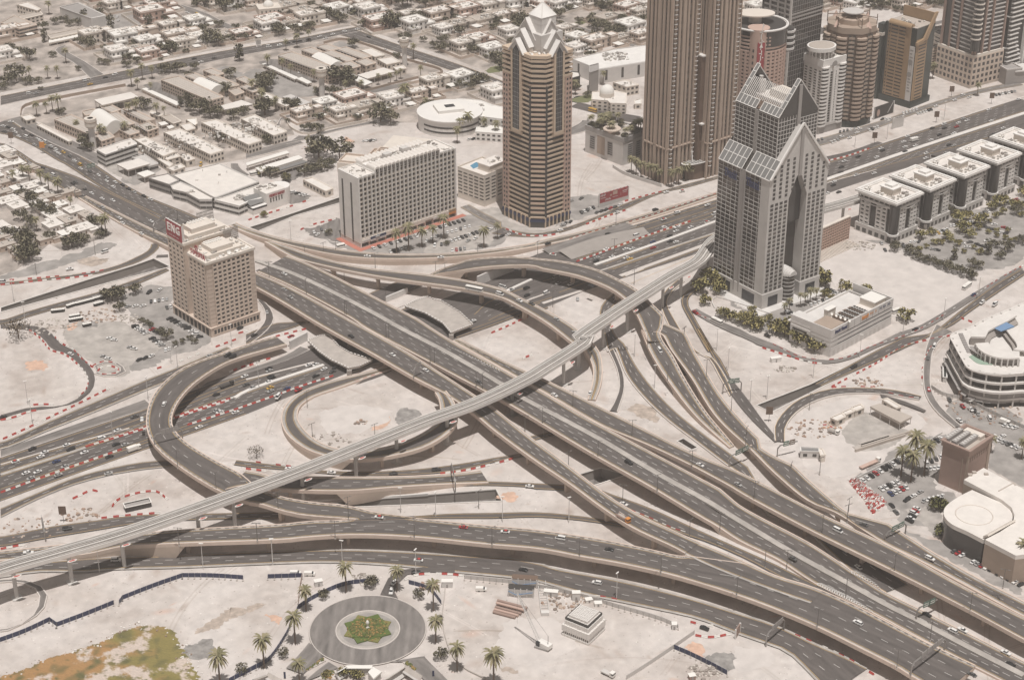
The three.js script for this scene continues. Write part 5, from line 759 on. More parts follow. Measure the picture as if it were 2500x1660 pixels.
// ---- dark red striped tower, upper right
{
const p=plot(X(2369,217),X(2419,190),X(2307,180)),{w,d}=p,H=260,t=build('red_ribbed_tower','dark tower with red corner ribs on a stone podium at the upper right','tower',p),b={w,d,panes:0};
mesh('podium',[bx(0,0,-d,w,30,0)],M.cream,t);windows(t,b,'S',{y0:2,y1:28,cols:9,rows:5,fw:0.6,fh:0.6,wall:M.beige,dp:0.3});windows(t,b,'F',{y0:2,y1:28,cols:7,rows:5,fw:0.6,fh:0.6,wall:M.beige,dp:0.3});
mesh('core',bx(2,30,-d+2,w-2,H,-2),M.curtain,t);const q=[],r=[],c=[];
for(const[sd,L]of[['F',w],['S',d]]){for(let f=9;f*3.7<H;f++)for(const[a,e]of[[0.3,0.46],[0.56,0.9]])q.push(onFace(b,sd,bx(L*a,f*3.7,-2.2,L*e,f*3.7+1,-0.9)));for(const k of[0.06,0.28,0.52,0.94])r.push(onFace(b,sd,bx(L*k-0.8,26,-2.4,L*k+0.8,H,-0.3)));for(const k of[0.12,0.16,0.2])c.push(onFace(b,sd,bx(L*k-0.35,92,-2.4,L*k+0.35,H,-0.8)));}
mesh('balcony',q,M.granite2,t,'stuff');mesh('red_rib',r,M.pinkStone,t);mesh('pale_rib',c,M.cream,t);for(let f=0;f<12;f++)q[f]=null;mesh('corner_bay',Array.from({length:26},(_,f)=>cyl(4.5,4.5,1.1,14).translate(1.5,44+f*4.4,-1.5)),M.cream,t,'stuff');mesh('corner_glass',cyl(3.8,3.8,H-40,14).translate(1.5,34,-1.5),M.curtain,t);
}
// ---- black and white tower at the far right
{
const p=plot(X(2447,194),X(2482,170),X(2412,176)),{w,d}=p,H=240,t=build('wave_tower','black glass tower with white wave balconies at the upper right edge','tower',p),b={w,d};
mesh('core',bx(0,0,-d,w,H,0),M.curtain,t);const q=[];for(let f=2;f*4<H;f++){q.push(bx(0.5,f*4,0,w*(0.5+0.12*Math.sin(f*0.5)),f*4+0.9,2.6));if(f%7===0)q.push(onFace(b,'S',bx(0,f*4,0,d,f*4+0.8,0.8)));}mesh('wave_balcony',q,M.whiteWall,t,'stuff');mesh('white_fin',[bx(w*0.66,0,-0.2,w*0.72,H,3.2),bx(w*0.86,0,-0.2,w*0.9,H,2)],M.whiteWall,t);
const p2=plot(X(2490,172),X(2530,150),X(2470,160)),t2=build('black_tower','plain black glass tower cut off by the right edge of the view','tower',p2);mesh('core',bx(0,0,-p2.d,p2.w,240,0),M.curtain,t2);mesh('mullion_grid',Array.from({length:50},(_,i)=>bx(0,i*4.6,0,p2.w,i*4.6+0.3,0.12)),M.granite,t2,'stuff');
const p3=plot(X(2455,208),X(2480,198),X(2449,194)),t3=build('grey_kiosk_tower','small plain grey block at the foot of the wave tower','building',p3),h3=p3.top(172);mesh('wall',bx(0,0,-p3.d,p3.w,h3,0),M.granite,t3);mesh('roof',parapet(p3.w,p3.d,h3,1,0.8),M.granite2,t3);
const p4=plot(X(2478,205),X(2540,190),X(2470,190)),t4=build('metro_station','low grey station box beside the highway at the right edge','station',p4);mesh('wall',bx(0,0,-p4.d,p4.w,11,0),M.granite,t4);mesh('roof',bx(-1,11,-p4.d-1,p4.w+1,12,1),M.offWhite,t4);
}
for(const[lab,C,R,L,top,cols,mt]of[['plain beige block with cornice lines behind the gold tower','d1650,570','d1760,520','d1590,500',90,5,'cream'],['beige open parking deck between gold tower and the plain block','d1590,600','d1665,570','d1560,575',122,4,'beige']]){const p=plot(C,R,L),H=p.top(top),t=build('rear_block',lab,'building',p),b={w:p.w,d:p.d,panes:0};mesh('wall',bx(0.3,0,-p.d,p.w,H,-0.3),M.granite,t);windows(t,b,'F',{y0:2,y1:H,cols,rows:8,fw:0.86,fh:0.4,wall:M[mt],glass:GL[1]});windows(t,b,'S',{y0:2,y1:H,cols:3,rows:8,fw:0.86,fh:0.4,wall:M[mt],glass:GL[1]});mesh('parapet',parapet(p.w,p.d,H,1.5,0.6),M[mt],t);clutter(t,3,p.w-3,-p.d+3,-3,H,16);}
// ---- five matching office blocks
{
const p=plot(X(2179,594),X(2233,567),X(2093,558)),{w,d}=p,H=p.top(497),t=build('office_cube','','office building',p,'row of matching office blocks'),st=H/9,b={w,d,panes:0};
mesh('core',bx(1,0,-d+1,w-1,H-1,-1),M.curtain,t);mesh('base',[bx(-0.6,0,-d-0.4,w+0.6,st*1.9,0.6)],M.granite2,t);
for(const[sd,L]of[['F',w],['S',d]]){
for(const[a,e]of sd==='S'?[[0.07,0.33],[0.5,0.78]]:[[0.22,0.48],[0.66,0.93]])windows(t,b,sd,{s0:L*a,s1:L*e,y0:st*2,y1:H-st*1.7,cols:2,rows:6,fw:0.62,fh:0.42,wall:M.offWhite,dp:0.9,glass:GL[0],n:-0.9});
mesh('attic_band',[onFace(b,sd,bx(0,H-st*1.7,-1,L,H-st*1.25,0.3)),onFace(b,sd,bx(0,H-st*0.7,-1,L,H-st*0.45,0.5))],M.offWhite,t);mesh('attic_post',Array.from({length:8},(_,i)=>onFace(b,sd,bx(L*i/7.3,H-st*1.3,-0.9,L*i/7.3+0.5,H-st*0.6,0.2))),M.granite2,t);
const arc=[];const mid=sd==='S'?L*0.42:L*0.58,hw=L*0.36;for(let i=0;i<12;i++){const k0=-1+i/6,k1=-1+(i+1)/6;arc.push(onFace(b,sd,bar(V(mid+k0*hw,H-st*(2.1-k0*k0*0.75),0.6),V(mid+k1*hw,H-st*(2.1-k1*k1*0.75),0.6),0.5)));}mesh('sagging_arch',arc,M.offWhite,t);
mesh('base_opening',Array.from({length:6},(_,i)=>onFace(b,sd,bx(L*(i+0.2)/6,0.6,0.5,L*(i+0.8)/6,st*1.1,0.72))),GL[1],t);
}
mesh('corner_glass',cyl(3.6,3.6,H-st*2,12).translate(1.6,st*1.2,-1.6),M.curtain,t);mesh('corner_ring',cyl(4.4,4.4,1.4,14).translate(1.4,st*1.6,-1.4),M.offWhite,t);
mesh('cornice',[...parapet(w+4,d+4,H-0.6,1.5,3.4,-2,2),...parapet(w+2.4,d+2.4,H+0.9,0.8,1.8,-1.2,1.2)],M.whiteWall,t);mesh('roof',bx(0,H-0.5,-d,w,H-0.1,0),M.roofPale,t);
mesh('penthouse',[bx(w*0.3,H,-d*0.62,w*0.66,H+4.6,-d*0.3)],M.cream,t);mesh('penthouse_roof',[bx(w*0.28,H+4.6,-d*0.64,w*0.68,H+5.3,-d*0.28),bx(w*0.36,H+5.3,-d*0.56,w*0.6,H+6.8,-d*0.36)],M.whiteWall,t);
clutter(t,3,w-3,-d*0.26,-2.5,H,18);clutter(t,3,w*0.26,-d+4,-d*0.3,H,10);clutter(t,3,w*0.3,-d+2,-d+8,H,3,{dishes:4});
const lab=['nearest of five matching grey office blocks, beside the brown retaining wall','second of five matching grey office blocks from the brown retaining wall','third and middle one of five matching grey office blocks','fourth of five matching grey office blocks from the brown retaining wall','farthest of five matching grey office blocks, cut by the right edge'];
t.userData.label=lab[0];[[2260.5,559],[2344,525],[2423,491],[2503,457]].forEach(([x,y],i)=>copyOf(t,P(x,y),p.rot,lab[i+1]));
}
// ---- white car park block with roof plant
{
const p=plot(X(2025,872),X(2183,795),X(1925,833)),{w,d}=p,H=p.top(822),t=build('car_park_block','long white car park block with dark slots and rows of roof plant','car park building',p),dd=Math.min(d,44);
mesh('core',bx(1,0,-dd,w-1,H-1,-1),M.dark,t);const q=[];const ys=[[0,0.42],[0.5,0.64],[0.72,0.84],[0.91,1.32]];
ys.forEach(([a,e],i)=>q.push(bx(-0.2-i*0.02,H*a,-0.4,w,H*e,0.3+i*0.02),onFace({w,d:dd},'S',bx(dd*0.52,H*a,-0.4,dd+0.3,H*e,0.3)),onFace({w,d:dd},'E',bx(0,H*a,-0.4,dd,H*e,0.3))));q.push(onFace({w,d:dd},'S',bx(0,0,-0.5,dd*0.5,H*0.86,0.25)));mesh('wall_band',q,M.offWhite,t);
mesh('wall',[bx(0.1,0,-dd,8,H*1.3,-0.2),bx(-0.1,H*0.3,-2,0.9,H*1.3,0.2)],M.offWhite,t);mesh('slot',[0.2,0.36].map((k)=>onFace({w,d:dd},'S',bx(2,H*(0.32+k),0.2,dd*0.42,H*(0.4+k),0.4))),M.dark,t);
mesh('lower_roof',bx(0.5,H*0.9,-dd-3,w-4,H*0.94,-dd*0.48),M.offWhite,t);mesh('lower_roof_parapet',parapet(w-3,dd*0.52,H*0.94,1.2,0.5,0,-dd*0.5),M.offWhite,t);mesh('roof_slab',bx(8,H*1.02,-dd*0.48,w-2,H*1.06,-0.5),M.roofPale,t);mesh('brown_roof',bx(0.4,H*1.3,-dd*0.46,14,H*1.33,-0.6),M.beigeDark,t);
for(let i=0;i<8;i++)mesh('plant_row',[bx(20+i*(w-44)/8,H*1.06,-dd*0.44,22.6+i*(w-44)/8,H*1.06+2.2,-1.8),bx(19.2+i*(w-44)/8,H*1.06,-dd*0.44,19.8+i*(w-44)/8,H*1.06+2.4,-1.8)],i%2?M.granite2:M.bronze,t);
mesh('fan_unit',Array.from({length:48},(_,i)=>cyl(0.8,0.8,0.5,8).translate(21.3+(i%8)*(w-44)/8,H*1.06+2.2,-dd*0.42+1.6+((i/8)|0)*(dd*0.38)/6)),M.dark,t,'stuff');mesh('satellite_dish',Array.from({length:5},(_,i)=>dishGeo().scale(1.4,1.4,1.4).translate(16.6,H*1.33+1,-dd*0.4+i*3.4)),M.white,t);
mesh('stair_hut',[bx(18,H*0.94,-dd*0.62,26,H*1.4,-dd*0.52),bx(w-16,H*1.06,-dd*0.46,w-4,H*1.36,-3)],M.cream,t);mesh('hut_roof',[bx(17.6,H*1.4,-dd*0.63,26.4,H*1.43,-dd*0.51),bx(w-16.4,H*1.36,-dd*0.47,w-3.6,H*1.4,-2.6)],M.white,t);
mesh('garage_door',Array.from({length:12},(_,i)=>bx(3+i*(w-8)/12,0.3,0.28,3+(i+0.5)*(w-8)/12,H*0.26,0.42)),M.granite2,t);
const b={w,d:dd};letters(t,b,'F','Dusit Thani',3.4,H*1.06,2.2,M.blueText,0.36,font,'lettering',12);letters(t,b,'F','MAX',31,H*1.05,2.3,M.orange,0.36,font,'lettering',7);scribble(t,b,'F',w-15,w-3,H*1.08,H*1.24,0.4,M.blueText,2);scribble(t,b,'F',w-25,w-18,H*1.08,H*1.22,0.4,M.orange,4);mesh('panel_joint',Array.from({length:7},(_,i)=>bx(17+i*(w-20)/7,H*0.92,0.34,17.3+i*(w-20)/7,H*1.31,0.42)),M.granite,t);
}
// ---- rose stone tower and the showroom hall
{
const p=plot(X(2354,1206),X(2416,1172),X(2288,1182)),{w,d}=p,H=p.top(1101),t=build('stone_cube_tower','blank rose stone tower with an open plant deck on top','tower',p),b={w,d};
mesh('wall',[bx(0,0,-d,w,H-2,0)],M.pinkStone,t);mesh('cornice',[...parapet(w+1.4,d+1.4,H-3,3,1.6,-0.7,0.7),...parapet(w+2.4,d+2.4,H-0.2,0.7,1.4,-1.2,1.2)],M.pinkStone,t);mesh('corner_strip',[bx(-0.15,0,-0.9,0.9,H-3,0.15),onFace(b,'F',bx(w-2.4,0,0,w+0.1,H-3,0.5)),onFace(b,'S',bx(d-3.4,0,0,d-2.8,H-6,0.3))],M.beigeDark,t);
mesh('vent_slot',Array.from({length:8},(_,i)=>bx(2+i*(w-4)/8,H-8,0.02,2.8+i*(w-4)/8,H-5.6,0.14)),M.bronze,t);mesh('roof',bx(1,H-2.2,-d+1,w-1,H-1.9,-1),M.roofTan,t);for(let i=0;i<3;i++)mesh('plant_row',bx(2.2,H-2,-d*0.3-i*4.8-3,w-5,H+0.6,-d*0.3-i*4.8),M.granite,t);mesh('fan_unit',Array.from({length:18},(_,i)=>bc(4+(i%6)*(w-11)/5,H+0.6,-d*0.3-1.5-((i/6)|0)*4.8,1.5,0.3,1.6)),M.granite2,t,'stuff');mesh('roof_room',bx(w-6,H-2,-d+2,w-1.5,H+0.4,-3),M.cream,t);
const h=15,hall=thing('showroom_hall','sand-coloured showroom hall with a sweeping rounded roof beside the rose tower','building'),at2=(a)=>T(a).map((q)=>P(q.x,q.y,h)),z6=(s)=>s.split(' ').map((q)=>{const[x,y]=q.split(',').map(Number);return P(2260+x/3.92,1020+y/3.92,h);});
const lo=new THREE.CatmullRomCurve3(z6('450,690 330,750 215,830 178,890 195,960 260,1020 400,1085 560,1168'),false,'centripetal').getSpacedPoints(40),far=new THREE.CatmullRomCurve3(z6('560,1168 700,1095 800,1030 838,960 820,890 740,820 620,765 450,690'),false,'centripetal').getSpacedPoints(40);
mesh('round_wall',prism([...lo,...far].map((v)=>V(v.x,0,v.z)),0,h-2.4),M.curtain,hall);mesh('round_roof',prism([...lo,...far],h-2.4,h),M.roofPale,hall);
const ring=z6('470,930');mesh('roof_ring',new THREE.TorusGeometry(9.5,0.3,4,40).rotateX(Math.PI/2).translate(ring[0].x,h+0.05,ring[0].z),M.cream,hall);const big=z6('372,592 560,478 760,585 960,690 1100,900 1100,1290 868,1318 575,1165 720,1090 840,1010 856,930 830,860 730,780 560,690').map((v)=>P(...proj(v),h+2));mesh('main_wall',prism(big,0,h-0.5),M.beigeDark,hall);mesh('main_roof',prism(big,h-0.5,h+2),M.roofPale,hall);
const fg=z6('570,1200 780,1310').map((v)=>P(...proj(v),7)),dir=fg[1].clone().sub(fg[0]);mesh('show_window',bar(fg[0].clone().setY(5.5),fg[1].clone().setY(5.5),10,0.6),M.curtain,hall);mesh('roof_seam',z6('700,735 845,655 860,680 940,880').slice(0,3).map((v,i,a)=>i?bar(a[i-1].clone().setY(h+2.05),v.clone().setY(h+2.05),0.8,0.4):bc(v.x,h+2,v.z,0.3,0.3,0.3)),M.roofTan,hall);mesh('roof_hatch',z6('425,583 465,560 580,575').map((v)=>bc(v.x,h+2,v.z,2.2,1,1.6)),M.roofTan,hall);
mesh('roof_band',bar(z6('575,1168')[0].setY(h+2.1),z6('840,1020')[0].setY(h+2.1),0.9,3.4),M.cream,hall);
}
// ---- round concrete shell of a building going up at the right edge
{
const t=thing('concrete_shell','unfinished round concrete building with curved decks at the right edge','building under construction'),q=(s,h)=>{const a=s.split(' ').map((e)=>{const[x,y]=e.split(',').map(Number);return P(2290+x/2.986,700+y/2.986,h);});return new THREE.CatmullRomCurve3(a,true,'centripetal',0.3).getSpacedPoints(70);};
const out=q('95,360 150,330 240,300 330,250 520,170 640,120 900,60 900,640 640,640 480,650 330,632 230,600 180,530 120,420',22),dn=(l,h)=>l.map((v)=>V(v.x,h,v.z)),scale=(l,k)=>{const c=l.reduce((a,v)=>a.add(v),V(0,0,0)).divideScalar(l.length);return l.map((v)=>V(c.x+(v.x-c.x)*k,v.y,c.z+(v.z-c.z)*k));};
mesh('inner_wall',prism(scale(out,0.955),-0.5,21),M.dark,t);for(const[h,k]of[[21.2,1],[15.6,1.005],[10.2,1.03],[5,1.0]])mesh('floor_slab',prism(scale(out,k),h,h+(h>20?0.9:1.3)),M.paleC,t);
const o2=scale(out,0.985);mesh('column',o2.filter((_,i)=>i%2===0).map((v)=>bc(v.x,0,v.z,0.9,21.5,0.9)),M.granite2,t,'stuff');mesh('scaffold_net',o2.map((v,i,a)=>{const w=a[(i+1)%a.length];return bar(V(v.x,6.5,v.z),V(w.x,6.5,w.z),7,0.2);}),M.granite,t,'stuff');mesh('deck_edge',scale(out,0.998).map((v,i,a)=>{const w=a[(i+1)%a.length];return bar(V(v.x,22.5,v.z),V(w.x,22.5,w.z),1.1,0.35);}),M.paleC,t,'stuff');mesh('edge_block',scale(out,0.975).filter((_,i)=>i%2).map((v)=>bc(v.x,22,v.z,1.1,0.9,1.1)),M.granite2,t,'stuff');
const up=q('245,365 250,320 300,280 400,245 520,190 580,210 470,265 375,320 368,350 400,420 460,460 540,460 580,440 640,420 640,520 520,518 400,490 320,450 275,415 375,410 350,368',29);const upl=q('250,400 300,320 420,250 580,200 700,300 640,520 520,520 400,492 310,450 275,415',28),arc=(s,h)=>new THREE.CatmullRomCurve3(s.split(' ').map((e)=>{const[x,y]=e.split(',').map(Number);return P(2290+x/2.986,700+y/2.986,h);}),false,'centripetal').getSpacedPoints(30);
const strip=(a,b,h,th,nm,mt)=>mesh(nm,prism([...a,...b.slice().reverse()],h-th,h),mt,t);
const a1=arc('277,412 300,450 360,490 440,515 520,522 600,518',28),b1=arc('372,405 380,420 400,440 450,462 520,466 600,470',28);strip(a1,b1,28,1,'upper_deck',M.paleC);mesh('upper_column',a1.filter((_,i)=>i%3===0).map((v)=>bc(v.x,22,v.z,0.8,5.2,0.8)),M.granite2,t);mesh('upper_wall',[...a1.keys()].slice(0,30).map((i)=>bar(V(a1[i].x,24.4,a1[i].z+0-3),V(a1[i+1].x,24.4,a1[i+1].z-3),5,0.3)),M.granite,t,'stuff');
const a2=arc('245,362 250,325 290,290 380,250 480,210 530,172',28),b2=arc('350,366 362,345 375,320 430,290 500,255 580,208',28);strip(a2,b2,28,1.2,'upper_deck',M.paleC);mesh('upper_wall',bar(V(a2[0].x,24.6,a2[0].z),V(b2[0].x,24.6,b2[0].z),5,0.4),M.retain,t);mesh('upper_wall',[...b2.keys()].slice(0,30).map((i)=>bar(V(b2[i].x,24.6,b2[i].z),V(b2[i+1].x,24.6,b2[i+1].z),5.2,0.4)),M.retain,t,'stuff');
const a3=arc('470,270 530,350 575,410 580,440 555,458',26.5),b3=arc('500,262 600,330 640,380 700,450 700,470',26.5);strip(a3,b3,26.5,1,'upper_deck',M.paleC);mesh('upper_wall',[...a3.keys()].slice(0,30).map((i)=>bar(V(a3[i].x,24,a3[i].z),V(a3[i+1].x,24,a3[i+1].z),4,0.4)),M.retain,t,'stuff');
const tp=arc('455,285 520,300',27);mesh('blue_tarpaulin',bc(tp[8].x,26.8,tp[8].z,12,0.5,9,0.6),std('tarp',[0.17,0.28,0.45],0.8),t);mesh('roof_stack',arc('170,350 205,430 230,480',22).filter((_,i)=>i%3===0).map((v)=>bc(v.x,22,v.z,2.6,0.8,1.6)),M.granite,t,'stuff');
const g1=arc('230,510 300,560 400,570',22.3),g2=arc('270,490 330,540 400,562',22.3);strip(g1,g2,22.4,0.3,'green_sheet',std('greenSheet',[0.30,0.40,0.32],0.9));
}
// ---- brown shored wall of the pit beside the glass tower
{const a=P(1985,620),b=P(2070,582),t=thing('shored_wall','brown shored pit wall with a grid of props between glass tower and offices','retaining wall'),L=a.distanceTo(b),yaw=Math.atan2(-(b.z-a.z),b.x-a.x);const q=[bx(-14,0,-0.5,L,17,0.5)],g=[];for(let i=0;i<22;i++)g.push(bx(-14+i*(L+14)/21,0,0.5,-13.6+i*(L+14)/21,17,1));for(let i=0;i<9;i++)g.push(bx(-14,i*2.1,0.5,L,i*2.1+0.35,0.9));t.position.copy(a);t.rotation.y=yaw;mesh('wall',q,M.beigeDark,t);mesh('prop_grid',g,M.rose,t,'stuff');mesh('coping',bx(-14,17,-1.5,L,17.6,1),M.cream,t);const f=[];for(let i=0;i<24;i++)f.push(bx(-10+i*(L+8)/24,0.02,1,-9.3+i*(L+8)/24,0.6,13));mesh('foot_beam',f,M.cream,t,'stuff');}
// ------------------------------------------------------------ low buildings
const camXZ=V(0,0,0);
// a block given by its roof outline at height h: walls, roof, parapet, windows on the sides that face the view
function polyBlock(name,label,cat,roof,h,o={}){
const pts=(typeof roof==='string'?TP(roof.split(' ').map((q,i)=>(i?q:q+','+h)).join(' ')):roof),c=pts.reduce((a,v)=>a.add(v),V(0,0,0)).divideScalar(pts.length).setY(0),t=thing(name,label,cat,c,0,o.group);
const loc=pts.map((v)=>V(v.x-c.x,0,v.z-c.z)),area=loc.reduce((a,v,i)=>{const w=loc[(i+1)%loc.length];return a+v.x*w.z-w.x*v.z;},0);if(area>0)loc.reverse();
mesh('wall',prism(loc,o.open?h-1:-0.3,h),M[o.wall??'cream'],t);
const ov=o.over??0,out=loc.map((v)=>v.clone().multiplyScalar(1+ov/Math.max(4,v.length())));
mesh('roof',prism(out,h,h+(ov?0.5:0.15)),M[o.roof??'roofPale'],t);
if(!ov&&o.par!==0)mesh('parapet',loc.map((v,i)=>{const w=loc[(i+1)%loc.length];return bar(V(v.x*0.985,h+0.5,v.z*0.985),V(w.x*0.985,h+0.5,w.z*0.985),o.par??0.9,0.35);}),M[o.wall??'cream'],t);
if(o.open)mesh('post',loc.flatMap((v,i)=>{const w=loc[(i+1)%loc.length],n=Math.max(1,Math.round(v.distanceTo(w)/7));return Array.from({length:n},(_,k)=>{const p=v.clone().lerp(w,k/n).multiplyScalar(0.97);return bc(p.x,0,p.z,0.35,h,0.35);});}),M.granite2,t,'stuff');
const rows=o.rows??Math.max(1,Math.round(h/3.6)),sp=o.sp??4.2;let count=0;const rest=[];
if(!o.open&&rows>0&&o.win!==0)loc.forEach((v,i)=>{
const w=loc[(i+1)%loc.length],e=w.clone().sub(v),L=e.length();if(L<3)return;e.divideScalar(L);
const n=V(-e.z,0,e.x).multiplyScalar(1),mid=v.clone().add(w).multiplyScalar(0.5);if(n.dot(mid)<0)n.negate();
if(n.dot(V(0,0,0).sub(mid.clone().add(c)))<=0)return;
const k=Math.max(1,Math.floor(L/sp)),ww=o.strip?L/k*0.94:Math.min(2.2,L/k*0.5),wh=(h/rows)*(o.wh??0.42),g=unitBox(Math.round(ww*4)/4||0.5,Math.round(wh*4)/4||0.5,0.24),ry=Math.atan2(n.x,n.z);
for(let r=0;r<rows;r++)for(let j=0;j<k;j++){const p=v.clone().addScaledVector(e,(j+0.5)*L/k);p.y=(r+0.55)*h/rows;if(count++<(o.most??60)){const m=mesh('window',g,GL[(r+j)%2],t);m.position.copy(p);m.rotation.y=ry;}else rest.push(g.clone().rotateY(ry).translate(p.x,p.y,p.z));}
});
if(rest.length)mesh('windows',rest,GL[0],t,'stuff');
if(o.ribs){const a=loc[o.ribs-1],b=loc[o.ribs%loc.length],d=loc[(o.ribs+1)%loc.length],n=Math.round(a.distanceTo(b)/3),q=[];for(let i=0;i<=n;i++){const p0=a.clone().lerp(b,i/n),p1=p0.clone().add(d).sub(b);q.push(bar(V(p0.x,h+0.15,p0.z),V(p1.x,h+0.15,p1.z),0.5,0.3));}mesh('roof_rib',q,M.granite2,t,'stuff');}
if(o.kit){let r=1e9;loc.forEach((v)=>{r=Math.min(r,v.length());});r*=0.55;clutter(t,-r,r,-r,r,h+0.15,o.kit,{dishes:o.dishes??0});}
return t;
}
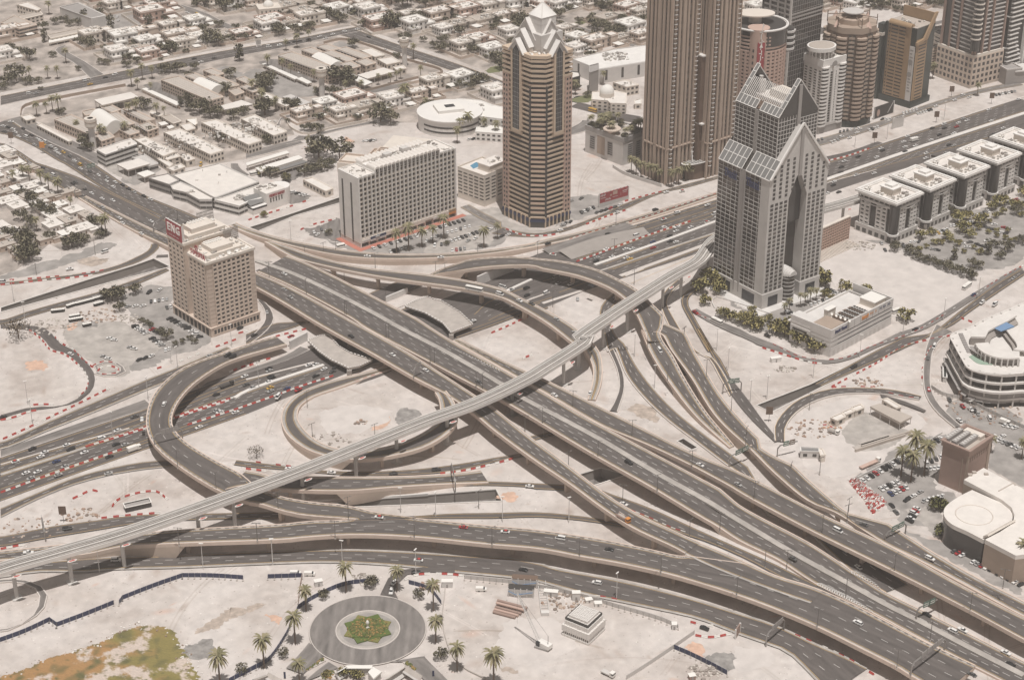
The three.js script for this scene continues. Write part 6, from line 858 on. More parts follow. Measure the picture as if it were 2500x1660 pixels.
const BLK=[
// school with the white tent, upper left
['school_building','long ribbed-roof school wing beside the white tent roof, upper left','a1320,660 a1470,628 a1838,800 a1720,832',9,{ribs:1,wall:'beige',sp:3.4,roof:'roofTan'}],['school_pavilion','small school pavilion behind the long ribbed wing, nearest the trees','a1520,622 a1600,602 a1692,642 a1610,664',6,{ribs:1,wall:'beige',roof:'roofTan'}],['school_pavilion','school pavilion at the far end of the tent school, by the yard','a1668,582 a1745,565 a1842,608 a1770,628',6,{ribs:1,wall:'beige',roof:'roofTan'}],['school_pavilion','long school pavilion just beyond the white tent roof','a1700,632 a1765,615 a1968,704 a1880,722',6,{ribs:1,wall:'beige',roof:'roofTan'}],['school_pavilion','school pavilion at the right of the tent school','a1940,652 a2005,632 a2125,690 a2062,706',6,{ribs:1,wall:'beige',roof:'roofTan'}],['school_pavilion','lower right school pavilion of the tent school','a1975,714 a2040,697 a2142,745 a2075,764',6,{ribs:1,wall:'beige',roof:'roofTan'}],['school_pavilion','short school pavilion right of the white tent, among palms','a1876,745 a1955,726 a2008,762 a1930,790',8,{wall:'beige',roof:'roofTan'}],
['canopy_shed','pale open-sided shed in the yard of the tent school','a1790,880 a1985,828 a2075,862 a1845,905',5,{open:1,over:0.4}],['shade_roof','long white carport strip along the wall of the tent school','a1165,735 a1200,725 a1480,850 a1450,870',3,{open:1,over:0.3,roof:'white'}],['row_shed','long pale shed at the right of the tent school yard','a2105,780 a2160,765 a2360,855 a2330,885',4,{rows:1}],
// school with the white vault, left
['school_building','ribbed-roof school wing beside the white vaulted hall, at left','a440,985 a580,945 a870,1075 a730,1110',8,{ribs:1,wall:'beige',sp:3.4,roof:'roofTan'}],['school_pavilion','ribbed school pavilion in front of the water tower at left','a770,1110 a880,1082 a940,1130 a830,1165',6,{ribs:1,wall:'beige',roof:'roofTan'}],['school_pavilion','ribbed school pavilion behind the white vaulted hall','a860,945 a960,922 a1105,1020 a1000,1045',6,{ribs:1,wall:'beige',roof:'roofTan'}],['school_pavilion','school pavilion right of the white vaulted hall','a975,1070 a1060,1045 a1145,1092 a1060,1115',6,{ribs:1,wall:'beige',roof:'roofTan'}],['school_pavilion','school pavilion at far right of the vaulted school','a1140,1030 a1220,1005 a1300,1055 a1210,1085',6,{ribs:1,wall:'beige',roof:'roofTan'}],['school_pavilion','long pavilion with trees in its court, vaulted school','a1010,900 a1060,888 a1275,985 a1200,1000',5,{ribs:1,wall:'beige',roof:'roofTan'}],['school_pavilion','pavilion between vaulted hall and the open shed','a825,880 a905,862 a990,905 a915,930',5,{ribs:1,wall:'beige',roof:'roofTan'}],['small_block','small flat block on the far side of the vaulted hall','a672,920 a770,900 a800,930 a700,955',5,{wall:'beige',roof:'roofTan'}],
['canopy_shed','white open-sided shed with folded roof in the sandy yard at left','a775,825 a1070,762 a1130,800 a840,868',7,{open:1,over:0.4,ribs:1}],['gate_house','low pale gate house at the corner of the sandy yard','a165,960 a240,945 a290,975 a210,995',4,{}],['wall_shed','long low shed along the road wall of the vaulted school','a295,1030 a330,1020 a590,1160 a560,1170',3.5,{rows:1}],['wall_shed','low shed beyond the vaulted school, in the sandy lane','a1240,915 a1340,945 a1300,960 a1230,935',4,{rows:1}],['small_block','tan block in the lane between the two schools','a1320,960 a1400,945 a1490,1000 a1420,1020',4.5,{roof:'roofTan'}],['small_block','white block in the lane between the two schools','a1525,985 a1610,975 a1620,1020 a1600,1035',5,{roof:'white'}],['small_block','low block beside the townhouse end, near the lane','a1480,1030 a1560,1015 a1605,1060 a1530,1080',4.5,{}],
['shade_roof','white shade roof among the trees in the lane, left one','a1300,1015 a1350,1003 a1380,1022 a1325,1035',3,{open:1,over:0.3,roof:'white'}],['shade_roof','white shade roof among the trees in the lane, right one','a1370,1045 a1410,1032 a1430,1050 a1390,1064',3,{open:1,over:0.3,roof:'white'}],
// school in the middle of the top
['school_building','long ribbed-roof school wing of the middle school with white roof','b262,455 b380,428 b792,578 b672,610',9,{ribs:1,wall:'beige',sp:3.4,roof:'roofTan'}],['school_pavilion','far left ribbed pavilion of the middle school','b455,410 b540,392 b630,428 b545,448',6,{ribs:1,wall:'beige',roof:'roofTan'}],['school_pavilion','far ribbed pavilion of the middle school','b580,380 b670,365 b780,402 b690,422',6,{ribs:1,wall:'beige',roof:'roofTan'}],['school_pavilion','long ribbed pavilion behind the white roof, middle school','b628,432 b705,415 b910,490 b835,512',6,{ribs:1,wall:'beige',roof:'roofTan'}],['school_pavilion','long ribbed pavilion at the back of the middle school','b750,405 b820,388 b1040,465 b960,485',6,{ribs:1,wall:'beige',roof:'roofTan'}],['school_pavilion','near right ribbed pavilion of the middle school','b775,525 b860,505 b945,545 b860,570',8,{ribs:1,wall:'beige',roof:'roofTan'}],['school_pavilion','right end ribbed pavilion of the middle school','b905,505 b990,482 b1072,520 b985,545',8,{ribs:1,wall:'beige',roof:'roofTan'}],
['row_shed','pale shed at the right of the middle school','b940,415 b1030,398 b1145,455 b1060,472',4,{rows:1}],['row_shed','flat shed near the far water tower','b1080,490 b1200,470 b1270,510 b1160,535',5,{rows:1}],['canopy_shed','open-sided pale shed in the middle school yard','b920,620 b1130,560 b1225,590 b1000,650',5,{open:1,over:0.4}],['canopy_shed','white canopy beside the big tree of the middle school','b830,625 b880,612 b1040,680 b975,705',5,{open:1,over:0.4,roof:'white'}],['small_block','small tan block at the foot of the far water tower','b1210,555 b1290,540 b1320,565 b1240,580',5,{}],['shade_roof','row of pale carports along the wall of the middle school','b130,530 b160,522 b430,640 b400,655',3,{open:1,over:0.3,roof:'white'}],['shade_roof','short white carport at the end of the carport row','b415,650 b460,638 b540,680 b505,692',3,{open:1,over:0.3,roof:'white'}],
['row_shed','pale long shed at the left of the round water tower','b85,780 b150,765 b385,855 b330,880',5,{rows:1}],['canopy_shed','grey vaulted shed left of the round water tower','b300,800 b370,780 b530,845 b455,870',5,{open:1,over:0.4,roof:'granite2'}],
// sports hall, upper left edge
['flat_hall','wide flat-roofed hall at the upper left edge','a0,190 a110,130 a300,205 a150,240',9,{wall:'beige',strip:1,roof:'roofTan'}],['big_shed','large dark-roofed warehouse with pale side walls, upper left','a485,60 a640,25 a865,130 a745,155',10,{roof:'granite',wall:'offWhite',win:0}],['long_block','long block beneath the dark warehouse, lower roofs','a385,290 a680,228 a730,250 a410,318',5,{roof:'roofTan'}],['shade_roof','long white carport before the long block, upper left','a400,330 a860,240 a870,260 a400,355',3,{open:1,over:0.3,roof:'white'}],['long_block','L-shaped flat block behind the warehouse at the upper left edge','a130,40 a220,20 a330,75 a300,90',8,{}],['long_block','flat block with a terrace behind palms, upper left edge','a140,130 a320,92 a350,120 a180,160',6,{roof:'roofTan'}],
// townhouses
['townhouse_row','left long row of flat-roofed townhouses with many roof tanks','a1100,1150 a1190,1130 a1440,1250 a1340,1290',8,{kit:40,sp:3}],['townhouse_row','second row of flat-roofed townhouses, ending at the street','a1340,1090 a1470,1060 a1840,1240 a1725,1275',8,{kit:60,sp:3}],['townhouse_row','third row of flat-roofed townhouses with small carports before it','a1650,1010 a1770,985 a2150,1160 a2040,1195',8,{kit:60,sp:3}],['townhouse_row','fourth row of flat-roofed townhouses beside the curved lane','a1980,980 a2090,945 a2360,1085 a2250,1120',8,{kit:50,sp:3}],
['small_block','tan annexe at the end of the left townhouse row','a1300,1270 a1420,1245 a1480,1290 a1370,1320',6,{kit:6}],['small_block','flat block in front of the left townhouse row','a1480,1290 a1540,1270 a1600,1310 a1530,1330',5,{kit:5}],
['corner_shop_block','white three-storey shop block with a corner turret and red sign strip','a790,1235 a1070,1145 a1125,1185 a860,1275',11,{strip:1,wall:'whiteWall',kit:6}],['filling_station','filling station with a wide flat canopy beside the main road','a960,1355 a1140,1310 a1230,1350 a1050,1400',6,{open:1,over:0.5}],['kiosk_canopy','small white canopy right of the filling station','a1125,1430 a1210,1405 a1270,1430 a1185,1460',5,{open:1,over:0.4,roof:'white'}],['station_shop','flat grey shop behind the filling station canopy','a1080,1300 a1180,1270 a1300,1350 a1220,1370',5,{wall:'granite2',roof:'granite2',strip:1}],['shop_row','low shops with brown roofs right of the filling station','a1290,1310 a1330,1300 a1420,1355 a1390,1375',5,{}],['shop_row','second low shop block nearer the supermarket','a1370,1385 a1480,1350 a1520,1375 a1420,1410',5,{kit:4}],
// supermarket and bakery
['supermarket','broad supermarket with a plain pale roof and curved glass front','e1415,95 e1800,0 e2130,150 e1765,285',9,{wall:'granite2',strip:1,kit:5,roof:'roofPale'}],['supermarket_wing','left wing of the supermarket with green fascia','e1220,120 e1380,85 e1470,140 e1390,175',8,{wall:'granite',strip:1}],['curved_shopfront','curved shop terrace in front of the supermarket','e1400,180 e1475,150 e1750,270 e1740,300 e1640,300 e1530,240 e1420,215',8,{wall:'granite2',strip:1,kit:14}],['restaurant_block','stepped pale restaurant block before the supermarket, with cluttered roof','e1760,300 e1830,280 e2130,175 e2200,270 e2050,310 e1960,350',8,{wall:'whiteWall',strip:1,kit:30}],
['service_hut','long low hut with a pale roof beyond the bakery','f468,132 f545,115 f718,205 f655,230',5,{}],['bus_depot_shed','long white open shed behind the bakery, roof over parked buses','b80,1385 b430,1282 b465,1305 b120,1415',5,{open:1,over:0.4,roof:'white'}],['bus_depot_shed','second long white shed, behind the first and nearer the lane','b0,1345 b330,1245 b355,1262 b10,1365',4.5,{open:1,over:0.4,roof:'white'}],['bus_depot_shed','blue and white striped carport beside the depot sheds','b165,1410 b460,1320 b510,1335 b195,1430',3.5,{open:1,over:0.3,roof:'skylight'}],
// round white school and glass court, top middle
['white_annexe','white stepped building with many terraces behind the round white hall','b1620,860 b1740,815 b1930,830 b2030,870 b2140,890 b2140,990 b1900,960 b1640,915',12,{wall:'whiteWall',kit:30,roof:'white'}],['white_annexe','white block right of the round hall, behind the spire tower','b1900,1050 b2010,1035 b2150,1060 b2150,1110 b1890,1090',7,{wall:'whiteWall',roof:'white'}],
// mall and block on the far street behind the twin tower
['shopping_mall','long white mall with tall dark display bays and a roof full of ducts','c665,490 c1000,410 c1280,375 c1280,510 c880,575',13,{wall:'offWhite',rows:1,sp:16,wh:0.7,kit:90,roof:'whiteWall'}],['dark_corner_block','dark grey corner pylon at the end of the mall','c805,545 c880,525 c882,575 c808,600',19,{wall:'granite',win:0,roof:'granite'}],['dark_shop_box','dark boxy showroom just right of the spire tower','c655,590 c720,600 c730,630 c660,650',10,{wall:'dark',roof:'roofPale'}],['bank_block','tan bank with a brown sign band beyond the domed house','c1000,680 c1100,660 c1215,700 c1110,720',8,{kit:6}],['domed_house','tan house with a white dome beside the yellow bus','c830,760 c1000,745 c1115,770 c1110,860 c985,855 c960,835 c825,825',9,{wall:'cream',roof:'roofPale',kit:4}],['mall_kiosk','small white shelter right of the domed house','c1178,830 c1232,815 c1235,860 c1180,862',4,{roof:'white'}],
// construction huts on the right
['site_shed','long rusty-roofed site shed on the sand by the exit curve','p1100,655 p1180,630 p1440,735 p1345,785',5,{open:1,over:0.3,roof:'roofTan'}],['site_hut','narrow pale site hut behind the rusty-roofed shed','p1195,595 p1235,585 p1355,655 p1310,668',4,{}],['site_hut','ruined pale hut group left of the rusty-roofed shed, near piece','p770,745 p865,705 p895,735 p820,770',4,{}],['site_hut','ruined pale hut group left of the rusty-roofed shed, middle piece','p865,700 p940,670 p970,690 p895,720',4,{}],['site_hut','ruined pale hut group left of the rusty-roofed shed, far piece','p945,660 p1020,635 p1050,660 p975,690',4,{}],['site_cabin','pale blue roofed site cabin beside the exit road','p520,990 p675,1000 p680,1030 p525,1025',4,{roof:'skylight',wall:'offWhite'}],['site_cabin','short pale cabin joined to the end of the blue roofed one','p675,1000 p705,1005 p730,1055 p690,1060',4,{wall:'cream'}],['site_cabin','white cabin container before the round concrete shell','p1900,480 p1950,478 p1968,545 p1915,548',5,{wall:'offWhite',roof:'white'}],['site_cabin','rusty cabin beside the white container at the concrete shell','p1830,510 p1875,505 p1890,545 p1850,552',4,{wall:'rose'}],['site_cabin','green-topped container by the fence of the concrete shell','p1698,320 p1730,322 p1728,420 p1700,415',3,{roof:'greenGlass',wall:'offWhite'}],
];
for(const[nm,lab,roof,h,o]of BLK)polyBlock(nm,lab,nm.split('_').slice(-1)[0]==='roof'?'carport':nm.includes('school')?'school building':nm.includes('shed')?'shed':'building',roof,h,o);
// bakery block with its lettering
{const p=plot('f60,425','f350,345','f-40,385'),H=p.top(400+288/3.37),t=build('bakery_block','white corner building with FRENCH BAKERY in red letters','building',p),b={w:p.w,d:16,panes:0},w=p.w;mesh('wall',[bx(w*0.42,0,-16,w,H,0),bx(0,0,-14,w*0.42,H*0.42,0)],M.whiteWall,t);mesh('rounded_end',cyl(8,8,H,16).translate(w,0,-8),M.whiteWall,t);windows(t,b,'F',{s0:w*0.5,s1:w*0.92,y0:H*0.4,y1:H*0.72,cols:5,rows:1,fw:0.4,fh:0.8,frame:false});letters(t,b,'F','FRENCH BAKERY',w*0.5,H*0.76,2,M.crimson,0.1,font,'lettering',w*0.46);mesh('sloping_roof',bar(V(w*0.2,H*0.5,-3),V(w*0.2,H*0.8,-12),w*0.42,0.4),M.skylight,t);mesh('terrace',bx(0,H*0.3,-13,w*0.42,H*0.4,0.1),M.glass,t);mesh('roof',bx(w*0.42,H,-16,w,H+0.3,0),M.roofPale,t);clutter(t,w*0.45,w*0.9,-14,-6,H,18);}
// dome, vaults and tents
{const c=at('c950,790',9),t=thing('white_dome','small white dome on the roof of the tan domed house','dome',c);mesh('dome',new THREE.SphereGeometry(6,20,10,0,7,0,1.75).translate(0,4,0),M.white,t);mesh('drum',cyl(6.2,6.2,3.6,18),M.cream,t);
const vault=(lab,A,B,Cc,h,up)=>{const[a,b,d]=TP(`${A},${h} ${B} ${Cc}`),w=a.distanceTo(b),L=b.distanceTo(d),tt=thing('vault_hall',lab,'hall',a.clone().setY(0)),s=new THREE.Shape();for(let i=0;i<=14;i++)s.lineTo(w*i/14,h+up*Math.sin(Math.PI*i/14));const yaw=Math.atan2(-(b.z-a.z),b.x-a.x),dd=d.clone().sub(b),fl=dd.dot(V(Math.sin(yaw),0,Math.cos(yaw)))>0?1:-1;const g=new THREE.ExtrudeGeometry(s,{depth:L,bevelEnabled:false});if(fl<0)g.translate(0,0,-L);mesh('vault_roof',g.rotateY(yaw),M.white,tt);mesh('hall_wall',(fl<0?bx(0.5,0,-L+0.5,w-0.5,h,-0.5):bx(0.5,0,0.5,w-0.5,h,L-0.5)).rotateY(yaw),M.beige,tt);};
vault('gleaming white vaulted hall roof in the school at left','a855,1068','a1030,1030','a860,940',9,6);vault('white pleated tent roof over the hall of the tent school','a1735,745','a1850,712','a1690,648',8,3);vault('white roof over the hall of the middle school','b700,540','b805,515','b610,448',8,2.4);
const r=at('b1680,1040',0),rt=thing('round_white_hall','round white hall with ribbon windows and a flat square skylight','building',r,0.3);mesh('drum',cyl(26,26,13,28),M.whiteWall,rt);mesh('window_band',[4,8].map((y)=>new THREE.CylinderGeometry(26.1,26.1,1.5,28,1,true,-1.2,2.6).translate(0,y,0)),M.dark,rt);mesh('roof',cyl(27,27,0.8,28).translate(0,13,0),M.whiteWall,rt);mesh('roof_block',[bc(0,13.8,-3,22,2.5,18)],M.white,rt);mesh('skylight',bc(1,16.3,-4,8,0.3,6),M.glass,rt);
const tower=(lab,tok,h,r1)=>{const c2=at(tok),w=thing('water_tower',lab,'water tower',c2);mesh('shaft',cyl(r1*0.55,r1*0.5,h,14),M.offWhite,w);mesh('tank',[cyl(r1*0.7,r1,2,18).translate(0,h-8,0),cyl(r1,r1,6,18).translate(0,h-6,0)],M.cream,w);mesh('tank_band',cyl(r1*1.04,r1*1.04,0.6,18).translate(0,h-3,0),M.beigeDark,w);};
tower('round water tower with a wide white tank, beside a big tree','b628,800',26,4.6);tower('slim tan water tower beside the dual road at top','b1308,545',26,4.2);tower('stout tan water tower beside the white shop block at left','a765,1225',26,4.8);
const ms=(lab,tok)=>{const q=thing('mosque',lab,'mosque',at(tok),0.3);mesh('wall',bc(0,0,0,22,7,18),M.cream,q);mesh('dome',new THREE.SphereGeometry(5,16,8,0,7,0,1.7).translate(0,7.5,0),M.white,q);mesh('minaret',[cyl(1.2,1,24,10).translate(12,0,-8),new THREE.ConeGeometry(1.2,4,10).translate(12,26,-8)],M.whiteWall,q);mesh('window',Array.from({length:5},(_,i)=>bc(-8+i*4,2,9,1.2,3,0.3)),M.dark,q,'stuff');};ms('small mosque with a white dome and slim minaret at the top','a2210,105');
}
// ------------------------------------------------------------ villas
const GRID=(()=>{const a=at('a0,840'),b=at('a2000,425');return Math.atan2(-(b.z-a.z),b.x-a.x);})();
const villaTypes=[['cream','roofPale'],['whiteWall','white'],['beige','roofPale'],['whiteWall','roofPale'],['cream','roofTan'],['rose','roofPale']].map(([wall,roof],i)=>{
const t=new THREE.Group();t.name='villa';const w=15+i%3*2.4,d=12+(i%2)*3,h=i===4?4.4:7.4,q=[];
const vols=[[0,0,w,d,h],[w*0.62,d*0.2,w*0.5,d*0.6,h*(i%2?0.55:1)],[-w*0.3,d*0.6,w*0.45,d*0.4,h*0.5]];
mesh('wall',vols.map(([x,z,a,b,c])=>bc(x,-0.2,z,a,c+0.2,b)),M[wall],t);mesh('roof',vols.map(([x,z,a,b,c])=>bc(x,c,z,a+0.7,0.35,b+0.7)),M[roof],t);mesh('parapet',vols.flatMap(([x,z,a,b,c])=>parapet(a+0.3,b+0.3,c+0.3,0.7,0.3,x-a/2-0.15,z+b/2+0.15)),M[wall],t);
const g=unitBox(1.5,1.6,0.2);for(const y of h>5?[1.9,5.2]:[2])for(let k=0;k<4;k++){const m=mesh('window',g,GL[k%2],t);m.position.set(-w*0.38+k*w*0.25,y,d/2+0.05);const n=mesh('window',g,GL[(k+1)%2],t);n.position.set(-w/2-0.05,y,-d*0.36+k*d*0.24);n.rotation.y=Math.PI/2;}
clutter(t,-w*0.4,w*0.4,-d*0.4,d*0.4,h+0.35,9,{dishes:i%2});if(i===3)mesh('roof_dome',new THREE.SphereGeometry(2.4,12,6,0,7,0,1.6).translate(0,h,0),M.white,t);
const yard=parapet(w+16,d+18,-0.2,2.4,0.3,-w/2-6,d/2+10);mesh('garden_wall',yard,M[i%2?'cream':'beige'],t);
const cp=mesh('carport',bc(w*0.5+3,2.6,d/2+5,6,0.25,7),M.white,t);mesh('carport_post',[[-2.8,-3],[2.8,-3],[-2.8,3],[2.8,3]].map(([x,z])=>bc(w*0.5+3+x,0,d/2+5+z,0.2,2.6,0.2)),M.pole,cp);
return t;
});
const VILLAS={'in the upper left streets':'a755,340 a1010,345 a1110,320 a960,470 a1090,430 a1215,465 a1385,255 a1600,205 a1450,335 a1620,345 a1870,310 a1985,310 a1760,40 a1900,50 a2090,45 a2190,245 a2310,220 a1230,150 a1480,390 a1190,375 a60,300 a20,470','between the top roads':'b630,50 b760,45 b500,185 b745,115 b970,60 b1000,130 b450,110 b1090,215 b1340,160 b1380,235 b1580,160 b1620,275 b1720,235 b1800,120 b1990,95 b2200,60 b2110,160 b2165,295 b1950,190 b1890,360 b1780,415 b2010,445 b880,30 b2280,20 b300,60 b200,215','round the curved middle lane':'b1530,715 b1760,680 b1420,800 b1190,860 b960,905 b860,850 b780,960 b650,890 b470,960 b2050,800','behind the spire tower and twin tower':'c70,140 c185,60 c600,275 c700,345 c855,385 c690,430 c950,175 c1110,95 c1210,130 c1140,260 c1230,320 c530,70 c1060,330 c420,60 c800,40 c690,20 c960,50 c1250,60','beyond the right hand towers':'d700,30 d820,25 d1340,50 d960,60 d1500,10 d1650,20',};
let vk=0;const villaAll=[];
for(const zone in VILLAS)VILLAS[zone].split(' ').forEach((tok)=>{const k=vk++%6,v=at(tok),big=1+rr(-0.1,0.35);villaAll.push({zone,k,v,rot:(zone.includes('spire')||zone.includes('right')?0.72:GRID)+(rnd()<0.3?Math.PI/2:0)*0+rr(-0.06,0.06),s:big});});
// the rows of villas run on to the top edge
for(let gx=-470;gx<640;gx+=42)for(let gz=-1560;gz>-1980;gz-=40){const v=V(gx+rr(-7,7)-(gz+1560)*0.25,0,gz+rr(-6,6)),[px,py]=proj(v);if(px<-40||px>2000||py>(px<700?25:px<1500?22:55)||py<-40||rnd()<0.25)continue;villaAll.push({zone:'along the top edge of the view',k:Math.floor(rnd()*6),v,rot:GRID+rr(-0.05,0.05),s:rr(1,1.35)});}
const ORD=['first','second','third','fourth','fifth','sixth','seventh','eighth','ninth','tenth','eleventh','twelfth'];
const nth=(i)=>ORD[i]??(()=>{const n=i+1,s=n%10===1&&n%100!==11?'st':n%10===2&&n%100!==12?'nd':n%10===3&&n%100!==13?'rd':'th';return n+s;})();
const vname=['cream','bright white','beige','white domed','low cream','rose'];
{const groups={};villaAll.forEach((q)=>{q.px=proj(q.v)[0];(groups[q.zone+q.k]??=[]).push(q);});
for(const g in groups)groups[g].sort((a,b)=>a.px-b.px).forEach((q,i)=>{const c=villaTypes[q.k].clone();c.name=numbered('villa');scene.add(c);c.position.copy(q.v);c.rotation.y=q.rot;c.scale.setScalar(q.s);c.userData={label:`${vname[q.k]} villa, ${nth(i)} ${vname[q.k]} one from left ${q.zone}`,category:'villa',group:'villas of the residential streets'};});}
// ------------------------------------------------------------ the dense low quarter at the left edge
{
const types=[0,1,2,3].map((i)=>{const t=new THREE.Group(),w=9+i*2.5,d=8+(i%2)*4,h=3.4+(i%3)*0.5;mesh('wall',[bc(0,-0.2,0,w,h,d),bc(w*0.4,-0.2,d*0.5,w*0.4,h*0.8,d*0.5)],M[['cream','whiteWall','beige','offWhite'][i]],t);mesh('roof',[bc(0,h-0.2,0,w+0.8,0.3,d+0.8),bc(w*0.4,h*0.8-0.2,d*0.5,w*0.45,0.25,d*0.55)],M[['white','roofPale','roofTan','roofPale'][i]],t);mesh('window',bc(-w*0.2,0.8,d/2+0.02,1.4,1.3,0.15),M.dark,t);mesh('door',bc(w*0.05,0,d/2+0.02,1,2,0.15),M.bronze,t);clutter(t,-w*0.3,w*0.3,-d*0.3,d*0.3,h+0.1,3+i);return t;});
const areas=[['in the dense quarter left of the main road','a-120,1290 a0,1255 a300,1470 e620,300 e640,400 e800,520 e880,590 e720,620 e640,640 e480,690 e300,620 e250,480 e30,430 e-120,330'],['in the small block of huts at the left edge','e-60,470 e30,530 e120,600 e190,740 e130,830 e30,870 e-80,850']];
const a0=at('e160,0'),a1=at('e640,285'),rot=Math.atan2(-(a1.z-a0.z),a1.x-a0.x),list=[];
for(const[zone,s]of areas){const pg=TP(s),inside=(v)=>{let c=false;for(let i=0,j=pg.length-1;i<pg.length;j=i++)if((pg[i].z>v.z)!==(pg[j].z>v.z)&&v.x<(pg[j].x-pg[i].x)*(v.z-pg[i].z)/(pg[j].z-pg[i].z)+pg[i].x)c=!c;return c;};
const c=pg.reduce((q,v)=>q.add(v),V(0,0,0)).divideScalar(pg.length);for(let i=-14;i<15;i++)for(let j=-14;j<15;j++){const v=V(i*16+rr(-2,2),0,j*(j%3?13:14)+rr(-2,2)).applyAxisAngle(V(0,1,0),rot).add(c);if(inside(v)&&rnd()<0.9)list.push({zone,v,k:Math.floor(rnd()*4),px:proj(v)[0]});}}
const nm=['bright-roofed','pale-roofed','tan-roofed','long pale-roofed'],groups={};list.forEach((q)=>(groups[q.zone+q.k]??=[]).push(q));
for(const g in groups)groups[g].sort((a,b)=>a.px-b.px).forEach((q,i)=>{const c=types[q.k].clone();c.name=numbered('low_house');scene.add(c);c.position.copy(q.v);c.rotation.y=rot+(rnd()<0.4?Math.PI/2:0);c.userData={label:`${nm[q.k]} low house, ${nth(i)} from left ${q.zone}`,category:'house',group:'houses of the dense left quarter'};});
}
// ------------------------------------------------------------ paved lots, yards, patches of other soil
let patchY=0.004;
const patch=(name,outline,mat,smooth=true)=>{const a=TP(outline),pts=smooth?new THREE.CatmullRomCurve3(a,true,'centripetal',0.2).getSpacedPoints(a.length*14).map((v)=>V(v.x+noise(v.x*0.06,v.z*0.06)*2.6+noise(v.x*0.3,v.z*0.3)*1.2,0,v.z+noise(v.z*0.06,v.x*0.06+50)*2.6+noise(v.z*0.3,v.x*0.3+9)*1.2)):a;patchY+=0.0012;return struct(name,poly(pts,patchY),M[mat]);};
for(const[o,m]of[['x-60,300 a0,760 a500,660 a1000,560 a1500,460 a2000,365 b300,320 b900,205 b1260,100 b1600,40 b2000,-40 x1300,-60 x-60,-60','yard'],['b900,215 b1250,330 b1700,480 b2150,650 c130,560 c600,240 c1290,400 c1290,-60 b1700,-60','yard'],['a1230,600 a1700,500 b60,440 b740,300 b880,320 b1620,590 b1400,650 b740,810 b330,960 b400,1110 b100,1190 a2300,1250 a1900,1330 a1400,1400 a1230,1330 a700,1180 a330,1010 a170,960 a200,890 a1000,720','yard'],['b420,950 b740,830 b1400,680 b1640,620 b2150,800 b2150,1010 b1480,1010 b1000,1010 b520,1090','yard'],['x-60,420 a0,1255 a300,1470 e640,400 e900,590 e700,660 e520,720 e400,660 e260,780 e120,880 x-60,690','yard']])patch('residential_ground',o,m,false);
